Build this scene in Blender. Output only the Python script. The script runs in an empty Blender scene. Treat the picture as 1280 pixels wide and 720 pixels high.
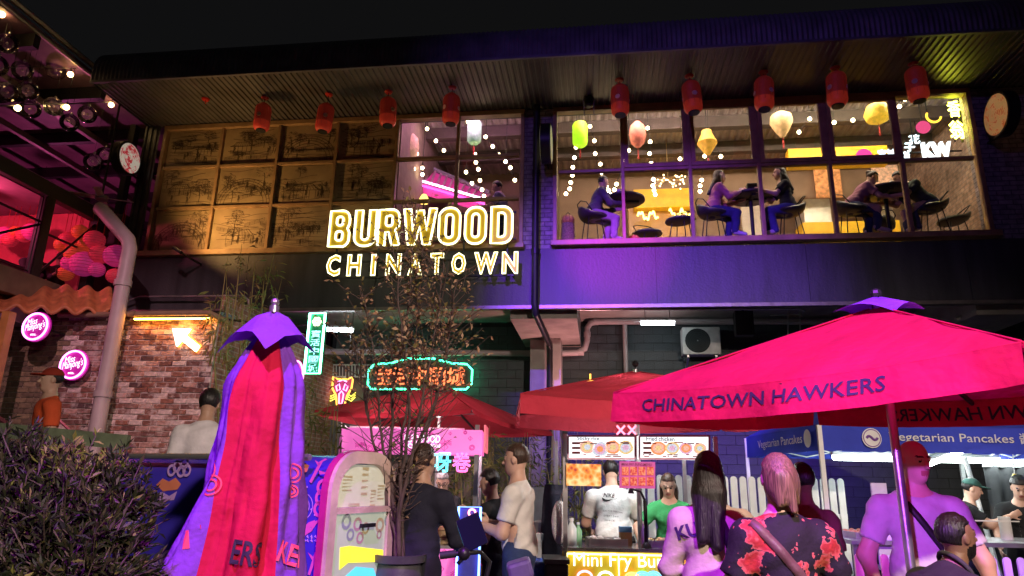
import bpy, math, random
import numpy as np
from mathutils import Vector, Matrix
random.seed(7); rng = np.random.default_rng(7)
SC = bpy.context.scene
COL = SC.collection
# ------------------------------------------------------------------ camera
F = 853.0; CAMZ = 1.55
YAW, PITCH, ROLL = math.radians(7.38), math.radians(15.61), math.radians(1.15)
_fw = np.array([-math.sin(YAW)*math.cos(PITCH), math.cos(YAW)*math.cos(PITCH), math.sin(PITCH)])
_r0 = np.array([math.cos(YAW), math.sin(YAW), 0.0]); _u0 = np.cross(_r0, _fw)
_rt = _r0*math.cos(ROLL)+_u0*math.sin(ROLL); _up = -_r0*math.sin(ROLL)+_u0*math.cos(ROLL)
CAM = np.array([0, 0, CAMZ])
cd = bpy.data.cameras.new('camera'); cam = bpy.data.objects.new('camera', cd); COL.objects.link(cam)
cd.sensor_width = 36; cd.lens = F/1280*36; cd.clip_start = 0.05; cd.clip_end = 500
cam.matrix_world = Matrix(((_rt[0], _up[0], -_fw[0], 0), (_rt[1], _up[1], -_fw[1], 0), (_rt[2], _up[2], -_fw[2], CAMZ), (0, 0, 0, 1)))
SC.camera = cam
# ------------------------------------------------------------------ night sky, exposure, engine
W = bpy.data.worlds.new('World'); SC.world = W; W.use_nodes = True
bgn = W.node_tree.nodes['Background']; bgn.inputs[0].default_value = (0.0017, 0.0017, 0.0018, 1); bgn.inputs[1].default_value = 1.0
vs = SC.view_settings; vs.view_transform = 'Standard'; vs.look = 'None'; vs.exposure = 1.5; vs.gamma = 1.0; vs.use_curve_mapping = False
cy = SC.cycles
cy.use_denoising = True; cy.max_bounces = 6; cy.diffuse_bounces = 3; cy.glossy_bounces = 3; cy.transmission_bounces = 6; cy.transparent_max_bounces = 12
cy.sample_clamp_indirect = 3.0; cy.sample_clamp_direct = 0.0; cy.caustics_reflective = False; cy.caustics_refractive = False
cy.use_light_tree = True
# ------------------------------------------------------------------ pixel -> place
def ray(px, py):
    return _rt*(px-640)/F + _up*(360-py)/F + _fw
def at(px, py, Y):            # on the plane y = Y
    d = ray(px, py); return CAM + d*(Y/d[1])
def atx(px, py, X):
    d = ray(px, py); return CAM + d*(X/d[0])
def atz(px, py, Z):
    d = ray(px, py); return CAM + d*((Z-CAMZ)/d[2])
_hf = np.array([-math.sin(YAW), math.cos(YAW), 0])
def atd(px, py, D):           # at D metres ahead of the lens, measured along the ground
    d = ray(px, py); return CAM + d*(D/float(d@_hf))
def proj(p):
    q = np.asarray(p, float)-CAM; z = q@_fw
    return 640+F*(q@_rt)/z, 360-F*(q@_up)/z
# ------------------------------------------------------------------ materials
MATS = {}; EK = 0.42      # lamp level that suits the night exposure
def mat(name, col, rough=0.6, metal=0.0, var=0.18, scale=6.0, bump=0.15, emit=None, es=0.0, spec=0.4, trans=0.0, alpha=1.0, sub=0.0, bscale=None, detail=4.0):
    if name in MATS: return MATS[name]
    m = bpy.data.materials.new(name); m.use_nodes = True; nt = m.node_tree; n = nt.nodes; L = nt.links
    b = n['Principled BSDF']
    b.inputs['Base Color'].default_value = (*col, 1); b.inputs['Roughness'].default_value = rough; b.inputs['Metallic'].default_value = metal
    b.inputs['Specular IOR Level'].default_value = spec
    if trans: b.inputs['Transmission Weight'].default_value = trans
    if alpha < 1: b.inputs['Alpha'].default_value = alpha
    if emit: b.inputs['Emission Color'].default_value = (*emit, 1); b.inputs['Emission Strength'].default_value = es*EK
    if var > 0 or bump > 0:
        tc = n.new('ShaderNodeTexCoord'); nz = n.new('ShaderNodeTexNoise'); nz.inputs['Scale'].default_value = scale; nz.inputs['Detail'].default_value = detail
        L.new(tc.outputs['Object'], nz.inputs['Vector'])
        if var > 0:
            mr = n.new('ShaderNodeMapRange'); mr.inputs[1].default_value = 0.3; mr.inputs[2].default_value = 0.7; mr.inputs[3].default_value = 1-var; mr.inputs[4].default_value = 1+var
            L.new(nz.outputs['Fac'], mr.inputs[0])
            mx = n.new('ShaderNodeMix'); mx.data_type = 'RGBA'; mx.blend_type = 'MULTIPLY'; mx.inputs[0].default_value = 1
            mx.inputs[6].default_value = (*col, 1); L.new(mr.outputs[0], mx.inputs[7]); L.new(mx.outputs[2], b.inputs['Base Color'])
            m2 = n.new('ShaderNodeMapRange'); m2.inputs[3].default_value = max(0.03, rough-0.12); m2.inputs[4].default_value = min(1, rough+0.12)
            L.new(nz.outputs['Fac'], m2.inputs[0]); L.new(m2.outputs[0], b.inputs['Roughness'])
        if bump > 0:
            nb = n.new('ShaderNodeTexNoise'); nb.inputs['Scale'].default_value = bscale or scale*5; nb.inputs['Detail'].default_value = 5
            L.new(tc.outputs['Object'], nb.inputs['Vector'])
            bp = n.new('ShaderNodeBump'); bp.inputs['Strength'].default_value = bump; bp.inputs['Distance'].default_value = 0.02
            L.new(nb.outputs['Fac'], bp.inputs['Height']); L.new(bp.outputs[0], b.inputs['Normal'])
    MATS[name] = m; return m
def emi(name, col, s):
    if name in MATS: return MATS[name]
    m = bpy.data.materials.new(name); m.use_nodes = True; nt = m.node_tree; nt.nodes.clear()
    e = nt.nodes.new('ShaderNodeEmission'); e.inputs[0].default_value = (*col, 1); e.inputs[1].default_value = s*EK
    o = nt.nodes.new('ShaderNodeOutputMaterial'); nt.links.new(e.outputs[0], o.inputs[0])
    MATS[name] = m; return m
def glass(name, tint=(1, 1, 1), rough=0.02, refl=0.08):
    """thin pane: mostly clear with a faint mirror reflection (facing-dependent like any pane)"""
    if name in MATS: return MATS[name]
    m = bpy.data.materials.new(name); m.use_nodes = True; nt = m.node_tree; nt.nodes.clear(); n = nt.nodes
    t = n.new('ShaderNodeBsdfTransparent'); t.inputs[0].default_value = (*tint, 1)
    g = n.new('ShaderNodeBsdfGlossy'); g.inputs['Roughness'].default_value = rough
    lw = n.new('ShaderNodeFresnel'); lw.inputs[0].default_value = 1.45
    mx = n.new('ShaderNodeMixShader'); o = n.new('ShaderNodeOutputMaterial')
    nt.links.new(lw.outputs[0], mx.inputs[0]); nt.links.new(t.outputs[0], mx.inputs[1]); nt.links.new(g.outputs[0], mx.inputs[2]); nt.links.new(mx.outputs[0], o.inputs[0])
    MATS[name] = m; return m
def fabric(name, col, through=0.25, var=0.1, scale=3.0, wrinkle=0.3, rough=0.85):
    """cloth: diffuse plus light coming through"""
    if name in MATS: return MATS[name]
    m = bpy.data.materials.new(name); m.use_nodes = True; nt = m.node_tree; n = nt.nodes; n.clear(); L = nt.links
    tc = n.new('ShaderNodeTexCoord'); nz = n.new('ShaderNodeTexNoise'); nz.inputs['Scale'].default_value = scale; nz.inputs['Detail'].default_value = 5
    L.new(tc.outputs['Object'], nz.inputs['Vector'])
    mr = n.new('ShaderNodeMapRange'); mr.inputs[1].default_value = .3; mr.inputs[2].default_value = .7; mr.inputs[3].default_value = 1-var; mr.inputs[4].default_value = 1+var; L.new(nz.outputs['Fac'], mr.inputs[0])
    mx = n.new('ShaderNodeMix'); mx.data_type = 'RGBA'; mx.blend_type = 'MULTIPLY'; mx.inputs[0].default_value = 1; mx.inputs[6].default_value = (*col, 1); L.new(mr.outputs[0], mx.inputs[7])
    wv = n.new('ShaderNodeTexNoise'); wv.inputs['Scale'].default_value = scale*2.2; wv.inputs['Detail'].default_value = 3; L.new(tc.outputs['Object'], wv.inputs['Vector'])
    wf = n.new('ShaderNodeTexNoise'); wf.inputs['Scale'].default_value = 260; L.new(tc.outputs['Object'], wf.inputs['Vector'])
    ad = n.new('ShaderNodeMath'); ad.operation = 'MULTIPLY_ADD'; L.new(wf.outputs['Fac'], ad.inputs[0]); ad.inputs[1].default_value = 0.04; L.new(wv.outputs['Fac'], ad.inputs[2])
    bp = n.new('ShaderNodeBump'); bp.inputs['Strength'].default_value = wrinkle; bp.inputs['Distance'].default_value = .05; L.new(ad.outputs[0], bp.inputs['Height'])
    d = n.new('ShaderNodeBsdfPrincipled'); d.inputs['Roughness'].default_value = rough; d.inputs['Specular IOR Level'].default_value = .25
    L.new(mx.outputs[2], d.inputs['Base Color']); L.new(bp.outputs[0], d.inputs['Normal'])
    t = n.new('ShaderNodeBsdfTranslucent'); L.new(mx.outputs[2], t.inputs[0]); L.new(bp.outputs[0], t.inputs['Normal'])
    ms = n.new('ShaderNodeMixShader'); ms.inputs[0].default_value = through; L.new(d.outputs[0], ms.inputs[1]); L.new(t.outputs[0], ms.inputs[2])
    o = n.new('ShaderNodeOutputMaterial'); L.new(ms.outputs[0], o.inputs[0])
    MATS[name] = m; return m
# ------------------------------------------------------------------ objects
OFF = {}
def thing(name, label, cat, loc=(0, 0, 0), rotz=0.0, group=None):
    o = bpy.data.objects.new(name, None); COL.objects.link(o); o.location = tuple(map(float, loc)); o.rotation_euler = (0, 0, rotz); o.empty_display_size = 0.1
    o['label'] = label; o['category'] = cat; o['kind'] = 'thing'
    if group: o['group'] = group
    OFF[o.name] = np.array(loc, float); return o
def tag(o, label, cat, group=None, kind=None):
    if label: o['label'] = label
    if cat: o['category'] = cat; o['kind'] = 'thing'
    if group: o['group'] = group
    if kind: o['kind'] = kind
    return o
def link(name, me, parent=None, mats=None, loc=None):
    o = bpy.data.objects.new(name, me); COL.objects.link(o)
    if parent is not None:
        o.parent = parent; OFF[o.name] = OFF.get(parent.name, np.zeros(3))
    if mats:
        for m in (mats if isinstance(mats, (list, tuple)) else [mats]): me.materials.append(m)
    if loc is not None: o.location = loc
    return o
def kids(o): return list(o.children)
def copy_tree(o, parent=None, loc=None, rotz=None, label=None):
    c = o.copy(); COL.objects.link(c); c.parent = parent
    if parent is None:
        if loc is not None: c.location = tuple(map(float, loc))
        if rotz is not None: c.rotation_euler = (0, 0, rotz)
        if label: c['label'] = label
    for ch in kids(o): copy_tree(ch, c)
    return c
def Rz(a): c, s = math.cos(a), math.sin(a); return np.array([[c, -s, 0], [s, c, 0], [0, 0, 1]])
def Rx(a): c, s = math.cos(a), math.sin(a); return np.array([[1, 0, 0], [0, c, -s], [0, s, c]])
def Ry(a): c, s = math.cos(a), math.sin(a); return np.array([[c, 0, s], [0, 1, 0], [-s, 0, c]])
def nrm(v): v = np.asarray(v, float); return v/(np.linalg.norm(v)+1e-12)
class MB:
    def __init__(s): s.v = []; s.f = []; s.m = []; s.cur = 0
    def add(s, V, Fs, mi=None):
        b = len(s.v); s.v.extend([tuple(map(float, p)) for p in V]); mi = s.cur if mi is None else mi
        for f in Fs: s.f.append(tuple(b+i for i in f)); s.m.append(mi)
        return s
    def box(s, lo, hi, mi=None):
        x0, y0, z0 = lo; x1, y1, z1 = hi
        return s.add([(x0, y0, z0), (x1, y0, z0), (x1, y1, z0), (x0, y1, z0), (x0, y0, z1), (x1, y0, z1), (x1, y1, z1), (x0, y1, z1)],
                     [(0, 3, 2, 1), (4, 5, 6, 7), (0, 1, 5, 4), (1, 2, 6, 5), (2, 3, 7, 6), (3, 0, 4, 7)], mi)
    def obox(s, c, ax, half, mi=None):       # oriented box: ax = 3 unit axes
        c = np.asarray(c, float); V = []
        for dz in (-1, 1):
            for dx, dy in ((-1, -1), (1, -1), (1, 1), (-1, 1)): V.append(c+ax[0]*dx*half[0]+ax[1]*dy*half[1]+ax[2]*dz*half[2])
        return s.add(V, [(0, 3, 2, 1), (4, 5, 6, 7), (0, 1, 5, 4), (1, 2, 6, 5), (2, 3, 7, 6), (3, 0, 4, 7)], mi)
    def bar(s, a, b, w, h=None, up=(0, 0, 1), mi=None):
        a = np.asarray(a, float); b = np.asarray(b, float); d = nrm(b-a); u = np.asarray(up, float)
        if abs(d@u) > 0.95: u = np.array([0, 1.0, 0])
        x = nrm(np.cross(d, u)); u = np.cross(x, d)
        return s.obox((a+b)/2, (d, x, u), (np.linalg.norm(b-a)/2, w/2, (h or w)/2), mi)
    def tube(s, P, r, n=6, closed=False, mi=None, cap=True):
        P = [np.asarray(p, float) for p in P]; N = len(P); R = [r]*N if np.isscalar(r) else list(r); V = []; Fs = []
        t0 = nrm(P[1]-P[0]); a = np.array([0, 0, 1.0]) if abs(t0[2]) < .9 else np.array([1.0, 0, 0]); u = nrm(np.cross(t0, a))
        for i in range(N):
            if closed: t = P[(i+1) % N]-P[i-1]
            else: t = P[min(i+1, N-1)]-P[max(i-1, 0)]
            t = nrm(t); u = u-t*(u@t); u = nrm(u); w = np.cross(t, u)
            for k in range(n): a = 2*math.pi*k/n; V.append(P[i]+(u*math.cos(a)+w*math.sin(a))*R[i])
        M = N if closed else N-1
        for i in range(M):
            for k in range(n): i2 = (i+1) % N; k2 = (k+1) % n; Fs.append((i*n+k, i*n+k2, i2*n+k2, i2*n+k))
        if cap and not closed: Fs.append(tuple(range(n-1, -1, -1))); Fs.append(tuple((N-1)*n+k for k in range(n)))
        return s.add(V, Fs, mi)
    def lathe(s, prof, c=(0, 0, 0), n=16, mi=None, ax=None, cap=True):
        c = np.asarray(c, float); A = np.eye(3) if ax is None else np.asarray(ax); V = []; Fs = []
        for r, z in prof:
            for k in range(n): a = 2*math.pi*k/n; V.append(c+A@np.array([r*math.cos(a), r*math.sin(a), z]))
        for i in range(len(prof)-1):
            for k in range(n): k2 = (k+1) % n; Fs.append((i*n+k, i*n+k2, (i+1)*n+k2, (i+1)*n+k))
        if cap: Fs.append(tuple(range(n-1, -1, -1))); Fs.append(tuple((len(prof)-1)*n+k for k in range(n)))
        return s.add(V, Fs, mi)
    def ball(s, c, r, n=10, m=6, mi=None, sc=(1, 1, 1)):
        c = np.asarray(c, float); V = [c+np.array([0, 0, r*sc[2]])]; Fs = []
        for i in range(1, m):
            t = math.pi*i/m
            for k in range(n): a = 2*math.pi*k/n; V.append(c+np.array([r*sc[0]*math.sin(t)*math.cos(a), r*sc[1]*math.sin(t)*math.sin(a), r*sc[2]*math.cos(t)]))
        V.append(c-np.array([0, 0, r*sc[2]])); L = len(V)-1
        for k in range(n): k2 = (k+1) % n; Fs.append((0, 1+k, 1+k2)); Fs.append((L, L-n+k2, L-n+k))
        for i in range(m-2):
            for k in range(n): k2 = (k+1) % n; a = 1+i*n; Fs.append((a+k, a+n+k, a+n+k2, a+k2))
        return s.add(V, Fs, mi)
    def quad(s, a, b, c, d, mi=None): return s.add([a, b, c, d], [(0, 1, 2, 3)], mi)
    def prism(s, poly, d, mi=None):          # poly: 3d points, d: extrude vector
        n = len(poly); d = np.asarray(d, float); V = [np.asarray(p, float) for p in poly]; V = V+[p+d for p in V]
        return s.add(V, [tuple(range(n-1, -1, -1)), tuple(range(n, 2*n))]+[(i, (i+1) % n, n+(i+1) % n, n+i) for i in range(n)], mi)
    def mesh(s, name, off=None):
        V = s.v if off is None else [(p[0]-off[0], p[1]-off[1], p[2]-off[2]) for p in s.v]
        me = bpy.data.meshes.new(name); me.from_pydata(V, [], s.f)
        me.polygons.foreach_set('material_index', s.m); return me
    def build(s, name, mats, parent=None, smooth=False, bevel=0.0):
        me = s.mesh(name, OFF.get(parent.name) if parent is not None else None)
        if smooth: me.polygons.foreach_set('use_smooth', [True]*len(me.polygons))
        me.update()
        o = link(name, me, parent, mats)
        if smooth == 'auto': me.set_sharp_from_angle(angle=math.radians(40))
        if bevel: bv = o.modifiers.new('bevel', 'BEVEL'); bv.width = bevel; bv.segments = 2; bv.limit_method = 'ANGLE'
        return o
# text -> mesh (default built-in font, CJK comes with it)
def text_mesh(txt, size=1.0, extrude=0.0, bevel=0.0, fill=True, xs=1.0, offset=0.0, shear=0.0, spacing=1.0, align='CENTER', res=3, line=1.0):
    cu = bpy.data.curves.new('lettering', 'FONT'); cu.body = txt; cu.size = size; cu.extrude = extrude; cu.bevel_depth = bevel; cu.bevel_resolution = 0
    cu.resolution_u = res; cu.align_x = align; cu.align_y = 'CENTER'; cu.offset = offset; cu.shear = shear; cu.space_character = spacing; cu.space_line = line
    if not fill: cu.fill_mode = 'NONE'
    o = bpy.data.objects.new('lettering', cu); COL.objects.link(o)
    dg = bpy.context.evaluated_depsgraph_get(); dg.update()
    me = bpy.data.meshes.new_from_object(o.evaluated_get(dg)); bpy.data.objects.remove(o)
    V = np.array([v.co[:] for v in me.vertices]) if len(me.vertices) else np.zeros((0, 3)); Fs = [tuple(p.vertices) for p in me.polygons]
    bpy.data.meshes.remove(me); bpy.data.curves.remove(cu)
    if len(V): V[:, 0] *= xs
    return V, Fs
def fit_text(V, w=None, h=None):
    if not len(V): return V
    lo, hi = V.min(0), V.max(0); V = V-(lo+hi)/2
    e = hi-lo
    if h: V[:, 1] *= h/e[1]
    if w: V[:, 0] *= w/e[0]
    return V
def split_words(V, Fs, n):
    iv = sorted((min(V[i][0] for i in f), max(V[i][0] for i in f)) for f in Fs); gaps = []; end = iv[0][1]
    for a, b in iv:
        if a > end: gaps.append((a-end, (a+end)/2))
        end = max(end, b)
    cuts = sorted(c for _, c in sorted(gaps, reverse=True)[:n-1]); out = [[] for _ in range(n)]
    for f in Fs:
        x = min(V[i][0] for i in f); out[sum(x > c for c in cuts)].append(f)
    res = []
    for fs in out:
        if not fs: continue
        ids = sorted({i for f in fs for i in f}); mp = {j: k for k, j in enumerate(ids)}; res.append((V[ids], [tuple(mp[i] for i in f) for f in fs]))
    return res
def put(V, o, x, y, n=None):     # map flat text to a plane
    x = np.asarray(x, float); y = np.asarray(y, float); n = np.cross(x, y) if n is None else n
    return np.asarray(o)+V[:, :1]*x+V[:, 1:2]*y+V[:, 2:3]*n
XA, YA, ZA = np.eye(3)
def lamp_point(name, loc, col, power, r=0.05, parent=None, spot=None, aim=None, blend=0.5):
    l = bpy.data.lights.new(name, 'SPOT' if spot else 'POINT'); l.color = col; l.energy = power; l.shadow_soft_size = r
    o = bpy.data.objects.new(name, l); COL.objects.link(o)
    if spot: l.spot_size = math.radians(spot); l.spot_blend = blend
    loc = np.asarray(loc, float)
    if aim is not None:
        o.rotation_euler = Vector(np.asarray(aim, float)-loc).to_track_quat('-Z', 'Y').to_euler()
    if parent is not None: o.parent = parent; loc = loc-OFF.get(parent.name, np.zeros(3))
    o.location = tuple(loc); return o
# ================================================================== materials in use
def brick_mat(name, c1, c2, mortar, bw=0.23, bh=0.076, mor=0.010, axis='x', rough=0.85, bump=0.6):
    m = mat(name, c1, rough, var=0, bump=0); nt = m.node_tree; n = nt.nodes; L = nt.links; b = n['Principled BSDF']
    tc = n.new('ShaderNodeTexCoord'); sp = n.new('ShaderNodeSeparateXYZ'); cb = n.new('ShaderNodeCombineXYZ')
    L.new(tc.outputs['Object'], sp.inputs[0]); L.new(sp.outputs[0 if axis == 'x' else 1], cb.inputs[0]); L.new(sp.outputs[2], cb.inputs[1])
    t = n.new('ShaderNodeTexBrick'); t.inputs['Scale'].default_value = 1; t.inputs['Brick Width'].default_value = bw; t.inputs['Row Height'].default_value = bh+mor
    t.inputs['Mortar Size'].default_value = mor; t.inputs['Mortar Smooth'].default_value = .2; t.inputs['Color1'].default_value = (*c1, 1); t.inputs['Color2'].default_value = (*c2, 1); t.inputs['Mortar'].default_value = (*mortar, 1)
    L.new(cb.outputs[0], t.inputs['Vector'])
    nz = n.new('ShaderNodeTexNoise'); nz.inputs['Scale'].default_value = 9; nz.inputs['Detail'].default_value = 6; L.new(tc.outputs['Object'], nz.inputs['Vector'])
    mr = n.new('ShaderNodeMapRange'); mr.inputs[1].default_value = .3; mr.inputs[2].default_value = .7; mr.inputs[3].default_value = .6; mr.inputs[4].default_value = 1.35; L.new(nz.outputs['Fac'], mr.inputs[0])
    mx = n.new('ShaderNodeMix'); mx.data_type = 'RGBA'; mx.blend_type = 'MULTIPLY'; mx.inputs[0].default_value = 1; L.new(t.outputs['Color'], mx.inputs[6]); L.new(mr.outputs[0], mx.inputs[7]); L.new(mx.outputs[2], b.inputs['Base Color'])
    bp = n.new('ShaderNodeBump'); bp.inputs['Strength'].default_value = bump; bp.inputs['Distance'].default_value = .02; bp.invert = True
    ad = n.new('ShaderNodeMath'); ad.operation = 'MULTIPLY_ADD'; L.new(nz.outputs['Fac'], ad.inputs[0]); ad.inputs[1].default_value = -.4; L.new(t.outputs['Fac'], ad.inputs[2]); L.new(ad.outputs[0], bp.inputs['Height']); L.new(bp.outputs[0], b.inputs['Normal'])
    return m
M_paint = mat('charcoal_render', (0.045, 0.045, 0.05), 0.5, var=.38, scale=1.6, detail=9, bump=.25, bscale=30)
_nt = M_paint.node_tree
for _n in [q for q in _nt.nodes if q.type == 'TEX_NOISE'][:1]:      # rain streaks run down the render
    _mp = _nt.nodes.new('ShaderNodeMapping'); _mp.inputs['Scale'].default_value = (2.6, 2.6, .35); _nt.links.new(_n.inputs['Vector'].links[0].from_socket, _mp.inputs[0]); _nt.links.new(_mp.outputs[0], _n.inputs['Vector'])
M_conc = mat('raw_concrete', (0.30, 0.27, 0.25), .85, var=.25, scale=2.2, bump=.35)
M_soff = mat('ribbed_soffit_metal', (0.12, 0.11, 0.105), .42, .35, var=.2, scale=2, bump=.05)
M_roof = mat('corrugated_iron', (0.14, 0.13, 0.16), .5, .5, var=.25, scale=3, bump=.08)
M_frame = mat('timber_window_frame', (0.30, 0.185, 0.095), .45, var=.25, scale=5, bump=.15)
M_dark = mat('black_metal', (0.018, 0.018, 0.02), .45, .4, var=.2, bump=.05)
M_steel = mat('galvanised_steel', (0.42, 0.42, 0.43), .35, .8, var=.2, bump=.05)
M_white = mat('white_paint', (0.75, 0.75, 0.74), .5, var=.08, bump=.05)
M_glass = glass('window_glass')
M_clad = mat('black_cladding', (0.055, 0.055, 0.058), .4, .5, var=.2, bump=.05)
M_pbrick = brick_mat('pier_brick', (0.20, 0.17, 0.19), (0.26, 0.22, 0.24), (0.12, 0.10, 0.11))
M_asph = mat('street_asphalt', (0.055, 0.053, 0.052), .75, var=.3, scale=3, bump=.4, bscale=120)
M_beige = mat('interior_plaster', (0.55, 0.48, 0.38), .8, var=.12, bump=.1)
M_ply = mat('mural_board', (0.30, 0.215, 0.12), .7, var=.25, scale=2.0, bump=.1)
M_ink = mat('mural_ink', (0.105, 0.070, 0.040), .8, var=0, bump=0)
M_gold = mat('gold', (0.75, 0.5, 0.15), .35, .7, var=.1, bump=.05)
M_red = mat('red_lacquer', (0.45, 0.02, 0.015), .4, var=.15, bump=.05)
# ================================================================== ground
g = MB(); g.box((-60, -40, -0.3), (60, 80, 0.0)); tag(g.build('ground', M_asph), None, None, kind='structure')
# ================================================================== main building
Y0 = 11.5; ZS = 8.31; XL, XM, XR0, XR = -8.57, -1.38, -0.70, 6.45
ZW0, ZW1 = 5.63, 8.24; ZB = 4.46
BL = thing('commercial_building', 'two-storey dark building with windowed upper floor above the food stalls', 'building', (0, Y0, 0))
XE = 16.0
m = MB(); m.box((-8.98, Y0-.005, ZB), (XE, Y0+.30, 5.50)); m.build('spandrel', M_dark, BL)
xp = -8.98
for k in range(10): m = MB(); m.box((xp, Y0-.02+.0015*(k % 3), ZB+.001), (min(xp+2.5, XE)-.007, Y0-.004, 5.499)); m.build('spandrel_panel', M_paint, BL); xp += 2.5
m = MB()
m.box((-9.0, Y0-.06, 4.40), (XE, Y0+.02, 4.459)); m.build('edge_flashing', mat('flashing_metal', (.22, .19, .18), .4, .7), BL)
m = MB()     # wall above the windows up to the soffit and pieces between the windows
m.box((-8.98, Y0+.02, ZW1+.06), (XE, Y0+.3, 9.3)); m.build('head_wall', M_paint, BL)
m = MB(); m.box((XM+.04, Y0-.0, 5.501), (XR0-.04, Y0+.3, 8.29)); m.build('brick_pier', M_pbrick, BL)
m = MB(); m.box((XR+.06, Y0+.0, 5.501), (7.62, Y0+.3, 8.29)); m.build('brick_pier', M_pbrick, BL)
# ribbed soffit, trapezoid pans running out from the wall
def ribbed(x0, x1, per, prof, rows, name, mtl, parent):
    """prof: list of (fraction of period, depth offset); rows: list of (y,z,normal) points along the sheet"""
    m = MB(); xs = []; n = int((x1-x0)/per)
    for i in range(n):
        for fr, d in prof: xs.append((x0+(i+fr)*per, d))
    V = []; K = len(xs)
    for (y, z, ny, nz) in rows:
        for x, d in xs: V.append((x, y+ny*d, z+nz*d))
    Fs = [(r*K+i, r*K+i+1, (r+1)*K+i+1, (r+1)*K+i) for r in range(len(rows)-1) for i in range(K-1)]
    m.add(V, Fs); return m.build(name, mtl, parent)
ribbed(-8.98, XE, .105, [(0, 0), (.12, -.022), (.40, -.022), (.52, 0), (.99, 0)], [(9.80, ZS+.0, 0, 1), (Y0+.02, ZS+.02, 0, 1)], 'soffit', M_soff, BL)
rows = [(9.80, ZS-.03, -1, 0), (9.79, ZS+.12, -1, 0), (9.79, ZS+.26, -1, 0)]
for i in range(1, 9):
    a = math.radians(90*i/8*.85); rows.append((9.79+.62*(1-math.cos(a)), ZS+.26+.52*math.sin(a), -math.cos(a), math.sin(a)))
rows.append((11.6, ZS+.95, 0, 1))
sine = [(k/6, .011*math.sin(2*math.pi*k/6)) for k in range(6)]
rf = ribbed(-9.0, XE, .078, sine, rows, 'canopy_roof', M_roof, BL)
rf.data.polygons.foreach_set('use_smooth', [True]*len(rf.data.polygons))
m = MB(); m.bar((-8.995, 9.80, ZS-.035), (XE, 9.80, ZS-.035), .05, .05)
m.add([(-9.0, 9.8, ZS-.03)]+[(-9.0, r[0], r[1]) for r in rows[1:]]+[(-9.0, 11.6, ZS-.03)], [tuple(range(len(rows)+1))]); m.build('eave_trim', M_roof, BL)
for x in (-5.2, 2.2): m = MB(); m.box((x-.03, 9.9, ZS-.004), (x+.03, 11.5, ZS+.16)); m.build('rafter', M_soff, BL)
# corrugated black cladding left of the mural
ribbed(-9.05, XL-.06, .11, [(0, 0), (.15, -.03), (.5, -.03), (.65, 0), (.99, 0)], [(Y0-.04, 5.5, 1, 0), (Y0-.04, 8.29, 1, 0)], 'side_cladding', M_clad, BL)
# ---- windows
def window(x0, x1, ncol, rails, y=Y0, name='window'):
    m = MB(); t = .045
    m.box((x0-.07, y-.05, ZW1-.035), (x1+.07, y+.10, ZW1+.058)); m.box((x0-.07, y-.045, ZW0-.06), (x0+.0, y+.10, ZW1-.036)); m.box((x1+.0, y-.045, ZW0-.06), (x1+.07, y+.10, ZW1-.036))
    w = (x1-x0)/ncol
    for i in range(1, ncol): m.box((x0+i*w-.03, y-.035, ZW0), (x0+i*w+.03, y+.08, ZW1-.037))
    for z in rails:
        for i in range(ncol): m.box((x0+i*w+.031, y-.03, z-.028), (x0+(i+1)*w-.031, y+.07, z+.028))
    fr = m.build(name, M_frame, BL, bevel=.006)
    return fr, w
fr, w = window(XL, XM, 6, [6.50, 7.37])
s = MB(); s.box((XL-.16, Y0-.14, 5.50), (XM+.1, Y0+.05, 5.60)); s.build('window_sill', M_frame, BL, bevel=.01)
s = MB(); s.box((XR0-.10, Y0-.16, 5.52), (XR+.12, Y0+.05, 5.62)); s.build('window_sill', M_frame, BL, bevel=.01)
zr = [5.60, 6.50, 7.37, ZW1]
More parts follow.
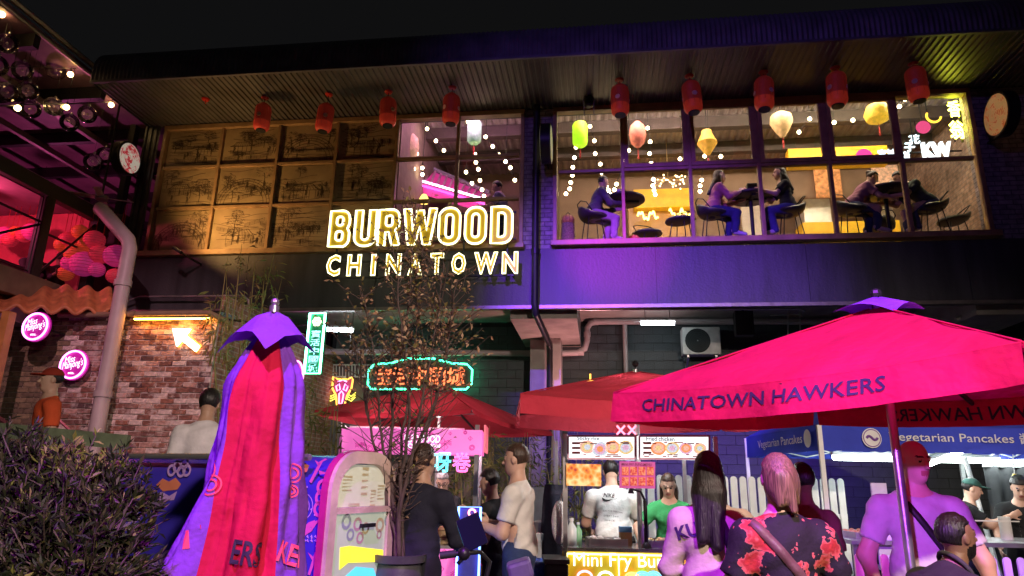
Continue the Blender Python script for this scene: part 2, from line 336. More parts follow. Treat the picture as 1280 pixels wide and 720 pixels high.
def scribble(m, x0, x1, z0, z1, y, seed):
    """a line drawing of hills, roofs, trees, a bridge and small figures, inked on the board"""
    r = random.Random(seed); W_, H_ = x1-x0, z1-z0
    def line(P, wd=.006):
        wd = wd*1.45
        P = [(min(max(a, x0+.02), x1-.02), min(max(b, z0+.02), z1-.02)) for a, b in P]
        for (a, b), (c, d) in zip(P[:-1], P[1:]):
            L = math.hypot(c-a, d-b)
            if L < 1e-4: continue
            nx, nz = -(d-b)/L*wd/2, (c-a)/L*wd/2
            m.add([(a+nx, y, b+nz), (a-nx, y, b-nz), (c-nx, y, d-nz), (c+nx, y, d+nz)], [(0, 1, 2, 3)], 1)
    def tree(cx, cz, s):
        line([(cx, cz-s*.9), (cx+s*.05, cz-s*.4), (cx-s*.03, cz)], .010)
        for i in range(int(34+s*90)):
            a = r.random()*6.28; q = s*math.sqrt(r.random())*.8; px, pz = cx+q*math.cos(a), cz+s*.15+q*.7*math.sin(a); k = .012+.02*r.random()
            line([(px, pz), (px+k, pz+k*r.uniform(-.5, 1)), (px+2*k, pz-k*.4)], .0042)
    def fig(cx, cz, s):
        line([(cx, cz), (cx+.01*s, cz+.06*s)], .024*s); line([(cx, cz+.06*s), (cx+.002, cz+.085*s)], .018*s); line([(cx-.01, cz), (cx-.014*s, cz-.05*s)]); line([(cx+.01, cz), (cx+.018*s, cz-.05*s)])
    def roof(cx, cz, s):
        line([(cx-s, cz), (cx-s*.7, cz+s*.1), (cx-s*.5, cz+s*.35), (cx+s*.5, cz+s*.35), (cx+s*.7, cz+s*.1), (cx+s, cz), (cx-s, cz)], .008)
        for i in range(9): q = -.8+1.6*i/8; line([(cx+s*q*.62, cz+s*.33), (cx+s*q, cz+s*.03)], .005)
        for i in range(5): q = -.7+1.4*i/4; line([(cx+s*q, cz), (cx+s*q, cz-s*.5)], .007)
    for i in range(9):
        zz = z0+H_*r.random(); k = r.uniform(-.15, .15); line([(x0+W_*t, zz+k*t+.02*math.sin(9*t+i)) for t in np.linspace(r.uniform(0, .3), r.uniform(.6, 1), 12)], .006)
    for i in range(10):
        a_, b_ = x0+W_*r.random(), z0+H_*r.uniform(.05, .6); L_ = r.uniform(.15, .5); sl = r.uniform(-.35, .35)
        for k in range(4): line([(a_, b_+.022*k), (a_+L_, b_+L_*sl+.022*k)], .0038)
        for k in range(5): line([(a_+L_*k/4, b_+L_*sl*k/4), (a_+L_*k/4, b_+L_*sl*k/4+.066)], .0038)
    kind = seed % 4
    if kind == 0:
        for q in (.36, .42, .47, .52): line([(x0+W_*.5+q*W_*math.cos(a), z0+.04+q*H_*1.25*math.sin(a)) for a in np.linspace(0, 3.14, 22)], .008)
        for i in range(16): a = 3.14*i/15; line([(x0+W_*.5+.42*W_*math.cos(a), z0+.04+.525*H_*math.sin(a)), (x0+W_*.5+.52*W_*math.cos(a), z0+.04+.65*H_*math.sin(a))], .005)
    elif kind == 1:
        roof(x0+W_*.35, z0+H_*.5, .26); roof(x0+W_*.75, z0+H_*.65, .18)
    elif kind == 2:
        for i in range(8): zz = z0+H_*(.15+.09*i); line([(x0+W_*t, zz+.25*t*(i-4)/8) for t in (0.05, .95)], .005)
        roof(x0+W_*.7, z0+H_*.45, .2)
    else:
        roof(x0+W_*.5, z0+H_*.35, .36)
    for i in range(r.randint(4, 7)): tree(x0+W_*r.uniform(.08, .92), z0+H_*r.uniform(.35, .85), r.uniform(.14, .30))
    for i in range(r.randint(6, 11)): fig(x0+W_*r.uniform(.1, .9), z0+H_*r.uniform(.12, .5), r.uniform(.8, 1.4))
for i in range(4):
    for j in range(3):
        x0, x1 = XL+i*w+.032, XL+(i+1)*w-.032; z0, z1 = zr[j]+.025, zr[j+1]-.025
        m = MB(); m.box((x0, Y0+.03, z0), (x1, Y0+.06, z1), 0); scribble(m, x0, x1, z0, z1, Y0+.0275, 4*j+i*3+j)
        m.build('mural_panel', [M_ply, M_ink], fr)
def panes(fr, x0, w, cols, zr, y=Y0+.02):
    for i in cols:
        for a, b in zip(zr[:-1], zr[1:]):
            m = MB(); m.box((x0+i*w+.03, y, a+.02), (x0+(i+1)*w-.03, y+.006, b-.02)); m.build('pane', M_glass, fr)
panes(fr, XL, w, (4, 5), zr)
fr2, w2 = window(XR0, XR, 6, [6.98])
panes(fr2, XR0, w2, range(6), [5.62, 6.98, ZW1])
for i in range(1, 5):     # heavier opening sashes in the upper row
    x0, x1 = XR0+i*w2+.032, XR0+(i+1)*w2-.032; z0, z1 = 7.01, ZW1-.037
    m = MB(); t = .075
    m.box((x0, Y0-.05, z0), (x1, Y0+.015, z0+t)); m.box((x0, Y0-.05, z1-t), (x1, Y0+.015, z1)); m.box((x0, Y0-.05, z0+t+.001), (x0+t, Y0+.015, z1-t-.001)); m.box((x1-t, Y0-.05, z0+t+.001), (x1, Y0+.015, z1-t-.001)); m.build('sash', M_frame, fr2, bevel=.006)
# one more window beyond the right pier
m = MB(); m.box((7.66, Y0-.04, 5.63), (7.74, Y0+.1, 8.2)); m.box((7.66, Y0-.04, 8.201), (10.2, Y0+.1, 8.28)); m.box((7.5, Y0-.14, 5.52), (10.2, Y0+.05, 5.62)); m.box((8.9, Y0-.035, 5.63), (8.96, Y0+.09, 8.2)); m.box((7.75, Y0-.03, 6.95), (8.9, Y0+.07, 7.01))
fr3 = m.build('window', M_frame, BL, bevel=.006); m = MB(); m.box((7.75, Y0+.02, 5.63), (8.9, Y0+.026, 8.2)); m.build('pane', M_glass, fr3)
# ---- the room behind the windows
FL = 5.50; CE = 9.22; YB = 16.2
m = MB(); m.box((-9, Y0+.301, FL-.35), (XE, YB, FL)); m.build('upper_floor', mat('upper_floor_boards', (.22, .13, .08), .5), BL)
M_bar = mat('room_back_wall', (.30, .20, .13), .8, var=.2, scale=1.5)
m = MB(); m.box((-9, YB, FL), (XE, YB+.2, CE+.2)); m.build('room_back_wall', M_bar, BL)
ribbed(-9, XE, .17, [(0, 0), (.2, -.03), (.5, -.03), (.7, 0), (.99, 0)], [(Y0+.3, CE, 0, 1), (YB, CE, 0, 1)], 'room_ceiling', mat('ceiling_sheet', (.42, .36, .36), .5, .2), BL)
for y in (12.6, 13.7, 14.9):
    m = MB(); m.box((-8.9, y-.09, CE-.30), (XE, y+.09, CE-.035)); m.build('ceiling_beam', mat('beam_dark_timber', (.09, .07, .06), .6), BL)
for x in (-3.9, -1.02, 7.58):
    m = MB(); m.box((x-.1, Y0+.31, FL), (x+.1, YB, CE)); m.build('partition', mat('partition_board', (.20, .15, .12), .8) if x < 6 else brick_mat('room_side_brick', (.30, .19, .14), (.36, .24, .18), (.22, .17, .14), axis='y'), BL)
m = MB(); m.tube([(XR0+.1, 12.0, 8.72), (XR, 12.0, 8.72)], .075, 10); m.build('ceiling_duct', M_steel, BL, smooth='auto')
# ---- ground floor: slab, beams, column, block wall
m = MB(); m.box((-9, Y0+.301, 4.86), (XE, 15.4, 5.14)); m.build('slab', M_conc, BL)
m = MB(); m.box((-1.55, Y0+.301, 4.30), (-.36, 14.498, 4.859)); m.build('concrete_beam', M_conc, BL)
m = MB(); m.box((6.2, Y0+.301, 4.30), (7.2, 14.498, 4.859)); m.build('concrete_beam', M_conc, BL)
m = MB(); m.box((-1.36, 13.55, 0), (-.74, 14.2, 4.299)); m.build('column', M_conc, BL, bevel=.015)
M_block = mat('dark_painted_block', (0.050, 0.060, 0.066), .6, var=.2, scale=4, bump=.3, bscale=50)
WX0 = -4.3
m = MB(); m.box((WX0, 14.515, 0), (XE, 14.8, 4.859)); m.build('wall_core', mat('block_joint', (.028, .03, .032), .8), BL)
bw, bh, gp = .39, .19, .012
def inrect(p, R): return any(a <= p[0] <= c and b <= p[1] <= d for a, b, c, d in R)
seen = [(525, 395, 575, 520), (770, 400, 870, 470), (840, 520, 960, 600), (1000, 565, 1100, 690)]
mb1 = MB(); mb1.box((-.5*(bw-gp), 0, -.5*(bh-gp)), (.5*(bw-gp), .03, .5*(bh-gp))); blk = mb1.mesh('block'); blk.materials.append(M_block)
rest = MB(); cnt = 0
for j in range(25):
    for i in range(52):
        x = WX0+.2+i*bw+(j % 2)*bw/2; z = .1+j*bh
        if z > 4.80 or x > 14: continue
        pp = proj((x, 14.5, z))
        if inrect(pp, seen) and cnt < 300:
            o = link('block', blk, BL, loc=(x, 14.5-Y0+rng.uniform(-.003, .003)-.0, z)); cnt += 1
        else: rest.box((x-.5*(bw-gp), 14.5, z-.5*(bh-gp)), (x+.5*(bw-gp), 14.53, z+.5*(bh-gp)))
o = rest.build('block_wall', M_block, BL); o['kind'] = 'stuff'
m = MB(); m.box((WX0-.02, 14.45, 0), (WX0+.001, 15.5, 4.859)); m.build('wall_return', M_block, BL)
m = MB(); m.box((-6.15, 15.3, 0), (WX0, 15.5, 4.859)); m.build('recess_wall', mat('recess_render', (.12, .12, .12), .7), BL)
# ================================================================== brick pier with single bricks
BY = 10.2; BX0, BX1 = -8.62, -6.15
BW = thing('brick_wall', 'old red and white-smeared brick wall carrying the lit arrow', 'wall', (BX0, BY, 0))
m = MB(); m.box((-10.9, BY+.02, 0), (BX1-.006, BY+.34, 4.02)); m.build('mortar_bed', mat('lime_mortar', (.52, .45, .41), .95, var=.3, scale=10, bump=.8), BW)
bcol = [(.17, .075, .055), (.22, .10, .07), (.13, .06, .05), (.36, .22, .18), (.50, .41, .37), (.20, .11, .09), (.08, .045, .045)]
bms = [mat('brick_%s' % n_, c, .9, var=.45, scale=22, bump=.7, bscale=60, detail=7) for n_, c in zip('abcdefg', bcol)]
for m_ in bms:      # lime smears left by old render
    nt = m_.node_tree; n = nt.nodes; b = n['Principled BSDF']; src = b.inputs['Base Color'].links[0].from_socket; tc = n.new('ShaderNodeNewGeometry'); nz = n.new('ShaderNodeTexNoise'); nz.inputs['Scale'].default_value = 7; nz.inputs['Detail'].default_value = 8; nz.inputs['Roughness'].default_value = .7; nt.links.new(tc.outputs['Position'], nz.inputs['Vector'])
    cr = n.new('ShaderNodeMapRange'); cr.inputs[1].default_value = .50; cr.inputs[2].default_value = .62; cr.inputs[4].default_value = .85; nt.links.new(nz.outputs['Fac'], cr.inputs[0]); mx = n.new('ShaderNodeMix'); mx.data_type = 'RGBA'; mx.inputs[7].default_value = (.46, .39, .35, 1); nt.links.new(cr.outputs[0], mx.inputs[0]); nt.links.new(src, mx.inputs[6]); nt.links.new(mx.outputs[2], b.inputs['Base Color'])
meshes = []
for k in range(14):
    q = MB(); r_ = random.Random(k); hx, hz = .112, .0375; V = []
    for y, e in ((.0, .007), (.006, .0), (.03, .0)):
        for sx, sz in ((-1, -1), (1, -1), (1, 1), (-1, 1)): V.append((sx*(hx-e)+r_.uniform(-.004, .004), y+r_.uniform(0, .003), sz*(hz-e)+r_.uniform(-.003, .003)))
    q.add(V, [(0, 1, 2, 3)]+[(4*a+b, 4*a+4+b, 4*a+4+(b+1) % 4, 4*a+(b+1) % 4) for a in (0, 1) for b in range(4)])
    me = q.mesh('brick'); me.materials.append(bms[k % 7]); meshes.append(me)
rest = MB(); nb = 0; r_ = random.Random(5)
for j in range(47):
    z = .05+j*.0862
    for i in range(20):
        x = -10.85+i*.236+(j % 2)*.118
        if x > BX1-.11:
            if x-.118 < BX1-.03 and z < 4.0:
                hw_ = (BX1-.012-(x-.112))/2
                if hw_ > .02: o = link('brick', meshes[r_.randint(0, 6)], BW, loc=(x-.112+hw_-BX0, r_.uniform(-.004, .004), z)); o.scale = (hw_/.112, 1, 1)
            continue
        if x > -8.75 and z > 1.55 and nb < 300:
            k = r_.choices(range(7), [5, 5, 3.5, 4, 4.5, 4, 1.2])[0]+7*r_.randint(0, 1)
            link('brick', meshes[k], BW, loc=(x-BX0+r_.uniform(-.005, .005), r_.uniform(-.009, .009), z+r_.uniform(-.003, .003))).rotation_euler = (r_.uniform(-.05, .05), r_.uniform(-.02, .02), r_.uniform(-.03, .03)); nb += 1
        else: rest.box((x-.11, BY+r_.uniform(-.004, .004), z-.0375), (x+.11, BY+.03, z+.0375), r_.randint(0, 2))
o = rest.build('brickwork', [mat('brick_olive_shade', (.17, .13, .08), .9, var=.35, scale=14, bump=.6), mat('brick_olive_shade_pale', (.22, .17, .10), .9, var=.35, scale=14, bump=.6), mat('brick_olive_shade_dark', (.12, .09, .06), .9, var=.35, scale=14, bump=.6)], BW); o['kind'] = 'stuff'  # olive shade of the wall's left part put into the brick colours
m = MB(); m.box((BX1-.005, BY+.06, 0), (BX1+.03, 15.3, 4.4)); m.build('return_wall', brick_mat('return_brick', (.26, .12, .08), (.34, .18, .12), (.38, .31, .26), axis='y'), BW)
m = MB(); m.box((-8.7, BY-.05, 4.021), (BX1+.06, BY+.4, 4.10)); m.build('coping', M_dark, BW)
# ================================================================== figures: smooth implicit bodies turned into meshes
def snet(fn, lo, hi, h):
    ax = [np.arange(lo[i]-h, hi[i]+2*h, h, dtype=np.float32) for i in range(3)]
    G = np.stack(np.meshgrid(*ax, indexing='ij'), -1); d = fn(G.reshape(-1, 3)).reshape(G.shape[:3])
    s = d < 0; nx, ny, nz = s.shape
    c = np.zeros((nx-1, ny-1, nz-1), np.int8)
    cor = [(a, b, e) for a in (0, 1) for b in (0, 1) for e in (0, 1)]
    for a, b, e in cor: c += s[a:nx-1+a, b:ny-1+b, e:nz-1+e]
    act = (c > 0) & (c < 8); idx = np.argwhere(act)
    if not len(idx): return np.zeros((0, 3)), []
    val = np.stack([d[idx[:, 0]+a, idx[:, 1]+b, idx[:, 2]+e] for a, b, e in cor], 1); cp = np.array(cor, np.float32)
    acc = np.zeros((len(idx), 3)); num = np.zeros(len(idx))
    for i in range(8):
        for j in range(i+1, 8):
            if np.abs(cp[i]-cp[j]).sum() != 1: continue
            mk = (val[:, i] < 0) != (val[:, j] < 0); t = val[:, i]/(val[:, i]-val[:, j]+1e-12); t = np.clip(t, 0, 1)
            acc[mk] += (cp[i]+(cp[j]-cp[i])*t[:, None])[mk]; num[mk] += 1
    V = np.array([ax[0][0], ax[1][0], ax[2][0]])+(idx+acc/num[:, None])*h
    vid = np.full(act.shape, -1, np.int64); vid[act] = np.arange(len(idx)); Fs = []
    for A in range(3):
        B, C = (A+1) % 3, (A+2) % 3
        sl0 = [slice(1, -1)]*3; sl1 = [slice(1, -1)]*3; sl0[A] = slice(0, -1); sl1[A] = slice(1, None)
        e = np.argwhere(s[tuple(sl0)] != s[tuple(sl1)])
        if not len(e): continue
        off = np.ones(3, int); off[A] = 0; e = e+off
        inside = s[e[:, 0], e[:, 1], e[:, 2]]
        q = []
        for db, dc in ((-1, -1), (0, -1), (0, 0), (-1, 0)):
            k = e.copy(); k[:, B] += db; k[:, C] += dc; q.append(vid[k[:, 0], k[:, 1], k[:, 2]])
        q = np.stack(q, 1); q[~inside] = q[~inside][:, ::-1]; q = q[(q >= 0).all(1)]; Fs.append(q)
    return V, np.concatenate(Fs).tolist()
def d_rc(P, a, b, ra, rb):
    a = np.asarray(a, np.float32); b = np.asarray(b, np.float32); ab = b-a; t = np.clip(((P-a)@ab)/(ab@ab+1e-9), 0, 1)
    q = P-a-t[:, None]*ab; return np.sqrt((q*q).sum(1))-(ra+(rb-ra)*t)
def d_el(P, c, Rm, rad):
    q = (P-np.asarray(c, np.float32))@np.asarray(Rm, np.float32).T; rad = np.asarray(rad, np.float32)
    k0 = np.sqrt(((q/rad)**2).sum(1)); k1 = np.sqrt(((q/rad**2)**2).sum(1)); return k0*(k0-1)/(k1+1e-6)
def smin(a, b, k):
    h = np.clip(.5+.5*(b-a)/k, 0, 1); return b+(a-b)*h-k*h*(1-h)
def smax(a, b, k): return -smin(-a, -b, k)
def sdf(P, prims, k=.03, infl=0.0):
    d = None
    for p in prims:
        q = d_rc(P, *p[1:]) if p[0] == 'rc' else d_el(P, *p[1:])
        d = q if d is None else smin(d, q, k)
    return d-infl
def bounds(prims, pad):
    lo = np.full(3, 9e9); hi = -lo
    for p in prims:
        if p[0] == 'rc':
            for c, r in ((p[1], p[3]), (p[2], p[4])): lo = np.minimum(lo, np.asarray(c)-r); hi = np.maximum(hi, np.asarray(c)+r)
        else: r = max(p[3]); lo = np.minimum(lo, np.asarray(p[1])-r); hi = np.maximum(hi, np.asarray(p[1])+r)
    return lo-pad, hi+pad
def mk(name, V, Fs, mats, parent, mi=None):
    me = bpy.data.meshes.new(name); me.from_pydata([tuple(v) for v in np.asarray(V).tolist()], [], Fs)
    me.polygons.foreach_set('use_smooth', [True]*len(me.polygons))
    if mi is not None: me.polygons.foreach_set('material_index', mi)
    me.update(); o = bpy.data.objects.new(name, me); COL.objects.link(o); o.parent = parent
    for m_ in (mats if isinstance(mats, (list, tuple)) else [mats]): me.materials.append(m_)
    return o
def skin_m(name, col): return mat('skin_'+name, col, .5, var=.08, scale=14, bump=.06, spec=.4)
SK = dict(light=skin_m('light', (.55, .34, .25)), tan=skin_m('tan', (.42, .25, .17)), brown=skin_m('brown', (.20, .105, .065)), pink=skin_m('pink', (.58, .33, .26)))
def cloth(name, col, rough=.85): return mat('cloth_'+name, col, rough, var=.12, scale=9, bump=.35, bscale=22, spec=.2)
def hairm(name, col, v_=.6):
    m = mat(name, col, .42, var=0, bump=0); nt = m.node_tree; n = nt.nodes; L = nt.links; b = n['Principled BSDF']; tc = n.new('ShaderNodeTexCoord'); mp = n.new('ShaderNodeMapping'); mp.inputs['Scale'].default_value = (150, 150, 6); nz = n.new('ShaderNodeTexNoise'); nz.inputs['Scale'].default_value = 1; nz.inputs['Detail'].default_value = 3
    L.new(tc.outputs['Object'], mp.inputs[0]); L.new(mp.outputs[0], nz.inputs['Vector']); mr = n.new('ShaderNodeMapRange'); mr.inputs[1].default_value = .3; mr.inputs[2].default_value = .7; mr.inputs[3].default_value = 1-v_; mr.inputs[4].default_value = 1+v_*1.4; L.new(nz.outputs['Fac'], mr.inputs[0]); mx = n.new('ShaderNodeMix'); mx.data_type = 'RGBA'; mx.blend_type = 'MULTIPLY'; mx.inputs[0].default_value = 1; mx.inputs[6].default_value = (*col, 1); L.new(mr.outputs[0], mx.inputs[7]); L.new(mx.outputs[2], b.inputs['Base Color'])
    bp = n.new('ShaderNodeBump'); bp.inputs['Strength'].default_value = .55; bp.inputs['Distance'].default_value = .01; L.new(nz.outputs['Fac'], bp.inputs['Height']); L.new(bp.outputs[0], b.inputs['Normal']); return m
HAIR = dict(black=hairm('hair_black', (.010, .008, .008)), brown=hairm('hair_brown', (.040, .022, .014)), blonde=hairm('hair_blonde', (.16, .095, .05)), grey=hairm('hair_grey', (.16, .15, .15)))
M_lip = mat('lips', (.38, .12, .10), .4, var=0, bump=0); M_eye = mat('eye_dark', (.015, .012, .01), .2, var=0, bump=0)
def person(label, px, d, face, z0=0.0, H=1.72, lean=0, side=0, hyaw=0, hpitch=0, arms=None, seat=None, legs=None, b=1.0, belly=1.0, skin='light', top='navy', tcol=(.02, .02, .03), sleeve='short', hem=.10, bcol=(.02, .025, .04), hair='short', hcol='black', shoe=(.05, .05, .05), fem=False, hands='', pos=None, res=.017, tmat=None, group=None, beard=False):
    """px,d: where the figure stands (pixel column, metres ahead); face: heading in degrees, 0 looks away from the lens, 90 to the left, 180 to the lens, 270 to the right"""
    if pos is None:
        q = atd(px, 600, d); pos = (q[0], q[1], z0)
    rot = math.radians(face)+YAW*0
    root = thing('person', label, 'person', pos, rot, group); OFF[root.name] = np.zeros(3)
    s = H/1.735; le, si = math.radians(lean), math.radians(side)
    u = nrm([math.sin(si), math.sin(le), math.cos(le)*math.cos(si)]); r = nrm(np.cross(np.array([0, 1.0, 0]), u)); r = nrm([1, 0, -u[0]/max(u[2], .3)]) if True else r
    f = np.cross(u, r)
    pz = (seat+.10) if seat else .95*s
    pel = np.array([0, 0, pz]); nb = pel+u*.52*s; sw = (.158 if fem else .176)*s*b
    shR, shL = nb-u*.100*s+r*sw, nb-u*.100*s-r*sw; Rm = np.stack([r, f, u])
    hy, hp = math.radians(hyaw), math.radians(hpitch)
    hf = nrm(np.cos(hy)*np.array([0, 1, 0])-np.sin(hy)*np.array([1, 0, 0])); hr = np.cross(hf, ZA); hf2 = hf*math.cos(hp)-ZA*math.sin(hp); hu = np.cross(hr, hf2); Hm = np.stack([hr, hf2, hu])
    hc = nb+(u*.07+hu*.105+hf2*.02)*s
    def hd(x, y, z): return hc+(hr*x+hf2*y+hu*z)*s
    A = dict(r=((.05, -.02, -.30), (.03, .08, -.25)), l=((-.05, -.02, -.30), (-.03, .08, -.25)))
    if arms: A.update(arms)
    j = {}
    for k, sh in (('r', shR), ('l', shL)):
        e = sh+np.array(A[k][0])*s; w_ = e+np.array(A[k][1])*s; j[k] = (sh, e, w_)
    L = {}
    if seat:
        for k, sg in (('r', 1), ('l', -1)):
            hip = pel+np.array([sg*.085, .02, -.02]); kn = hip+np.array([sg*.05, .42, .0])*s; an = kn+np.array([0, -.06, -.40])*s; L[k] = (hip, kn, an, an+np.array([0, .17, -.05])*s)
    else:
        for k, sg in (('r', 1), ('l', -1)):
            hip = pel+np.array([sg*.085*s*b, 0, -.03]); kn = np.array([sg*.095*b, .03, .50])*s; an = np.array([sg*.10, -.01, .085])*s; L[k] = (hip, kn, an, np.array([sg*.12, .16, .035])*s)
    if legs:
        for k in legs: L[k] = (L[k][0],)+tuple(np.array(q, float) for q in legs[k])
    torso = [('el', pel+u*.35*s, Rm, (.150*s*b, .108*s*belly**.5, .195*s)), ('rc', shR-u*.01, shL-u*.01, .060*s, .060*s), ('rc', nb-u*.03*s, shR*.75+nb*.25-u*.03*s, .052*s, .050*s), ('rc', nb-u*.03*s, shL*.75+nb*.25-u*.03*s, .052*s, .050*s), ('el', pel+u*.15*s+f*.02*(belly-1), Rm, ((.128 if fem else .142)*s*b, .10*s*belly, .17*s)), ('el', pel+u*.0, Rm, ((.165 if fem else .158)*s*b, .118*s, .13*s))]
    if fem: torso += [('el', pel+u*.34*s+f*.075*s+r*.065*s, Rm, (.06*s, .05*s, .06*s)), ('el', pel+u*.34*s+f*.075*s-r*.065*s, Rm, (.06*s, .05*s, .06*s))]
    arm = []
    for k in 'rl':
        sh, e, w_ = j[k]; q = .9 if fem else 1.0; arm += [('rc', sh, e, .055*s*q*b**.5, .043*s*q), ('rc', e, w_, .043*s*q, .029*s*q)]
    leg = []
    for k in 'rl':
        hp_, kn, an, to = L[k]; leg += [('rc', hp_, kn, .088*s*b**.5, .058*s), ('rc', kn, an, .056*s, .036*s)]
    neck = [('rc', nb-u*.05*s, hc-hu*.07*s-hf2*.015*s, .060*s, .054*s)]
    # ---- body (skin)
    body = torso+arm+neck+leg; lo, hi = bounds(body, .02)
    V, Fs = snet(lambda P: sdf(P, body, .035*s, .004), lo, hi, res); V = V.tolist(); mi = [0]*len(Fs)
    # head with face
    skull = [('el', hd(0, -.012, .022), Hm, (.074*s, .092*s, .098*s)), ('el', hd(0, .022, -.045), Hm, (.056*s, .066*s, .070*s)), ('rc', hd(0, .030, -.095), hd(0, .055, -.092), .020*s, .020*s)]+neck
    def fhead(P):
        d = sdf(P, skull, .035*s)
        d = smin(d, d_rc(P, hd(0, .082, .018), hd(0, .104, -.022), .008*s, .014*s), .012)
        for sg in (-1, 1):
            d = smax(d, -(d_el(P, hd(sg*.030, .096, .012), Hm, (.020*s, .016*s, .011*s))), .012)
            d = smin(d, d_rc(P, hd(sg*.014, .086, .030), hd(sg*.050, .070, .030), .007*s, .006*s), .012)
            d = smin(d, d_el(P, hd(sg*.030, .076, .010), Hm, (.014*s, .012*s, .011*s)), .003)
            d = smin(d, d_el(P, hd(sg*.076, -.008, -.006), Hm, (.010*s, .022*s, .033*s)), .006)
        d = smin(d, d_el(P, hd(0, .079, -.054), Hm, (.026*s, .012*s, .006*s)), .006); d = smin(d, d_el(P, hd(0, .077, -.067), Hm, (.022*s, .012*s, .007*s)), .006)
        return d
    hl = hc-.15*s; hh = hc+.15*s
    V2, F2 = snet(fhead, hl, hh, res*.5); n0 = len(V); ctr = np.array([np.mean(V2[q_], 0) for q_ in F2]); loc = (ctr-hc)@Hm.T/s
    mh = np.zeros(len(F2), int)
    mh[(loc[:, 1] > .06) & (np.abs(loc[:, 0]) < .027) & (loc[:, 2] < -.047) & (loc[:, 2] > -.074)] = 1
    mh[(loc[:, 1] > .078) & (np.abs(np.abs(loc[:, 0])-.030) < .010) & (np.abs(loc[:, 2]-.010) < .007)] = 2
    mh[(loc[:, 1] > .06) & (np.abs(np.abs(loc[:, 0])-.032) < .020) & (np.abs(loc[:, 2]-.036) < .0042)] = 3
    if beard: mh[(loc[:, 1] > -.01) & (loc[:, 2] < -.035-.25*np.clip(.06-loc[:, 1], 0, .1)) & (loc[:, 2] > -.125) & (mh == 0)] = 3
    V += V2.tolist(); Fs += [[q_+n0 for q_ in fc] for fc in F2]; mi += mh.tolist()
    # hands: palm, four fingers, thumb
    for k in 'rl':
        sh, e, w_ = j[k]; d1 = nrm(w_-e); inw = np.array([-1.0 if k == 'r' else 1.0, 0, 0]); pn = nrm(inw-d1*(inw@d1)+np.array([1e-3, 1e-3, 0])); th = np.cross(d1, pn)*(1 if k == 'r' else -1)
        if th@np.array([0, 1, .3]) < 0: th = -th
        w0 = w_; hm = [('el', w0+d1*.055*s, np.stack([th, pn, d1]), (.040*s, .016*s, .050*s)), ('rc', e+(w_-e)*.8, w0+d1*.02*s, .030*s, .026*s)]
        for i, (o_, ln) in enumerate(((.029, .068), (.010, .076), (-.010, .072), (-.028, .056))):
            a0 = w0+d1*.088*s+th*o_*s; a1 = a0+(d1*.92+pn*.38)*ln*.55*s; a2 = a1+(d1*.55+pn*.83)*ln*.5*s
            hm += [('rc', a0, a1, .0092*s, .0085*s), ('rc', a1, a2, .0085*s, .007*s)]
        a0 = w0+d1*.035*s+th*.030*s; a1 = a0+nrm(d1*.7+th*.75+pn*.2)*.042*s; hm += [('rc', a0, a1, .012*s, .010*s), ('rc', a1, a1+nrm(d1+th*.25+pn*.3)*.030*s, .010*s, .008*s)]
        lo, hi = bounds(hm, .005); V3, F3 = snet(lambda P: sdf(P, hm, .007*s), lo, hi, .0075 if k in hands else .010); n0 = len(V); V += V3.tolist(); Fs += [[q_+n0 for q_ in fc] for fc in F3]; mi += [0]*len(F3)
    mk('body', V, Fs, [SK[skin], M_lip, M_eye, HAIR['black' if hcol in ('black', 'grey') else 'brown']], root, mi)
    # ---- shirt
    ph = rng.uniform(0, 6, 4)
    def wr(P, a):
        w1 = np.sin(P[:, 2]*30+P[:, 0]*26*np.sign(P[:, 0])+ph[0]+2.2*np.sin(P[:, 1]*13+P[:, 0]*8+ph[2])); w2 = np.sin(P[:, 2]*55-P[:, 0]*34+P[:, 1]*20+ph[1]+1.5*np.sin(P[:, 2]*17)); w3 = np.sin(P[:, 0]*44+P[:, 1]*30+2*np.sin(P[:, 2]*9+ph[3])); low = np.clip((pz+.30-P[:, 2])/.35, .15, 1)
        return a*(w1*low+.55*w2+.6*w3*low)
    slv = []
    for k in 'rl':
        sh, e, w_ = j[k]
        if sleeve == 'long': slv += [('rc', sh, e, .062*s*b**.5, .050*s), ('rc', e, e+(w_-e)*.97, .049*s, .037*s)]
        elif sleeve == 'short': slv += [('rc', sh, sh+(e-sh)*.72, .065*s*b**.5, .062*s)]
    st = torso+slv+[('el', pel+u*.07*s, Rm, (.16*s*b, .125*s*belly**.7, .17*s))]; lo, hi = bounds(st, .04)
    def fsh(P):
        d = sdf(P, st, .040*s, .010)+wr(P, .0055)
        d = smax(d, (P-(pel-u*hem*s))@(-u), .01); d = smax(d, (P-(nb+u*.004*s))@nrm(u+f*.40), .012)
        if sleeve == 'short':
            for k in 'rl':
                sh, e, w_ = j[k]; ax_ = nrm(e-sh); cut = sh+(e-sh)*.70; near = ((P-cut)@ax_); rad = np.linalg.norm((P-cut)-near[:, None]*ax_, axis=1)
                d = np.where(rad < .12, np.maximum(d, near), d)
        return d
    V, Fs = snet(fsh, lo, hi, res*.8)
    mk('shirt', V, Fs, tmat or cloth(top, tcol), root)
    # ---- trousers and shoes
    tr = [('el', pel, Rm, (.165*s*b, .125*s, .14*s))]
    for k in 'rl':
        hp_, kn, an, to = L[k]; tr += [('rc', hp_, kn, .098*s*b**.5, .074*s), ('rc', kn, an, .072*s, .055*s)]
    lo, hi = bounds(tr, .03)
    V, Fs = snet(lambda P: smax(sdf(P, tr, .03*s, .008)+wr(P, .004), (P-(pel+u*.09*s))@u, .01), lo, hi, res*.95)
    mk('trousers', V, Fs, cloth('trousers_%02x%02x%02x' % tuple(int(c*255) for c in bcol), bcol), root)
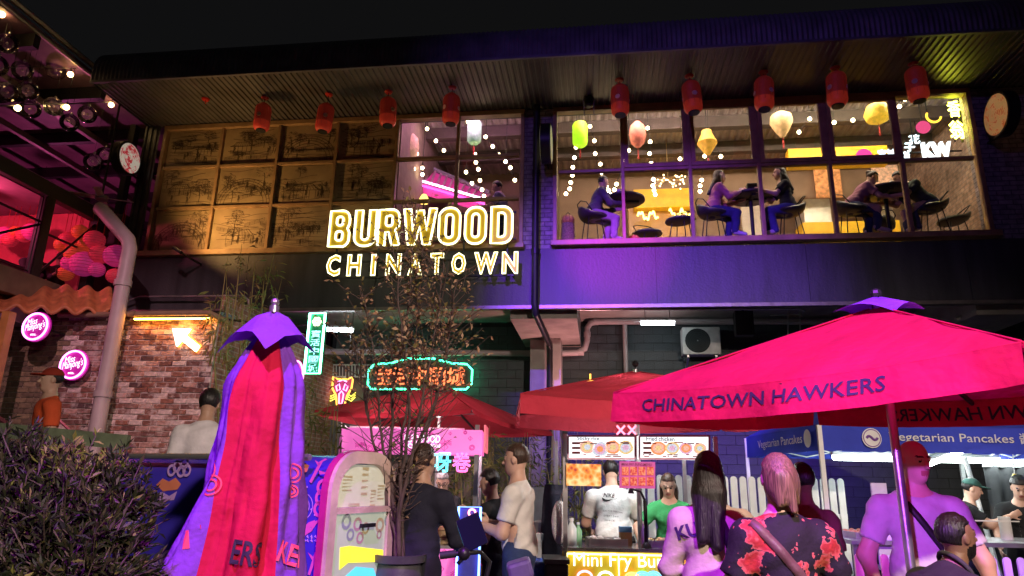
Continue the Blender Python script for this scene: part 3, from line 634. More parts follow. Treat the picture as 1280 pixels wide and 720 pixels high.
    for k in 'rl':
        hp_, kn, an, to = L[k]; sh_ = [('rc', an+(an-kn)*.06, to, .046*s, .036*s), ('rc', an+(to-an)*-.15, an, .044*s, .046*s)]; lo, hi = bounds(sh_, .01)
        V, Fs = snet(lambda P: sdf(P, sh_, .02*s), lo, hi, .014); mk('shoe', V, Fs, cloth('shoe_%02x%02x%02x' % tuple(int(c*255) for c in shoe), shoe, .6), root)
    # ---- hair
    if hair != 'bald':
        hp0 = [('el', hd(0, -.018, .028), Hm, (.083*s, .100*s, .106*s))]
        lo, hi = hc-.16*s, hc+.17*s
        ext = []
        if hair == 'long': ext = [('el', hd(0, -.075, -.06), Hm, (.092*s, .060*s, .16*s)), ('rc', hd(.03, -.085, -.12), pel+u*.30*s-f*.13*s+r*.03, .068*s, .035*s), ('rc', hd(-.04, -.085, -.12), pel+u*.33*s-f*.13*s-r*.05, .065*s, .03*s), ('rc', hd(.072, -.02, -.02), hd(.082, -.02, -.22), .024*s, .02*s), ('rc', hd(-.072, -.02, -.02), hd(-.082, -.02, -.22), .024*s, .02*s)]; lo = np.minimum(lo, pel+u*.25*s-.22); hi = np.maximum(hi, hc+.2)
        if hair == 'bob': ext = [('el', hd(0, -.055, -.03), Hm, (.084*s, .062*s, .10*s)), ('rc', hd(.0, -.105, .0), hd(.03, -.12, -.15), .036*s, .020*s), ('rc', hd(-.02, -.10, .02), hd(-.035, -.115, -.12), .034*s, .018*s), ('rc', hd(.065, -.04, .02), hd(.075, -.05, -.11), .024*s, .014*s)]; lo = lo-.08; hi = hi+.05
        if hair == 'bun': ext = [('el', hd(0, -.105, .06), Hm, (.042*s, .042*s, .042*s))]; lo = lo-.04
        if hair == 'thick': hp0 = [('el', hd(0, -.015, .038), Hm, (.092*s, .106*s, .110*s))]
        h_ = res*.5 if hair in ('short', 'thick', 'bun', 'cap') else res*.7
        ctr0 = hd(0, 0, 0)
        def fh(P):
            q = (P-ctr0)@Hm.T.astype(np.float32)/s; d = sdf(P, hp0, .02)
            an = np.arctan2(q[:, 0], q[:, 1]+.3*q[:, 2]); d = d+.0025*np.sin(an*34+q[:, 2]*30)
            face_ = np.minimum(q[:, 1]-(-.005), .058-q[:, 2]+.25*q[:, 1])*s       # removed in front below the hairline
            d = smax(d, face_, .008); d = smax(d, (-.055-q[:, 2]-.3*q[:, 1])*s, .01)
            ear = np.sqrt((np.abs(q[:, 0])-.082)**2+(q[:, 1]+.004)**2*.7+(q[:, 2]+.02)**2*.5)-.030; d = np.maximum(d, -ear*s)
            if ext:
                e = sdf(P, ext, .035)+.0018*np.sin(q[:, 0]*190+6*np.sin(q[:, 2]*7)); e = smax(e, np.minimum(q[:, 1]-.012, .05-np.abs(q[:, 0]))*s, .01); d = smin(d, e, .02)
            return d
        V, Fs = snet(fh, lo, hi, h_)
        mk('hair', V, Fs, HAIR[hcol], root)
    root['_'] = 0; del root['_']
    return root, dict(pel=pel, nb=nb, u=u, r=r, f=f, hc=hc, hd=hd, Hm=Hm, j=j, s=s, b=b, shR=shR, shL=shL, belly=belly, fsh=fsh, L=L)
def cap_on(root, K, m_, peak=1):
    hd, s, Hm = K['hd'], K['s'], K['Hm']
    pr = [('el', hd(0, -.014, .040), Hm, (.092*s, .106*s, .090*s))]; pk = [('el', hd(0, .115*peak, .052), Hm, (.075*s, .075*s, .012*s))]
    c = hd(0, 0, 0)
    def fn(P):
        q = (P-c)@Hm.T.astype(np.float32)/s; d = smax(sdf(P, pr, .02), (.040-q[:, 2])*s, .006); return smin(d, sdf(P, pk, .02), .012)
    V, Fs = snet(fn, c-.2*s, c+.21*s, .010); return mk('cap', V, Fs, m_, root)
def strap_on(root, K, m_, a, bb, wd=.03, back=True):
    """a band lying on the shirt from point a to b (fractions: x along shoulders, height up the torso), projected onto the cloth"""
    pel, u, r, f, fsh = K['pel'], K['u'], K['r'], K['f'], K['fsh']; sg = -1 if back else 1; P = []
    N = 22; C = [a[0]+(bb[0]-a[0])*i/(N-1) for i in range(N)]; Hh = [a[1]+(bb[1]-a[1])*i/(N-1) for i in range(N)]
    dirn = nrm(r*(bb[0]-a[0])+u*(bb[1]-a[1])); sd_ = nrm(np.cross(dirn, f)); V = []
    for i in range(N):
        for w_ in (-1, 1):
            p = pel+r*C[i]+u*Hh[i]+sd_*w_*wd; ts = np.linspace(.30, -.02, 120); Q = np.array([p+f*sg*t for t in ts], np.float32); dd = fsh(Q); k = np.argmax(dd < .003) if (dd < .003).any() else 100
            V.append(Q[k]+f*sg*.004)
    for i in range(N):
        V.append(np.array(V[2*i])-f*sg*.012); V.append(np.array(V[2*i+1])-f*sg*.012)
    Fs = []; o = 2*N
    for i in range(N-1):
        q = 2*i; Fs += [(q, q+1, q+3, q+2), (o+q+2, o+q+3, o+q+1, o+q), (q, q+2, o+q+2, o+q), (q+1, o+q+1, o+q+3, q+3)]
    return mk('strap', V, Fs, m_, root)
def print_on(root, K, V, Fs, c, m_, back=True, name='shirt_print'):
    """flat lettering V (x right as seen, y up, metres) wrapped on the shirt around height c"""
    pel, u, r, f, fsh = K['pel'], K['u'], K['r'], K['f'], K['fsh']; sg = -1 if back else 1; out = []
    rr = r if back else -r
    for v in V:
        p = pel+rr*(c[0]+v[0])+u*(c[1]+v[1]); ts = np.linspace(.32, -.02, 170); Q = np.array([p+f*sg*t for t in ts], np.float32); dd = fsh(Q); k = np.argmax(dd < .002) if (dd < .002).any() else 100
        out.append(Q[k]+f*sg*.003)
    return mk(name, out, [list(q) for q in Fs], m_, root)
# ================================================================== things fixed to the facade
def outline(pts_list, closed=True): return pts_list
def arc(cx, cy, r, a0, a1, n=6, ry=None): return [(cx+r*math.cos(math.radians(a0+(a1-a0)*i/n)), cy+(ry or r)*math.sin(math.radians(a0+(a1-a0)*i/n))) for i in range(n+1)]
def rr(x0, y0, x1, y1, r): return arc(x1-r, y0+r, r, -90, 0)+arc(x1-r, y1-r, r, 0, 90)+arc(x0+r, y1-r, r, 90, 180)+arc(x0+r, y0+r, r, 180, 270)
def fill2d(loops, extrude=0.0):
    cu = bpy.data.curves.new('shape', 'CURVE'); cu.dimensions = '2D'; cu.fill_mode = 'BOTH'; cu.extrude = extrude
    for lp in loops:
        sp = cu.splines.new('POLY'); sp.points.add(len(lp)-1); sp.use_cyclic_u = True
        for i, p in enumerate(lp): sp.points[i].co = (p[0], p[1], 0, 1)
    o = bpy.data.objects.new('shape', cu); COL.objects.link(o); dg = bpy.context.evaluated_depsgraph_get(); dg.update()
    me = bpy.data.meshes.new_from_object(o.evaluated_get(dg)); bpy.data.objects.remove(o)
    V = np.array([v.co[:] for v in me.vertices]); Fs = [tuple(p.vertices) for p in me.polygons]; bpy.data.meshes.remove(me); bpy.data.curves.remove(cu); return V, Fs
GL = {
 'B': ([[(0, 0), (.34, 0)]+arc(.34, .2, .22, -90, 0)[1:]+[(.56, .38), (.50, .5), (.55, .62), (.55, .78)]+arc(.33, .79, .21, 0, 90)+[(0, 1)], rr(.19, .17, .37, .42, .07), rr(.19, .59, .36, .83, .07)], .57),
 'U': ([[(0, 1)]+[(0, .26)]+arc(.25, .25, .25, 180, 270)+arc(.32, .25, .25, 270, 360)+[(.57, 1), (.38, 1), (.38, .26)]+arc(.285, .26, .095, 0, -180)+[(.19, 1)]], .57),
 'R': ([[(0, 0), (.19, 0), (.19, .37), (.27, .37), (.38, 0), (.58, 0), (.45, .42), (.54, .54), (.55, .78)]+arc(.33, .79, .21, 0, 90)+[(0, 1)], rr(.19, .54, .36, .83, .07)], .57),
 'W': ([[(0, 1), (.14, 0), (.33, 0), (.43, .52), (.53, 0), (.72, 0), (.86, 1), (.68, 1), (.61, .40), (.52, .95), (.34, .95), (.25, .40), (.18, 1)]], .86),
 'O': ([rr(0, 0, .57, 1, .26), rr(.19, .18, .38, .82, .09)], .57),
 'D': ([[(0, 0), (.31, 0)]+arc(.31, .26, .26, -90, 0)+arc(.31, .74, .26, 0, 90)+[(0, 1)], [(.19, .17), (.28, .17)]+arc(.28, .27, .10, -90, 0)+arc(.28, .73, .10, 0, 90)+[(.19, .83)]], .57)}
N_yel = emi('neon_warm_white', (1.0, .93, .50), 3.6)
M_chan = mat('yellow_letter_face', (.55, .36, .02), .45, var=.05, bump=0)
SY = 11.18
sg = thing('illuminated_sign', 'large yellow neon lettering BURWOOD CHINATOWN mounted across the upper facade', 'sign', at(525, 345, SY))
pB = at(412, 310, SY); pT = at(411, 266, SY); pE = at(640.5, 306, SY); H_ = pT[2]-pB[2]
starts = [412, 443.5, 473, 504, 548.5, 581.5, 614]; ends = [437.5, 470, 500, 545, 575, 607.5, 640.5]
for ch, x0, x1 in zip('BURWOOD', starts, ends):
    a = at(x0, 309, SY); bq = at(x1, 307.5, SY); loops, gw = GL[ch]; sx = (bq[0]-a[0])/gw
    z0 = pB[2]+(a[0]-pB[0])/(pE[0]-pB[0])*(pE[2]-pB[2])*.5
    lw = [[(a[0]+x*sx, z0+y*H_) for x, y in lp] for lp in loops]
    V, Fs = fill2d(lw, .05); V3 = np.stack([V[:, 0], SY+V[:, 2], V[:, 1]], 1)
    m = MB(); m.add(V3, [tuple(q) for q in Fs]); L_ = m.build('letter', M_chan, sg)
    m = MB()
    for lp in lw:
        c = np.mean(lp, 0); m.tube([(x, SY-.075, z) for x, z in lp], .019, 6, closed=True)
    m.build('neon_tube', N_yel, L_, smooth=True)
cx = [418, 444, 468, 493, 520, 547, 574, 608, 638]
zc0, zc1 = at(418, 346, SY)[2], at(418, 320.5, SY)[2]
for ch, x in zip('CHINATOWN', cx):
    a = at(x, 333-(x-418)/220*3.5, SY); V, Fs = text_mesh(ch, 1, bevel=.0, fill=True, offset=.03); wd = {'W': .40, 'N': .26, 'I': .07, 'H': .24, 'T': .22}.get(ch, .24)
    zc = a[2]; h = zc1-zc0
    V = fit_text(V, wd, h); m = MB(); m.add(put(V, (a[0], SY-.03, zc), XA, ZA), Fs); L_ = m.build('letter', M_chan, sg)
    V, Fs = text_mesh(ch, 1, bevel=.022, fill=False, res=2, offset=.03); V = fit_text(V, wd+.02, h+.02); V[:, 2] *= .5
    m = MB(); m.add(put(V, (a[0], SY-.055, zc), XA, ZA), Fs); m.build('neon_tube', N_yel, L_, smooth=True)
m = MB()
for z in (5.62, 6.12, 4.95, 5.25): m.bar((pB[0]-.02, SY+.07, z), (pE[0]+.05, SY+.07, z), .03, .03)
for x in np.linspace(pB[0]+.1, pE[0]-.1, 5): m.bar((x, SY+.10, 4.9), (x, SY+.10, 6.14), .03, .03); m.bar((x, SY+.10, 5.0), (x, Y0-.01, 5.0), .03, .03); m.bar((x, SY+.10, 5.3), (x, Y0-.01, 5.3), .03, .03)
m.build('mounting_rail', M_dark, sg)
# ---- red lanterns under the soffit
def lantern_tex(name, col, es):
    m = mat(name, col, .5, var=.12, scale=18, bump=.3, bscale=40, emit=(1, .07, .03), es=es); return m
M_lan = lantern_tex('lantern_red_paper', (.30, .026, .022), .03); M_lan2 = lantern_tex('lantern_red_glow', (.46, .035, .02), .09)  # lower paper brighter: bulb glow put into its colour
def make_lantern():
    t = thing('hanging_lantern', 'x', 'lantern', (0, 0, 0), 0, 'red lanterns hanging under the eave')
    R_, h = .142, .52
    prof = [(.085, -h/2)]+[(R_-.075+.075*math.sin(a), -h/2+.085-.085*math.cos(a)) for a in np.linspace(.3, math.pi/2, 5)]
    m = MB(); m.lathe(prof+[(R_, -.09)], n=20, cap=False); m.build('lower_shade', M_lan2, t, smooth=True)
    m = MB(); m.lathe([(R_, -.09), (R_, h/2-.09)]+[(R_-.075+.075*math.cos(a), h/2-.085+.085*math.sin(a)) for a in np.linspace(0, 1.3, 5)], n=20, cap=False)
    for k in range(10): a = 2*math.pi*k/10; m.tube([(1.004*R_*math.cos(a), 1.004*R_*math.sin(a), z) for z in (-.16, 0, h/2-.1)], .004, 4)
    m.build('shade', M_lan, t, smooth=True)
    m = MB(); m.lathe([(.088, -h/2-.012), (.088, -h/2+.02)], n=16); m.build('base_ring', M_dark, t)
    m = MB(); m.lathe([(.07, h/2-.03), (.07, h/2+.02)], n=14); m.tube([(-.05, 0, h/2), (0, 0, h/2+.07), (.05, 0, h/2)], .006, 5); m.build('top_ring', M_red, t)
    m = MB()
    for a in (-90, 30, 150): c = np.array([math.cos(math.radians(a)), math.sin(math.radians(a)), 0]); m.lathe([(.001, R_-.003), (.040, R_-.004), (.040, R_+.004), (.026, R_+.005)], n=12, ax=np.stack([np.cross(ZA, c), ZA, c], 1))
    m.build('medallion', mat('lantern_medallion', (.75, .45, .30), .5, var=.2, bump=.1), t)
    m = MB(); m.tube([(0, 0, h/2+.06), (0, 0, 1)], .006, 5); c_ = m.build('cord', M_dark, t)
    m = MB(); m.lathe([(.05, -.03), (.072, -.005), (.072, 0)], n=14); r_ = m.build('ceiling_rose', M_red, t, smooth='auto')
    return t, c_, r_
l0, lc, lr = make_lantern()
LPX = [(328, 147, 'above the bridge mural panels, leftmost of the row'), (406, 148, 'second from the mural corner'), (485, 140.5, 'third from the mural corner, before the pink window'), (564, 137, 'hanging before the pink-lit window'), (775, 126, 'first right of the central column'), (865, 122, 'before the amber diamond paper lantern'), (955, 117.5, 'before the floral balloon lantern'), (1046, 112, 'second from the yellow-lit soffit'), (1146, 106, 'darkest of the row, by the yellow neon characters')]
Vc = lc.data.vertices
for i, (x, y, tx) in enumerate(LPX):
    c = at(x, y, 10.6); o = l0 if i == 0 else copy_tree(l0)
    o.location = tuple(c); o['label'] = 'red cylindrical lantern '+tx; o.rotation_euler = (.05*math.sin(i*2.3), .06*math.sin(i*1.7), .45*i)
    sc_ = 1.0+.02*i if i < 8 else 1.12; o.scale = (sc_, sc_, sc_)
    for ch in o.children:
        if ch.name.startswith('ceiling_rose'): ch.location = (0, 0, (ZS-.03-c[2])/sc_)
        if ch.name.startswith('cord'): ch.scale = (1, 1, (ZS-.03-c[2])/sc_)
m = MB(); c = atz(257, 124, ZS-.03); m.lathe([(.05, -.035), (.075, -.005), (.075, 0)], c=(c[0], c[1], ZS-.025), n=14); m.tube([(c[0], c[1], ZS-.06), (c[0]+.01, c[1], ZS-.12)], .01, 5)
tag(m.build('ceiling_rose', M_red, smooth='auto'), 'bare red ceiling rose with no lantern at the soffit end', 'ceiling rose')
# ---- round drum signs
def floral(name, base, petal):
    m = mat(name, base, .5, var=0, bump=0); nt = m.node_tree; n = nt.nodes; L = nt.links; b = n['Principled BSDF']
    tc = n.new('ShaderNodeTexCoord'); v = n.new('ShaderNodeTexVoronoi'); v.inputs['Scale'].default_value = 9; nz = n.new('ShaderNodeTexNoise'); nz.inputs['Scale'].default_value = 7; nz.inputs['Detail'].default_value = 6
    mxv = n.new('ShaderNodeMix'); mxv.data_type = 'RGBA'; mxv.inputs[0].default_value = .25; L.new(tc.outputs['Object'], mxv.inputs[6]); L.new(nz.outputs['Color'], mxv.inputs[7]); L.new(mxv.outputs[2], v.inputs['Vector'])
    cr = n.new('ShaderNodeValToRGB'); e = cr.color_ramp.elements; e[0].position = .25; e[0].color = (*petal, 1); e[1].position = .55; e[1].color = (*base, 1); e.new(.38).color = (min(1, petal[0]*1.3), petal[1]*2.5+.05, petal[2]*2.5+.05, 1)
    L.new(v.outputs['Distance'], cr.inputs[0]); L.new(cr.outputs[0], b.inputs['Base Color']); L.new(cr.outputs[0], b.inputs['Emission Color']); b.inputs['Emission Strength'].default_value = .16; return m  # faint glow added so the printed faces show up in the dark
def drum(px, py, Yd, sgn, R_, label, fm):
    c = at(px, py, Yd); t = thing('drum_sign', label, 'sign', c, 0, 'round drum signs standing out from the wall')
    A = np.stack([YA, ZA, XA*1.0], 1)
    m = MB(); m.lathe([(R_, -.09), (R_+.02, -.085), (R_+.02, .085), (R_, .09)], c=c, n=28, ax=A); m.build('drum_case', M_dark, t, smooth='auto')
    for q in (-1, 1):
        m = MB(); m.lathe([(.001, q*.098), (R_-.02, q*.094)], c=c, n=28, ax=A, cap=False); m.build('floral_face', fm, t)
    m = MB(); m.bar(c+np.array([0, R_-.02, .06]), (c[0], Y0+.0, c[2]+.06), .03); m.build('bracket', M_dark, t); m = MB(); m.bar(c+np.array([0, R_*.7, -R_*.75]), (c[0], Y0+.0, c[2]-R_*.75), .03); m.build('bracket', M_dark, t)
drum(157, 198, 11.0, 1, .31, 'round white drum sign with red floral print at the cladding corner', floral('floral_print_white', (.70, .62, .50), (.55, .02, .03)))
drum(1252, 143, 11.0, -1, .36, 'round drum sign with orange and tan floral print by the far pier', floral('floral_print_tan', (.42, .22, .08), (.40, .07, .015)))
drum(683, 180, 11.05, 1, .34, 'round drum sign seen edge-on against the central column', floral('floral_print_pale', (.5, .45, .35), (.4, .2, .05)))
# small floodlight on the head of the first bay
c = at(736, 126, 11.2); t = thing('wall_floodlight', 'small black floodlight above the first upper bay', 'floodlight', c)
m = MB(); m.lathe([(.05, -.13), (.085, -.10), (.09, .08), (.05, .13)], c=c, n=14); m.build('housing', M_dark, t, smooth='auto')
for x in (-.09, .09): m = MB(); m.bar(c+[x, .0, .0], c+[x, .25, -.16], .02); m.build('bracket', M_steel, t)
# ---- pipes
def pipe(name, label, P, r, m_, collars=(), n=10):
    m = MB(); m.tube(P, r, n); o = m.build(name, m_, smooth='auto')
    if collars is None: return o
    t = o; tag(o, label, 'pipe')
    for q, dv in collars:
        mm = MB(); dv = nrm(dv); mm.tube([np.asarray(q)-dv*.05, np.asarray(q)+dv*.05], r*1.18, n); mm.build('pipe_collar', m_, t, smooth='auto')
    return o
xc = at(669, 300, 11.3)[0]; q = at(687, 430, 13.35)
pipe('downpipe', 'black rainwater downpipe running down the central column', [(xc, 11.33, 8.28), (xc, 11.33, 4.45), (xc+.01, 11.37, 4.30), (q[0], 13.30, q[2]), (q[0], 13.40, q[2]-.15), (q[0], 13.42, 0)], .062, M_dark, [((xc, 11.33, 6.9), ZA), ((xc, 11.33, 5.4), ZA), ((q[0], 13.42, 2.6), ZA)])
M_grey = mat('grey_pvc', (.36, .31, .31), .5, var=.12, scale=3, bump=.08)
a = at(127, 262, 9.9); b_ = at(163, 303, 9.85); z1 = b_[2]
pipe('downpipe', 'thick grey downpipe with a bent top crossing the brick wall', [(a[0]-.06, a[1], a[2]+.02), tuple(a), tuple(a+(b_-a)*.93), (b_[0]+.01, b_[1], b_[2]-.12), (b_[0]+.005, 9.85, b_[2]-.3), (b_[0], 9.85, 0)], .115, M_grey, [((b_[0], 9.85, 4.5), ZA), ((b_[0], 9.85, 2.7), ZA)], 14)
p0, p1 = at(74, 394, 10.0), at(262, 391, 10.0)
pipe('conduit', 'brown horizontal pipe along the top of the brick wall', [p0, p1, at(285, 402, 10.3)], .045, mat('rusty_pipe', (.28, .20, .13), .5, .4), [(p0+(p1-p0)*.5, p1-p0)])
pipe('conduit', 'thin grey conduit with a downturned end above the brick wall', [at(155, 378, 11.3), at(175, 371, 11.3), at(305, 370, 11.3), at(311, 376, 11.3), at(311, 384, 11.3)], .022, M_steel)
Yp = 14.2
zz = lambda x, y: at(x, y, Yp)
pts = [zz(405, 439.5), zz(690, 442), zz(722, 441), zz(731, 436), zz(734, 425), zz(734, 410), zz(738, 404), zz(748, 402), zz(1115, 402)]
pipe('drain_pipe', 'pale horizontal pipe with an elbow step under the slab', pts, .065, M_grey, [(zz(727, 440), XA), (zz(734, 418), ZA), (zz(745, 402), XA), (zz(560, 441), XA)])
pipe('drain_pipe', 'thin vertical pipe on the dark block wall above the stall', [at(781, 404, 14.3), (at(781, 404, 14.3)[0], 14.3, 0)], .05, M_grey)
pipe('conduit', 'thin steel conduit run below the spandrel edge', [at(700, 387, 11.8), at(1000, 386, 11.8), at(1006, 389, 11.8)], .018, M_steel)
# fluorescent battens
def batten(a, b_, label, tube_m, hang=None):
    a = np.asarray(a); b_ = np.asarray(b_); t = thing('fluorescent_light', label, 'light', (a+b_)/2)
    m = MB(); m.bar(a+[0, 0, .045], b_+[0, 0, .045], .07, .04); m.build('batten_case', M_white, t)
    m = MB(); d = nrm(b_-a); m.tube([a+d*.02, b_-d*.02], .045, 8); m.build('tube', tube_m, t, smooth=True)
    if hang:
        m = MB()
        for h in hang: m.tube([h[0], h[1]], .012, 5)
        m.build('hanger', M_steel, t)
N_cool = emi('fluorescent_cool', (.80, .95, 1.0), 30.0)
fa, fb = at(399, 411, 12.6), at(442, 412.5, 12.6)
batten(fa, fb, 'lit white fluorescent tube beside the vertical green sign', N_cool, [(fb+[-.03, 0, .06], fb+[-.03, 0, 4.86-fb[2]]), (fa+[.1, 0, .06], fa+[.1, 0, 4.86-fa[2]]), (fb+[-.05, .0, .03], at(438, 437, 12.6))])
fa, fb = at(800, 403.5, 13.2), at(844, 403.5, 13.2); batten(fa, fb, 'lit white fluorescent tube under the slab right of the column', N_cool, [(fa+[.1, 0, .06], (fa[0]+.1, 13.2, 4.86)), (fb+[-.1, 0, .06], (fb[0]-.1, 13.2, 4.86))])
# air conditioner, wall speaker, rack
c = at(872, 426, 13.9); t = thing('air_conditioner', 'white outdoor air conditioner on brackets on the block wall', 'air conditioner', c)
m = MB(); m.box(c+[-.30, -.02, -.28], c+[.45, .32, .28]); m.build('casing', mat('ac_casing', (.5, .5, .48), .5), t, bevel=.02)
m = MB()
for k in range(6): m.lathe([(.04+.037*k, -.03), (.05+.037*k, -.035), (.055+.037*k, -.03)], c=c+[0, -.0, 0], n=24, ax=np.stack([XA, -ZA, YA], 1), cap=False)
m.build('fan_grille', M_dark, t)
m = MB(); m.lathe([(.01, -.024), (.25, -.024)], c=c, n=24, ax=np.stack([XA, -ZA, YA], 1), cap=False); m.build('fan_opening', mat('fan_shadow', (.03, .04, .04), .8), t)
for x in (-.2, .35): m = MB(); m.bar(c+[x, .0, -.31], c+[x, .59, -.31], .04); m.bar(c+[x, .05, -.33], c+[x, .59, -.62], .035); m.build('bracket', M_steel, t)
c = at(929.5, 405, 13.4); t = thing('loudspeaker', 'black box loudspeaker hung under the slab beside the air conditioner', 'speaker', c)
m = MB(); m.box(c+[-.17, -.12, -.24], c+[.17, .12, .24]); m.build('cabinet', M_dark, t, bevel=.01); m = MB(); m.box(c+[-.15, -.13, -.22], c+[.15, -.121, .22]); m.build('grille', mat('speaker_grille', (.03, .03, .035), .9), t); m = MB(); m.bar(c+[0, 0, .24], (c[0], c[1], 4.86), .04); m.build('bracket', M_dark, t)
# pink-lit wire rack / services at right
t = thing('service_frame', 'metal pipe frame below the slab left of the canopy peak', 'pipe frame', at(1000, 400, 13.2)); m = MB(); Yk = 13.2
for y in (384, 393, 403): m.tube([at(962, y+1, Yk), at(1000, y, Yk), at(1003, y+3, Yk)], .015, 5)
for x in (985, 1000): m.tube([at(x, 384, Yk), at(x, 425, Yk)], .015, 5)
z1_ = at(990, 384, Yk); m.tube([z1_, (z1_[0], z1_[1], 4.86)], .012, 5)
m.build('frame_tube', M_steel, t)
pipe('steel_channel', 'purple-lit steel channel under the slab at the far right', [at(1080, 382, 12.2), at(1243, 380, 12.2)], .05, M_grey); 
pipe('brace_rod', 'diagonal brace rod meeting the purple-lit channel', [at(1195, 400, 12.3), at(1215, 388, 12.3), at(1240, 382, 12.3)], .04, M_grey)
# ---- lit signs at ground level
def neon_text(txt, c, w, h, x=XA, y=ZA, r=.012, bold=.0):
    V, Fs = text_mesh(txt, 1, bevel=.013, fill=False, res=2, offset=bold); V = fit_text(V, w, h); V[:, 2] *= .4; return put(V, c, x, y), Fs
# horizontal red sign with green border
c = at(524, 468, 14.30); a = at(460, 470, 14.3); b_ = at(590, 466, 14.3); W_ = b_[0]-a[0]; h = .62
t = thing('neon_sign', 'red neon Chinese character sign with green outline above the red umbrella', 'sign', c)
X0, X1, Z0, Z1 = c[0]-W_/2, c[0]+W_/2, c[2]-h/2, c[2]+h/2
lp = [(X0, Z0+.08), (X0+.08, Z0), (X1-.12, Z0), (X1, Z0+.12), (X1, Z1-.20), (X1-.12, Z1-.08), (X1-.45, Z1-.06), (X1-.85, Z1+.04), (X0+.85, Z1+.04), (X0+.45, Z1-.06), (X0+.12, Z1-.08), (X0, Z1-.2)]
V, Fs = fill2d([lp], .03); m = MB(); m.add(np.stack([V[:, 0], 14.40+V[:, 2], V[:, 1]], 1), Fs); m.build('sign_board', mat('sign_board_dark', (.05, .03, .03), .6), t)
m = MB(); m.tube([(x, 14.35, z) for x, z in lp], .018, 6, closed=True); m.build('green_outline', emi('neon_green', (.04, 1.0, .42), 13), t, smooth=True)
V, Fs = text_mesh('宝活中国城', 1, extrude=.02, offset=.01); V = fit_text(V, W_*.86, h*.66); m = MB(); m.add(put(V, (c[0], 14.345, c[2]-.03), XA, ZA), Fs); m.build('character_face', emi('sign_red_face', (1.0, .20, .07), 2.2), t)
for x in (X0+.3, X1-.3): m = MB(); m.bar((x, 14.43, c[2]), (x, 14.51, c[2]), .04); m.build('bracket', M_dark, t)
# vertical blade sign with green border
VY = 10.0; a = at(396.5, 392, VY); b_ = at(383, 467, VY); zt, zb = a[2], at(383, 467, VY)[2]; xc_ = at(394, 430, VY)[0]; hw = .125
t = thing('neon_sign', 'narrow vertical green neon sign with white Chinese characters', 'sign', (xc_, VY, zb))
m = MB(); m.box((xc_-hw, VY, zb), (xc_+hw, VY+.10, zt)); m.build('sign_box', mat('sign_box_green', (.02, .10, .06), .5), t)
m = MB(); m.tube([(xc_-hw, VY-.02, zb), (xc_+hw, VY-.02, zb), (xc_+hw, VY-.02, zt), (xc_-hw, VY-.02, zt)], .016, 6, closed=True); m.build('green_outline', emi('neon_mint', (.16, 1.0, .50), 24), t, smooth=True)
m = MB(); hh = (zt-zb)
for i, chs in enumerate('寶活中國城'):
    V, Fs = text_mesh(chs, 1, extrude=.0, offset=.012, res=2); V = fit_text(V, .155, .115); m.add(put(V, (xc_, VY-.012, zt-hh*(.345+.142*i)), XA, ZA), Fs)
m.build('characters', emi('neon_cyan_white', (.35, .95, .95), 2.2), t)
m = MB()
for k in range(6): aa = math.pi*k/3; m.ball((xc_+.045*math.cos(aa), VY-.02, zt-hh*.14+.045*math.sin(aa)), .036, 8, 5, sc=(1, .4, 1))
m.build('flower_emblem', emi('neon_cream', (1, .92, .6), 2.0), t)
m = MB(); m.bar((xc_-hw, VY+.05, zt-.15), (xc_-.5, VY+.2, zt-.15), .03); m.bar((xc_-.5, VY+.2, zt-.15), (BX1-.1, BY+.1, 4.0), .03); m.build('bracket', M_dark, t)
# arrow on the brick wall
AY = BY-.07; c = at(231, 423, AY); d1 = nrm(np.array([-.82, 0, .57])); n1 = np.array([-d1[2], 0, d1[0]])
prof = [(-.29, -.05), (.02, -.05), (.02, -.165), (.27, 0), (.02, .165), (.02, .05), (-.29, .05)]
V, Fs = fill2d([prof], .02); t = thing('arrow_sign', 'white lit arrow sign pointing up-left on the brick wall', 'sign', c)
m = MB(); m.add(np.array([c+d1*v[0]*1.05+n1*v[1]*1.05+YA*(v[2]) for v in V]), Fs); m.build('arrow_face', mat('arrow_white_acrylic', (.8, .78, .7), .4, var=0, bump=0, emit=(1, .95, .86), es=3.4), t)
m = MB(); m.tube([c+d1*x+n1*z+YA*.045 for x, z in prof], .014, 6, closed=True); m.build('halo_tube', emi('neon_orange', (1.0, .34, .02), 11.0), t, smooth=True)
m = MB(); m.bar(c+YA*.02, c+YA*.075, .03); m.build('standoff', M_dark, t)
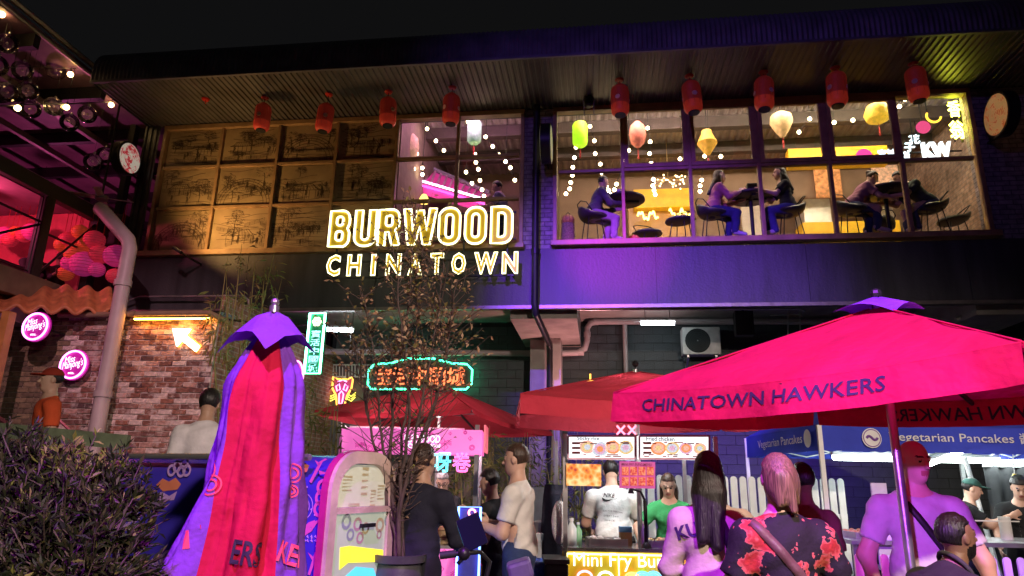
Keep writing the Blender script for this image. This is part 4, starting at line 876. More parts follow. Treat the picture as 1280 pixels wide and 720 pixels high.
# round pink script signs
def script_sign(px, py, Yq, R_, label, wall=None):
    c = at(px, py, Yq); t = thing('neon_sign', label, 'sign', c, 0, 'round pink script signs')
    m = MB(); m.lathe([(.001, -.0), (R_+.03, 0), (R_+.03, .03)], c=c, n=32, ax=np.stack([XA, -ZA, YA], 1)); m.build('back_disc', mat('pink_acrylic', (.30, .01, .20), .3, emit=(.8, .02, .55), es=.22), t)
    m = MB(); m.tube([c+[R_*math.cos(a), -.03, R_*math.sin(a)] for a in np.linspace(0, 2*math.pi, 33)[:-1]], .016, 6, closed=True); m.build('ring_tube', emi('neon_pink', (1.0, .25, .80), 4.0), t, smooth=True)
    m = MB(); V, Fs = text_mesh('Miss', 1, offset=-.005, shear=.35); V = fit_text(V, R_*.85, R_*.46); rot = Ry(-.22); m.add(np.array([c+[-R_*.30, -.03, R_*.38]+rot@np.array([v[0], 0, v[1]]) for v in V]), Fs)
    V, Fs = text_mesh('Mahjong\'s', 1, offset=-.005, shear=.35); V = fit_text(V, R_*1.65, R_*.70); m.add(np.array([c+[0, -.03, -R_*.02]+rot@np.array([v[0], 0, v[1]]) for v in V]), Fs)
    V, Fs = text_mesh('etc.', 1, offset=.02); V = fit_text(V, R_*.5, R_*.16); m.add(put(V, c+[0, -.03, -R_*.62], XA, ZA), Fs)
    m.build('script_tube', emi('neon_pink_white', (1.0, .75, .95), 2.6), t)
    m = MB(); m.bar(c+[0, .03, 0], (c[0], wall or BY, c[2]), .03); m.build('bracket', M_dark, t)
script_sign(45.5, 408.5, 9.6, .21, 'round pink neon script sign under the tiled awning, upper of two'); script_sign(92.5, 456, 10.0, .22, 'round pink neon script sign on the brick wall, lower of two')
# third pink disc on the return wall, tiger mask
c = atx(369, 470, BX1+.06); t = thing('neon_sign', 'small round pink neon on the orange-lit brick return', 'sign', c)
A = np.stack([YA, ZA, XA], 1); m = MB(); m.lathe([(.001, 0), (.32, 0), (.32, -.03)], c=c, n=24, ax=A); m.build('back_disc', MATS['pink_acrylic'], t); m = MB(); m.tube([c+[.03, .30*math.cos(a), .30*math.sin(a)] for a in np.linspace(0, 2*math.pi, 29)[:-1]], .02, 6, closed=True); m.tube([c+[.03, .12*math.cos(a), .16*math.sin(a)] for a in np.linspace(0, 2*math.pi, 13)[:-1]], .014, 5, closed=True); m.build('ring_tube', MATS['neon_pink'], t, smooth=True)
c = at(428, 491, 15.2); t = thing('neon_sign', 'orange and pink neon tiger face on the recess wall', 'sign', c); k = .0178*1.0
def T_(pts): return [c+[x*k, -.06, z*k] for x, z in pts]
m = MB(); V, Fs = fill2d([[(x*k, z*k) for x, z in [(-13, 20), (-6, 17), (6, 17), (14, 20), (13, 6), (8, -4), (5, -19), (-4, -19), (-7, -4), (-13, 6)]]], .015); m.add(put(V, c+[0, 0, 0], XA, ZA), Fs); m.build('backing', mat('tiger_board', (.20, .04, .08), .5, emit=(.9, .08, .25), es=.25), t)
m = MB(); m.tube(T_([(-13, 20), (-6, 17), (6, 17), (14, 20), (13, 6), (8, -4), (5, -19), (-4, -19), (-7, -4), (-13, 6)]), .022, 6, closed=True); m.build('outline_tube', emi('neon_amber', (1.0, .42, .06), 3.0), t, smooth=True)
m = MB(); m.tube(T_([(-8, 8), (-4, 11), (-2, 4), (-6, 2)]), .016, 5, closed=True); m.tube(T_([(8, 8), (4, 11), (2, 4), (6, 2)]), .016, 5, closed=True); m.tube(T_([(-3, -2), (0, 2), (3, -2), (2, -14), (-2, -14)]), .016, 5, closed=True); m.tube(T_([(-6, 14), (0, 16), (6, 14)]), .014, 5); m.build('feature_tube', MATS['neon_pink'], t, smooth=True)
m = MB()
for q in (-1, 1):
    for z in (-2, -5, -8): m.tube(T_([(q*8, z), (q*14, z-3), (q*19, z+2)]), .012, 5)
m.build('whisker_tube', emi('neon_yellow', (1.0, .85, .1), 2.5), t, smooth=True)
m = MB(); m.bar(c+[0, .015, 0], c+[0, .1, 0], .05); m.build('bracket', M_dark, t)
t = thing('grille', 'white slatted grille above the tiger neon', 'grille', at(455, 462, 15.1)); m = MB(); a, b_ = at(405, 456, 15.15), at(503, 456, 15.15); m.bar(a, b_, .03); a2, b2 = at(405, 471, 15.15), at(503, 471, 15.15); m.bar(a2, b2, .03); m.build('rail', M_white, t)
for i in range(26):
    m = MB(); q = i/25; m.bar(a2+(b2-a2)*q, a+(b_-a)*q, .018); m.build('slat', M_white, t)
# small pagoda outline in neon by the column
c = at(738, 481, 14.3); t = thing('neon_sign', 'small neon pagoda outline peeking over the umbrella by the column', 'sign', c); k = .0168
m = MB(); m.tube(T_([(0, 13), (0, 4)]), .02, 6); m.tube(T_([(-7, -3), (-7, 4), (7, 4), (7, -3)]), .02, 6); m.build('finial_tube', MATS['neon_amber'], t, smooth=True)
m = MB(); m.tube(T_([(-18, -20), (-13, -3), (13, -3), (18, -20)]), .016, 6); m.tube(T_([(-6, -3), (-8, -20)]), .014, 5); m.tube(T_([(6, -3), (8, -20)]), .014, 5); m.build('roof_tube', emi('neon_soft_pink', (1, .45, .65), 2.2), t, smooth=True)
m = MB(); m.box(c+[-.2, .0, -.3], c+[.2, .02, -.06]); m.bar(c+[0, 0, -.2], c+[0, .2, -.2], .04); m.build('backing', MATS['pink_acrylic'], t)
# amber lamp bar under the pipe on the brick wall
a, b_ = at(168, 399, BY-.16), at(262, 397, BY-.16); b_[2] = a[2]; t = thing('lamp_bar', 'amber lamp bar under the pipe at the top of the brick wall', 'light', (a+b_)/2); m = MB(); m.bar(a+ZA*.03, b_+ZA*.03, .05, .03); m.build('housing', M_dark, t); m = MB(); m.bar(a, b_, .025, .02); m.build('diffuser', emi('amber_bar', (1.0, .36, .04), 55), t); m = MB(); m.bar(a+XA*.1+ZA*.03, a+XA*.1+ZA*.03+YA*.16, .02); m.bar(b_-XA*.1+ZA*.03, b_-XA*.1+ZA*.03+YA*.16, .02); m.build('bracket', M_dark, t)
# ================================================================== upper floor restaurant
M_bulb = emi('warm_bulb', (1.0, .78, .42), 26.0)
def string(label, pts, Yq, top=None):
    P = [at(x, y, Yq) for x, y in pts]; t = thing('string_lights', label, 'string lights', P[0], 0, 'bulb strings in the upstairs restaurant')
    m = MB(); a = P[0]
    m.tube([(a[0]+.02, a[1], CE-.04), tuple(a)]+[tuple(p) for p in P[1:]], .006, 4); m.build('wire', M_dark, t)
    for p in P:
        m = MB(); m.ball(p-[0, 0, .02], .038, 8, 6); bo = m.build('bulb', M_bulb, t, smooth=True)
        m = MB(); m.lathe([(.016, .012), (.016, .05)], c=p, n=6); m.build('socket', M_dark, bo)
string('string of warm bulbs falling beside the green lantern', [(720, 183), (718, 196), (716, 208), (715.5, 218), (713.5, 227), (712, 235), (707.5, 241)], 12.9)
string('string of warm bulbs in the second line of the first bay', [(737.5, 157), (743, 175), (744, 191), (750.5, 204), (752, 215), (756, 224.5), (758, 232), (761, 237), (764, 242)], 13.0)
string('short bulb string left of the red floral lantern', [(786, 187), (782, 200), (770.6, 229), (768, 236)], 13.1)
string('bulb string falling right of the red floral lantern', [(809.5, 159), (812.6, 176), (812, 191), (814, 203), (816.6, 223), (816, 231), (817.5, 237), (819, 242)], 13.0)
string('bulbs strung around the amber diamond lantern', [(865, 163), (850, 197.5), (880.6, 194), (877, 224), (875, 231), (875, 238)], 13.3)
string('pair of bulbs beside the amber diamond lantern', [(885, 162.6), (901, 194.5)], 13.2)
string('bulbs right of the floral balloon lantern', [(1012, 147.5), (998.6, 164)], 13.0)
string('bulbs in the fifth upper bay', [(1042.5, 152), (1066, 149)], 13.0)
string('single bulb at the corner of the yellow-lit bay', [(1131, 123), (1124, 132)], 12.7)
for i, (lb, P) in enumerate([('string of warm bulbs at the left of the pink room', [(512, 159), (521, 191), (517.5, 210)]), ('bulb string crossing the pink roof', [(534, 160), (545, 175), (555, 187)]), ('bulb pair over the pink neon roof', [(528, 209), (528, 217)]), ('bulb string left of the mullion in the pink room', [(585, 151), (594, 192), (595, 202), (598, 210.5), (600, 224.5), (602.6, 236), (605, 244)]), ('bulb string beside the green paper lantern', [(607, 170), (616, 182), (624, 192.5)]), ('bulb pair behind the mullion in the pink room', [(582.6, 214), (590, 228)]), ('bulb string above the man in the pink room', [(632, 201), (638, 208.6), (643.6, 224)])]): string(lb, P, 12.9+.1*(i % 3))
def paper_lantern(px, py, Yq, prof, mtl, label, tassel=True, cord=True, n=14, sc=1.0):
    c = at(px, py, Yq); t = thing('paper_lantern', label, 'lantern', c)
    m = MB(); m.lathe([(r*sc, z*sc) for r, z in prof], c=c, n=n); m.build('shade', mtl, t, smooth='auto')
    m = MB(); m.tube([c+[0, 0, prof[-1][1]*sc], (c[0], c[1], CE-.04)], .006, 4); m.build('cord', M_dark, t)
    if tassel: m = MB(); z = prof[0][1]*sc; m.tube([c+[0, 0, z], c+[0, 0, z-.08]], .006, 4); m.lathe([(.02, z-.26), (.016, z-.08)], c=c, n=7); m.build('tassel', M_red, t)
    return t
def lant(name, col, em, es): return mat(name, col, .6, var=.3, scale=14, bump=.2, emit=em, es=es)
can = [(.10, -.26), (.15, -.20), (.155, .20), (.12, .25)]; bal = [(.05, -.24), (.14, -.10), (.22, .08), (.20, .20), (.10, .27)]; dia = [(.05, -.25), (.20, .0), (.11, .20), (.10, .27)]; ovl = [(.05, -.28), (.14, -.18), (.17, 0), (.14, .18), (.05, .28)]
paper_lantern(725, 168, 12.5, can, lant('lantern_lime', (.3, .6, .02), (.45, 1, .02), .9), 'bright lime green paper lantern in the first bay')
paper_lantern(797, 168, 12.6, ovl, lant('lantern_rose', (.6, .18, .12), (1, .25, .15), .25), 'red floral oval paper lantern')
paper_lantern(884, 179, 12.8, dia, lant('lantern_amber', (.6, .33, .06), (1, .5, .05), .35), 'amber diamond-shaped paper lantern')
paper_lantern(977, 157, 12.6, bal, lant('lantern_peach', (.65, .42, .22), (1, .6, .2), .35), 'peach balloon-shaped paper lantern with red tassel')
paper_lantern(1097, 145, 12.4, [(.06, -.16), (.2, -.08), (.24, .05), (.18, .2)], lant('lantern_gold', (.7, .45, .05), (1, .6, .05), .5), 'gold melon-shaped paper lantern with red tassel')
paper_lantern(514, 183, 12.6, ovl, lant('lantern_pale_peach', (.6, .4, .28), (1, .6, .35), .2), 'pale peach paper lantern in the pink room')
paper_lantern(593, 165, 12.7, can, lant('lantern_mint', (.3, .55, .35), (.3, .8, .4), .2), 'pale green paper lantern in the pink room')
# bar counter with yellow backing, neon script, hanging twig lamp
def slab(name, label, cat, x0, y0, x1, y1, Yq, dep, m_, drop=None):
    a = at(x0, y0, Yq); b_ = at(x1, y1, Yq); lo = np.minimum(a, b_); hi = np.maximum(a, b_); lo[1] = Yq; hi[1] = Yq+dep
    if drop is not None: lo[2] = drop
    mm = MB(); mm.box(lo, hi); return tag(mm.build(name, m_, bevel=.01), label, cat)
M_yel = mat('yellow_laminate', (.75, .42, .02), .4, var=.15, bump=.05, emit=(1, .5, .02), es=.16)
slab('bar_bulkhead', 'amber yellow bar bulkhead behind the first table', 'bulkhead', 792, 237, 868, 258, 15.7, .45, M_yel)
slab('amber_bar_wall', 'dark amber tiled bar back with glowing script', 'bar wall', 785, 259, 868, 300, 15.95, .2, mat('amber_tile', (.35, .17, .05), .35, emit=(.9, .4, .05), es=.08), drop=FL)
c = at(830, 269, 15.6); t = thing('neon_sign', 'yellow neon script glowing on the amber bar back', 'sign', c)
m = MB(); r_ = random.Random(3)
for q in range(2):
    P = [c+[-.62+.75*q+.48*s_, 0, .05*math.sin(s_*34)+.09*math.sin(s_*11+q)+.03*q] for s_ in np.linspace(0, 1, 40)]; m.tube(P, .022, 5)
m.build('neon_tube', emi('neon_lemon', (1, .75, .12), 7.0), t, smooth=True); m = MB(); m.bar(c+[-.4, .02, 0], c+[-.4, .38, 0], .03); m.build('standoff', M_dark, t)
c = at(835, 228, 14.6); t = thing('twig_lamp', 'cluster of tiny warm lights hung over the bar', 'lamp', c); m = MB(); mm = MB()
for k in range(34):
    p = c+[r_.uniform(-.33, .4), r_.uniform(-.2, .2), r_.uniform(-.1, .13)]; m.tube([c+[0, 0, .1], (c+p)/2+[0, 0, .05], p], .005, 3); mm.ball(p, .018, 6, 4)
m.tube([c+[0, 0, .1], (c[0], c[1], CE-.04)], .008, 4); m.build('branch', mat('gilt_wire', (.5, .35, .15), .4, .5), t); o = mm.build('tiny_bulb', emi('fairy_warm', (1, .7, .3), 10), t); o['kind'] = 'stuff'
slab('food_poster', 'orange food poster with grilled skewers in a dark frame', 'poster', 1017, 211, 1054, 246, 15.9, .05, mat('poster_food_warm', (.55, .22, .08), .4, var=.8, scale=9, bump=0, emit=(1, .4, .12), es=.35, detail=8))
slab('food_poster', 'second warm food poster behind the seated pair', 'poster', 1089, 207, 1126, 236, 15.9, .05, mat('poster_food_pale', (.65, .34, .18), .4, var=.7, scale=12, bump=0, emit=(1, .6, .35), es=.35, detail=8))
slab('steel_bench', 'pale steel kitchen bench seen behind the chairs', 'bench', 1003, 249, 1040, 276, 15.3, .7, mat('pale_steel', (.55, .52, .46), .35, .3), drop=FL)
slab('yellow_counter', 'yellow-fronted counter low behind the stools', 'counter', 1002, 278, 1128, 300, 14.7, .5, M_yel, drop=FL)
slab('cream_screen', 'cream partition panel behind the second table', 'screen', 925, 243, 960, 300, 15.5, .08, M_beige, drop=FL)
slab('cream_screen', 'cream partition panel behind the third table', 'screen', 1090, 238, 1122, 300, 15.6, .08, M_beige, drop=FL)
slab('cream_screen', 'pale doorway panel left of the green-shaded wall', 'screen', 1180, 205, 1200, 290, 15.8, .08, M_beige, drop=FL)
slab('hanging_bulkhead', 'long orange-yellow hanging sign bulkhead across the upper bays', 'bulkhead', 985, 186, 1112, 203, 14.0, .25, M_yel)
c = at(1086, 195, 13.95); t = thing('pink_disc', 'glowing pink disc on the orange hanging bulkhead', 'sign', at(1080, 195, 13.95)); m = MB(); m.lathe([(.001, -.02), (.16, -.02), (.16, .02)], c=at(1080, 195, 13.95), n=20, ax=np.stack([XA, -ZA, YA], 1)); m.build('disc_face', emi('disc_pink', (1, .08, .4), 1.0), t)
c = at(1171, 188, 13.6); t = thing('illuminated_sign', 'glowing white letters KW hanging in the last bay', 'sign', c); V, Fs = text_mesh('KW', 1, extrude=.04, offset=.03); V = fit_text(V, 33*14.2/853, 21*14.2/853)
m = MB(); m.add(put(V, c, XA, ZA), Fs); m.build('letters', emi('white_letters', (.9, .98, 1.0), 3.2), t); m = MB(); m.bar(c+[-.4, .05, .2], (c[0]-.4, 13.65, CE-.04), .02); m.bar(c+[.4, .05, .2], (c[0]+.4, 13.65, CE-.04), .02); m.bar(c+[-.5, .06, 0], c+[.5, .06, 0], .03); m.build('hanger', M_dark, t)
c = at(1135, 178, 13.7); t = thing('illuminated_sign', 'slanted white Chinese characters left of the KW letters', 'sign', c); m = MB()
for i, (ch, x, y) in enumerate((('花', 1143, 174), ('子', 1137, 184), ('店', 1131, 195))): V, Fs = text_mesh(ch, 1, extrude=.02, offset=.01, res=2); V = fit_text(V, .20, .20); m.add(put(V, at(x, y, 13.7), XA, ZA), Fs)
m.build('characters', emi('white_cyan_letters', (.75, .95, 1.0), 2.6), t); m = MB(); m.bar(at(1146, 170, 13.74), (at(1146, 170, 13.74)[0], 13.74, CE-.04), .02); m.bar(at(1128, 200, 13.74), at(1148, 168, 13.74), .03); m.build('hanger', M_dark, t)
c = at(1109, 192, 13.9); t = thing('illuminated_sign', 'white characters at the end of the orange bulkhead', 'sign', c); V, Fs = text_mesh('宫城', 1, extrude=.02, offset=.01, res=2); V = fit_text(V, .36, .20); m = MB(); m.add(put(V, c, XA, ZA), Fs); m.build('characters', MATS['white_cyan_letters'], t)
m = MB(); m.bar(c+[0, .03, 0], c+[0, .12, 0], .03); m.build('standoff', M_dark, t)
c = at(1154, 159, 13.0); t = thing('pink_disc', 'small pink disc sign high in the yellow-lit bay', 'sign', c); m = MB(); m.lathe([(.001, -.02), (.13, -.02), (.13, .02)], c=c, n=20, ax=np.stack([XA, -ZA, YA], 1)); m.build('disc_face', emi('disc_rose', (1, .10, .28), .8), t); m = MB(); m.bar(c+[0, .03, .1], (c[0], c[1]+.03, CE-.04), .02); m.build('hanger', M_dark, t)
c = at(1167, 145, 12.8); t = thing('neon_arc', 'orange neon crescent above the pink disc', 'sign', c); m = MB(); m.tube([c+[.13*math.cos(a), 0, .13*math.sin(a)] for a in np.linspace(2.6, 6.1, 14)], .02, 6); m.build('neon_tube', emi('neon_marigold', (1, .5, .04), 3), t, smooth=True); m = MB(); m.bar(c+[-.1, .03, .08], (c[0]-.1, c[1]+.03, CE-.04), .02); m.build('hanger', M_dark, t)
# yellow neon characters at the end of the last bay
c = at(1194, 148, 11.9); t = thing('neon_sign', 'vertical yellow neon characters at the right end of the last bay', 'sign', c); m = MB()
for ch, x, y, sz in (('香', 1192.5, 136, .27), ('翁', 1196, 162, .30)): V, Fs = neon_text(ch, at(x, y, 11.9), sz*.8, sz*1.2); m.add(V, Fs)
m.build('neon_tube', emi('neon_acid_yellow', (.95, 1.0, .05), 55.0), t, smooth=True); m = MB(); m.bar(at(1198, 122, 11.95), at(1203, 178, 11.95), .03); m.bar(at(1198, 122, 11.95), (at(1198, 122, 11.95)[0], 11.95, CE-.04), .03); m.build('hanger', M_dark, t)
# pink pagoda roof with neon edge in the left lit window
t = thing('pink_roof_canopy', 'pink indoor roof canopy with a white-pink neon edge', 'canopy', at(540, 230, 13.6)); Yq = 13.6
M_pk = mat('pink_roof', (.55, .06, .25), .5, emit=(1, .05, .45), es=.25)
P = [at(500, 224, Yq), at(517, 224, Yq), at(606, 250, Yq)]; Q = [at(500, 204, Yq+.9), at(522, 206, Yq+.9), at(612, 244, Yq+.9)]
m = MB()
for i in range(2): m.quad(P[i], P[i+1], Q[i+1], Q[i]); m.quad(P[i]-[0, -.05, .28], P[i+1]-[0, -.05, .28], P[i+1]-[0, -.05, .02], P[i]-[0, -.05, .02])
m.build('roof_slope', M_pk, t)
m = MB()
for k in range(13): q = k/12; a = P[1]+(P[2]-P[1])*q; b_ = Q[1]+(Q[2]-Q[1])*q; m.tube([a+[0, 0, .03], b_+[0, 0, .03]], .03, 6)
m.build('roof_tile', mat('pink_roof_tile', (.45, .25, .35), .5), t, smooth='auto')
m = MB(); m.tube([Q[0]+[0, 0, .05], Q[1]+[0, 0, .05], Q[2]+[0, 0, .05]], .06, 8); m.build('ridge', mat('ridge_grey', (.25, .22, .28), .5), t)
m = MB(); m.tube([P[0]-[0, .04, 0], P[1]-[0, .04, 0], P[2]-[0, .04, 0]], .022, 6); m.build('neon_edge', emi('neon_hot_pink', (1, .55, .95), 8), t, smooth=True)
m = MB(); m.tube([P[0]-[0, .02, .10], P[1]-[0, .02, .10], P[2]-[0, .02, .10]], .018, 6); m.build('neon_edge', emi('neon_magenta', (1, .05, .55), 5), t, smooth=True)
m = MB()
for q in (P[0]+[.1, .3, 0], P[2]+[-.1, .3, -.1]): m.bar((q[0], q[1], FL), q, .08)
m.build('post', M_dark, t)
c = at(530, 249, 13.0); t = thing('table_lamp', 'small glowing amber lamp below the pink roof', 'lamp', c); m = MB(); m.lathe([(.09, -.09), (.10, .0), (.05, .10)], c=c, n=12); m.build('lamp_shade', emi('lamp_amber', (1, .6, .12), 3), t, smooth=True); m = MB(); m.lathe([(.02, FL-c[2]), (.02, -.09)], c=c, n=8); m.lathe([(.14, FL-c[2]), (.12, FL-c[2]+.03)], c=c, n=12); m.build('lamp_stand', M_dark, t)
# unseen ceiling lights added above the window head to brighten the room
def ceil_fill(x0, x1, y, col, s, label):
    t = thing('linear_fill_light', label, 'light', ((x0+x1)/2, y, CE-.4)); m = MB(); m.box((x0, y-.04, CE-.42), (x1, y+.04, CE-.36)); m.build('lamp_case', M_white, t); m = MB(); m.tube([(x0+.03, y, CE-.47), (x1-.03, y, CE-.47)], .04, 8); m.tube([(x0+.03, y, CE-.30), (x1-.03, y, CE-.30)], .03, 8); m.build('diffuser', emi('lin_'+label[:9].replace(' ', '_'), col, s), t)
    m = MB(); m.bar((x0+.1, y, CE-.36), (x0+.1, y, CE-.03), .015); m.bar((x1-.1, y, CE-.36), (x1-.1, y, CE-.03), .015); m.build('hanger', M_dark, t)
ceil_fill(-.4, 2.4, 12.22, (1, .74, .66), 85, 'warm linear ceiling lamp over the first tables'); ceil_fill(3.0, 6.2, 12.22, (1, .84, .60), 85, 'bright linear ceiling lamp over the far tables'); ceil_fill(-3.5, -1.5, 12.22, (1, .42, .85), 44, 'pink linear ceiling lamp in the left room'); ceil_fill(7.3, 9.5, 13.0, (.6, .5, 1), 12, 'cool linear lamp behind the last window')
# tables and stools
M_tab = mat('table_black', (.035, .03, .028), .4, var=.2, bump=.05)
def table(px, py, Yq, R_, label):
    c = at(px, py, Yq); t = thing('bar_table', label, 'table', (c[0], c[1], FL), 0, 'round bar tables by the upper windows'); 
    m = MB(); m.lathe([(R_-.03, c[2]-.02), (R_, c[2]), (R_, c[2]+.03), (R_-.01, c[2]+.035)], c=(c[0], c[1], 0), n=32); m.build('table_top', M_tab, t, smooth='auto')
    m = MB(); m.box((c[0]-.28, c[1]-.035, c[2]-.05), (c[0]+.28, c[1]+.035, c[2]-.021)); m.box((c[0]-.035, c[1]-.28, c[2]-.051), (c[0]+.035, c[1]+.28, c[2]-.022)); m.build('spider_bracket', M_dark, t)
    m = MB(); m.lathe([(.035, FL+.03), (.035, c[2]-.05)], c=(c[0], c[1], 0), n=12); m.build('post', M_dark, t, smooth='auto'); m = MB(); m.lathe([(.27, FL), (.27, FL+.02), (.05, FL+.04)], c=(c[0], c[1], 0), n=24); m.build('base', M_dark, t, smooth='auto')
    return c
T1 = table(780, 251, 12.25, .40, 'round black bar table in the first bay, nearest the column'); T2 = table(938, 248, 12.25, .40, 'round black bar table between the facing women'); T3 = table(1106, 241, 12.15, .42, 'round black bar table between the purple-topped woman and the dark-shirted man')
SH = .76
def make_stool():
    t = thing('bar_stool', 'x', 'stool', (0, 0, 0), 0, 'wire-legged bar stools')
    m = MB(); n = 16; V = []; Fs = []
    for i in range(6):
        for k in range(n):
            a = 2*math.pi*k/n; r_ = .23*math.sin(math.pi/2*i/5)+.01*i; back = max(0, -math.sin(a)); z = SH+.05*(i/5)**2+.16*back**2*(i/5)**3
            V.append((r_*math.cos(a), r_*math.sin(a), z))
    for i in range(6):
        for k in range(n): p = V[i*n+k]; V.append((p[0]*1.03, p[1]*1.03, p[2]-.035))
    o_ = 6*n
    for i in range(5):
        for k in range(n): k2 = (k+1) % n; Fs += [(i*n+k, i*n+k2, (i+1)*n+k2, (i+1)*n+k), (o_+i*n+k, o_+(i+1)*n+k, o_+(i+1)*n+k2, o_+i*n+k2)]
    for k in range(n): k2 = (k+1) % n; Fs.append((5*n+k, 5*n+k2, o_+5*n+k2, o_+5*n+k))
    m.add(V, Fs); m.build('seat_shell', mat('stool_shell', (.03, .03, .032), .4), t, smooth=True)
    m = MB(); m.tube([(.20, -.05, SH+.05), (.22, -.20, SH+.24), (.1, -.27, SH+.30), (-.1, -.27, SH+.30), (-.22, -.20, SH+.24), (-.20, -.05, SH+.05)], .010, 6); m.build('back_hoop', M_dark, t, smooth=True)
    for sx in (-1, 1):
        for sy in (-1, 1): m = MB(); m.tube([(sx*.12, sy*.12, SH-.02), (sx*.21, sy*.21, 0)], .010, 6); m.build('leg', M_dark, t)
    m = MB(); m.tube([(.18, .18, .30), (-.18, .18, .30), (-.18, -.18, .30), (.18, -.18, .30)], .008, 5, closed=True); m.build('foot_ring', M_dark, t)
    return t
st0 = make_stool(); STN = [0]
def stool(pos, face, label):
    o = st0 if STN[0] == 0 else copy_tree(st0); STN[0] += 1; o.location = (pos[0], pos[1], FL); o.rotation_euler = (0, 0, math.radians(face)); o['label'] = label
def xof(px, py, Yq): return at(px, py, Yq)[0]
stool((xof(809, 276, 13.0), 13.0), 200, 'empty stool with a low dark shell behind the first table'); stool((xof(850, 268, 12.35), 12.35), 150, 'empty hoop-backed stool between the first two tables'); stool((xof(1098, 277, 13.0), 13.0), 20, 'empty stool tucked under the third table')
stool((xof(1190, 262, 12.7), 12.7), 90, 'empty stool at the end of the last bay')
UP = dict(z0=FL, seat=SH, res=.019, H=1.78)
up_kw = [
 ('seated person in grey top on the stool at the first table', (741, 12.05), 290, dict(lean=18, hpitch=10, top='grey', tcol=(.10, .095, .10), bcol=(.30, .27, .36), hair='short', hcol='black', arms=dict(r=((.06, .12, -.24), (-.08, .24, .04)), l=((-.06, .12, -.24), (.08, .24, .04))), sleeve='long'), 'stool under the grey-topped diner'),
 ('seated woman with long dark hair and pink jumper eating', (890, 12.05), 275, dict(lean=16, fem=True, top='dusty_pink', tcol=(.40, .17, .16), bcol=(.035, .04, .12), hair='long', hcol='brown', sleeve='long', arms=dict(r=((.04, .16, -.20), (-.05, .22, .12)), l=((-.04, .16, -.22), (.06, .24, .06)))), 'stool under the pink-jumpered woman'),
 ('seated person in black top facing the pink-jumpered woman', (987, 12.05), 88, dict(lean=10, top='black', tcol=(.02, .02, .022), bcol=(.06, .06, .20), hair='long', hcol='black', fem=True, arms=dict(r=((.05, .18, -.18), (-.05, .20, .16)), l=((-.05, .18, -.20), (.05, .22, .10)))), 'stool under the black-topped diner'),
 ('seated woman in purple-pink top bending over the third table', (1064, 12.05), 272, dict(lean=38, hpitch=30, fem=True, top='mauve', tcol=(.30, .13, .17), bcol=(.035, .04, .11), hair='bun', hcol='brown', arms=dict(r=((.04, .16, -.20), (-.06, .24, -.02)), l=((-.04, .16, -.22), (.08, .24, .0)))), 'stool under the bending woman in purple'),
 ('seated man in dark green shirt bent over the third table', (1165, 12.05), 85, dict(lean=40, hpitch=30, b=1.12, top='bottle_green', tcol=(.045, .055, .04), bcol=(.06, .07, .12), hair='short', hcol='black', arms=dict(r=((.06, .18, -.20), (-.10, .22, .0)), l=((-.06, .18, -.20), (.10, .22, .02)))), 'stool under the man in the dark green shirt')]
for lb, (px, Yq), fc, kw, sl in up_kw:
    p = (xof(px, 265, Yq), Yq, FL)
    kk = dict(UP); kk.update(kw)
    zf = .36
    kk['legs'] = dict(r=((.13, .40, SH+.02), (.13, .36, .42), (.14, .53, .36)), l=((-.13, .38, SH+.02), (-.12, .30, .42), (-.13, .47, .36)))
    person(lb, 0, 0, fc, pos=p, shoe=(.45, .38, .48), **kk); stool(p, fc, sl)
person('standing man in lilac shirt behind the pink room window', 0, 0, 80, pos=(xof(632, 240, 12.3), 12.3, FL), z0=FL, lean=14, top='lilac', tcol=(.30, .28, .38), bcol=(.03, .03, .05), res=.019, H=1.72, hpitch=15, arms=dict(r=((.05, .14, -.24), (-.05, .22, .02)), l=((-.05, .14, -.24), (.05, .22, .04))))
# plants / pumpkin baskets on the ledge
def basket(px, py, Yq, R_, label, skirt, col):
    c = at(px, py, Yq); t = thing('lantern_basket', label, 'basket', (c[0], c[1], c[2]-R_)); m = MB(); m.ball(c, R_, 14, 8, sc=(1, 1, .85)); m.build('pumpkin_body', mat('basket_'+label.split()[0], col, .6, var=.3, scale=20), t, smooth=True)
    m = MB()
    for k in range(10): a = 2*math.pi*k/10; m.tube([c+[R_*math.sin(b_)*math.cos(a)*1.01, R_*math.sin(b_)*math.sin(a)*1.01, R_*.86*math.cos(b_)] for b_ in np.linspace(.2, 2.9, 8)], .006, 4)
    m.build('rib', mat('basket_rib', (.35, .18, .05), .6), t); m = MB(); m.tube([c+[-.05, 0, R_*.8], c+[0, 0, R_*1.3], c+[.05, 0, R_*.8]], .008, 4); m.build('handle', M_dark, t)
    m = MB(); zf = FL
    if skirt: m.lathe([(R_*1.15, FL), (R_*1.0, c[2]-R_*.7)], c=(c[0], c[1], 0), n=18)
    else: m.lathe([(.10, FL), (.08, c[2]-R_*.8)], c=(c[0], c[1], 0), n=12)
    m.build('stand', mat('dry_grass', (.30, .26, .14), .9, var=.4, scale=40, bump=.8), t)
basket(710, 275, 12.0, .12, 'orange pumpkin basket on a grassy stand in the first bay', True, (.6, .32, .08)); basket(792, 301, 12.3, .13, 'coral pumpkin basket under the first table', False, (.65, .20, .10))
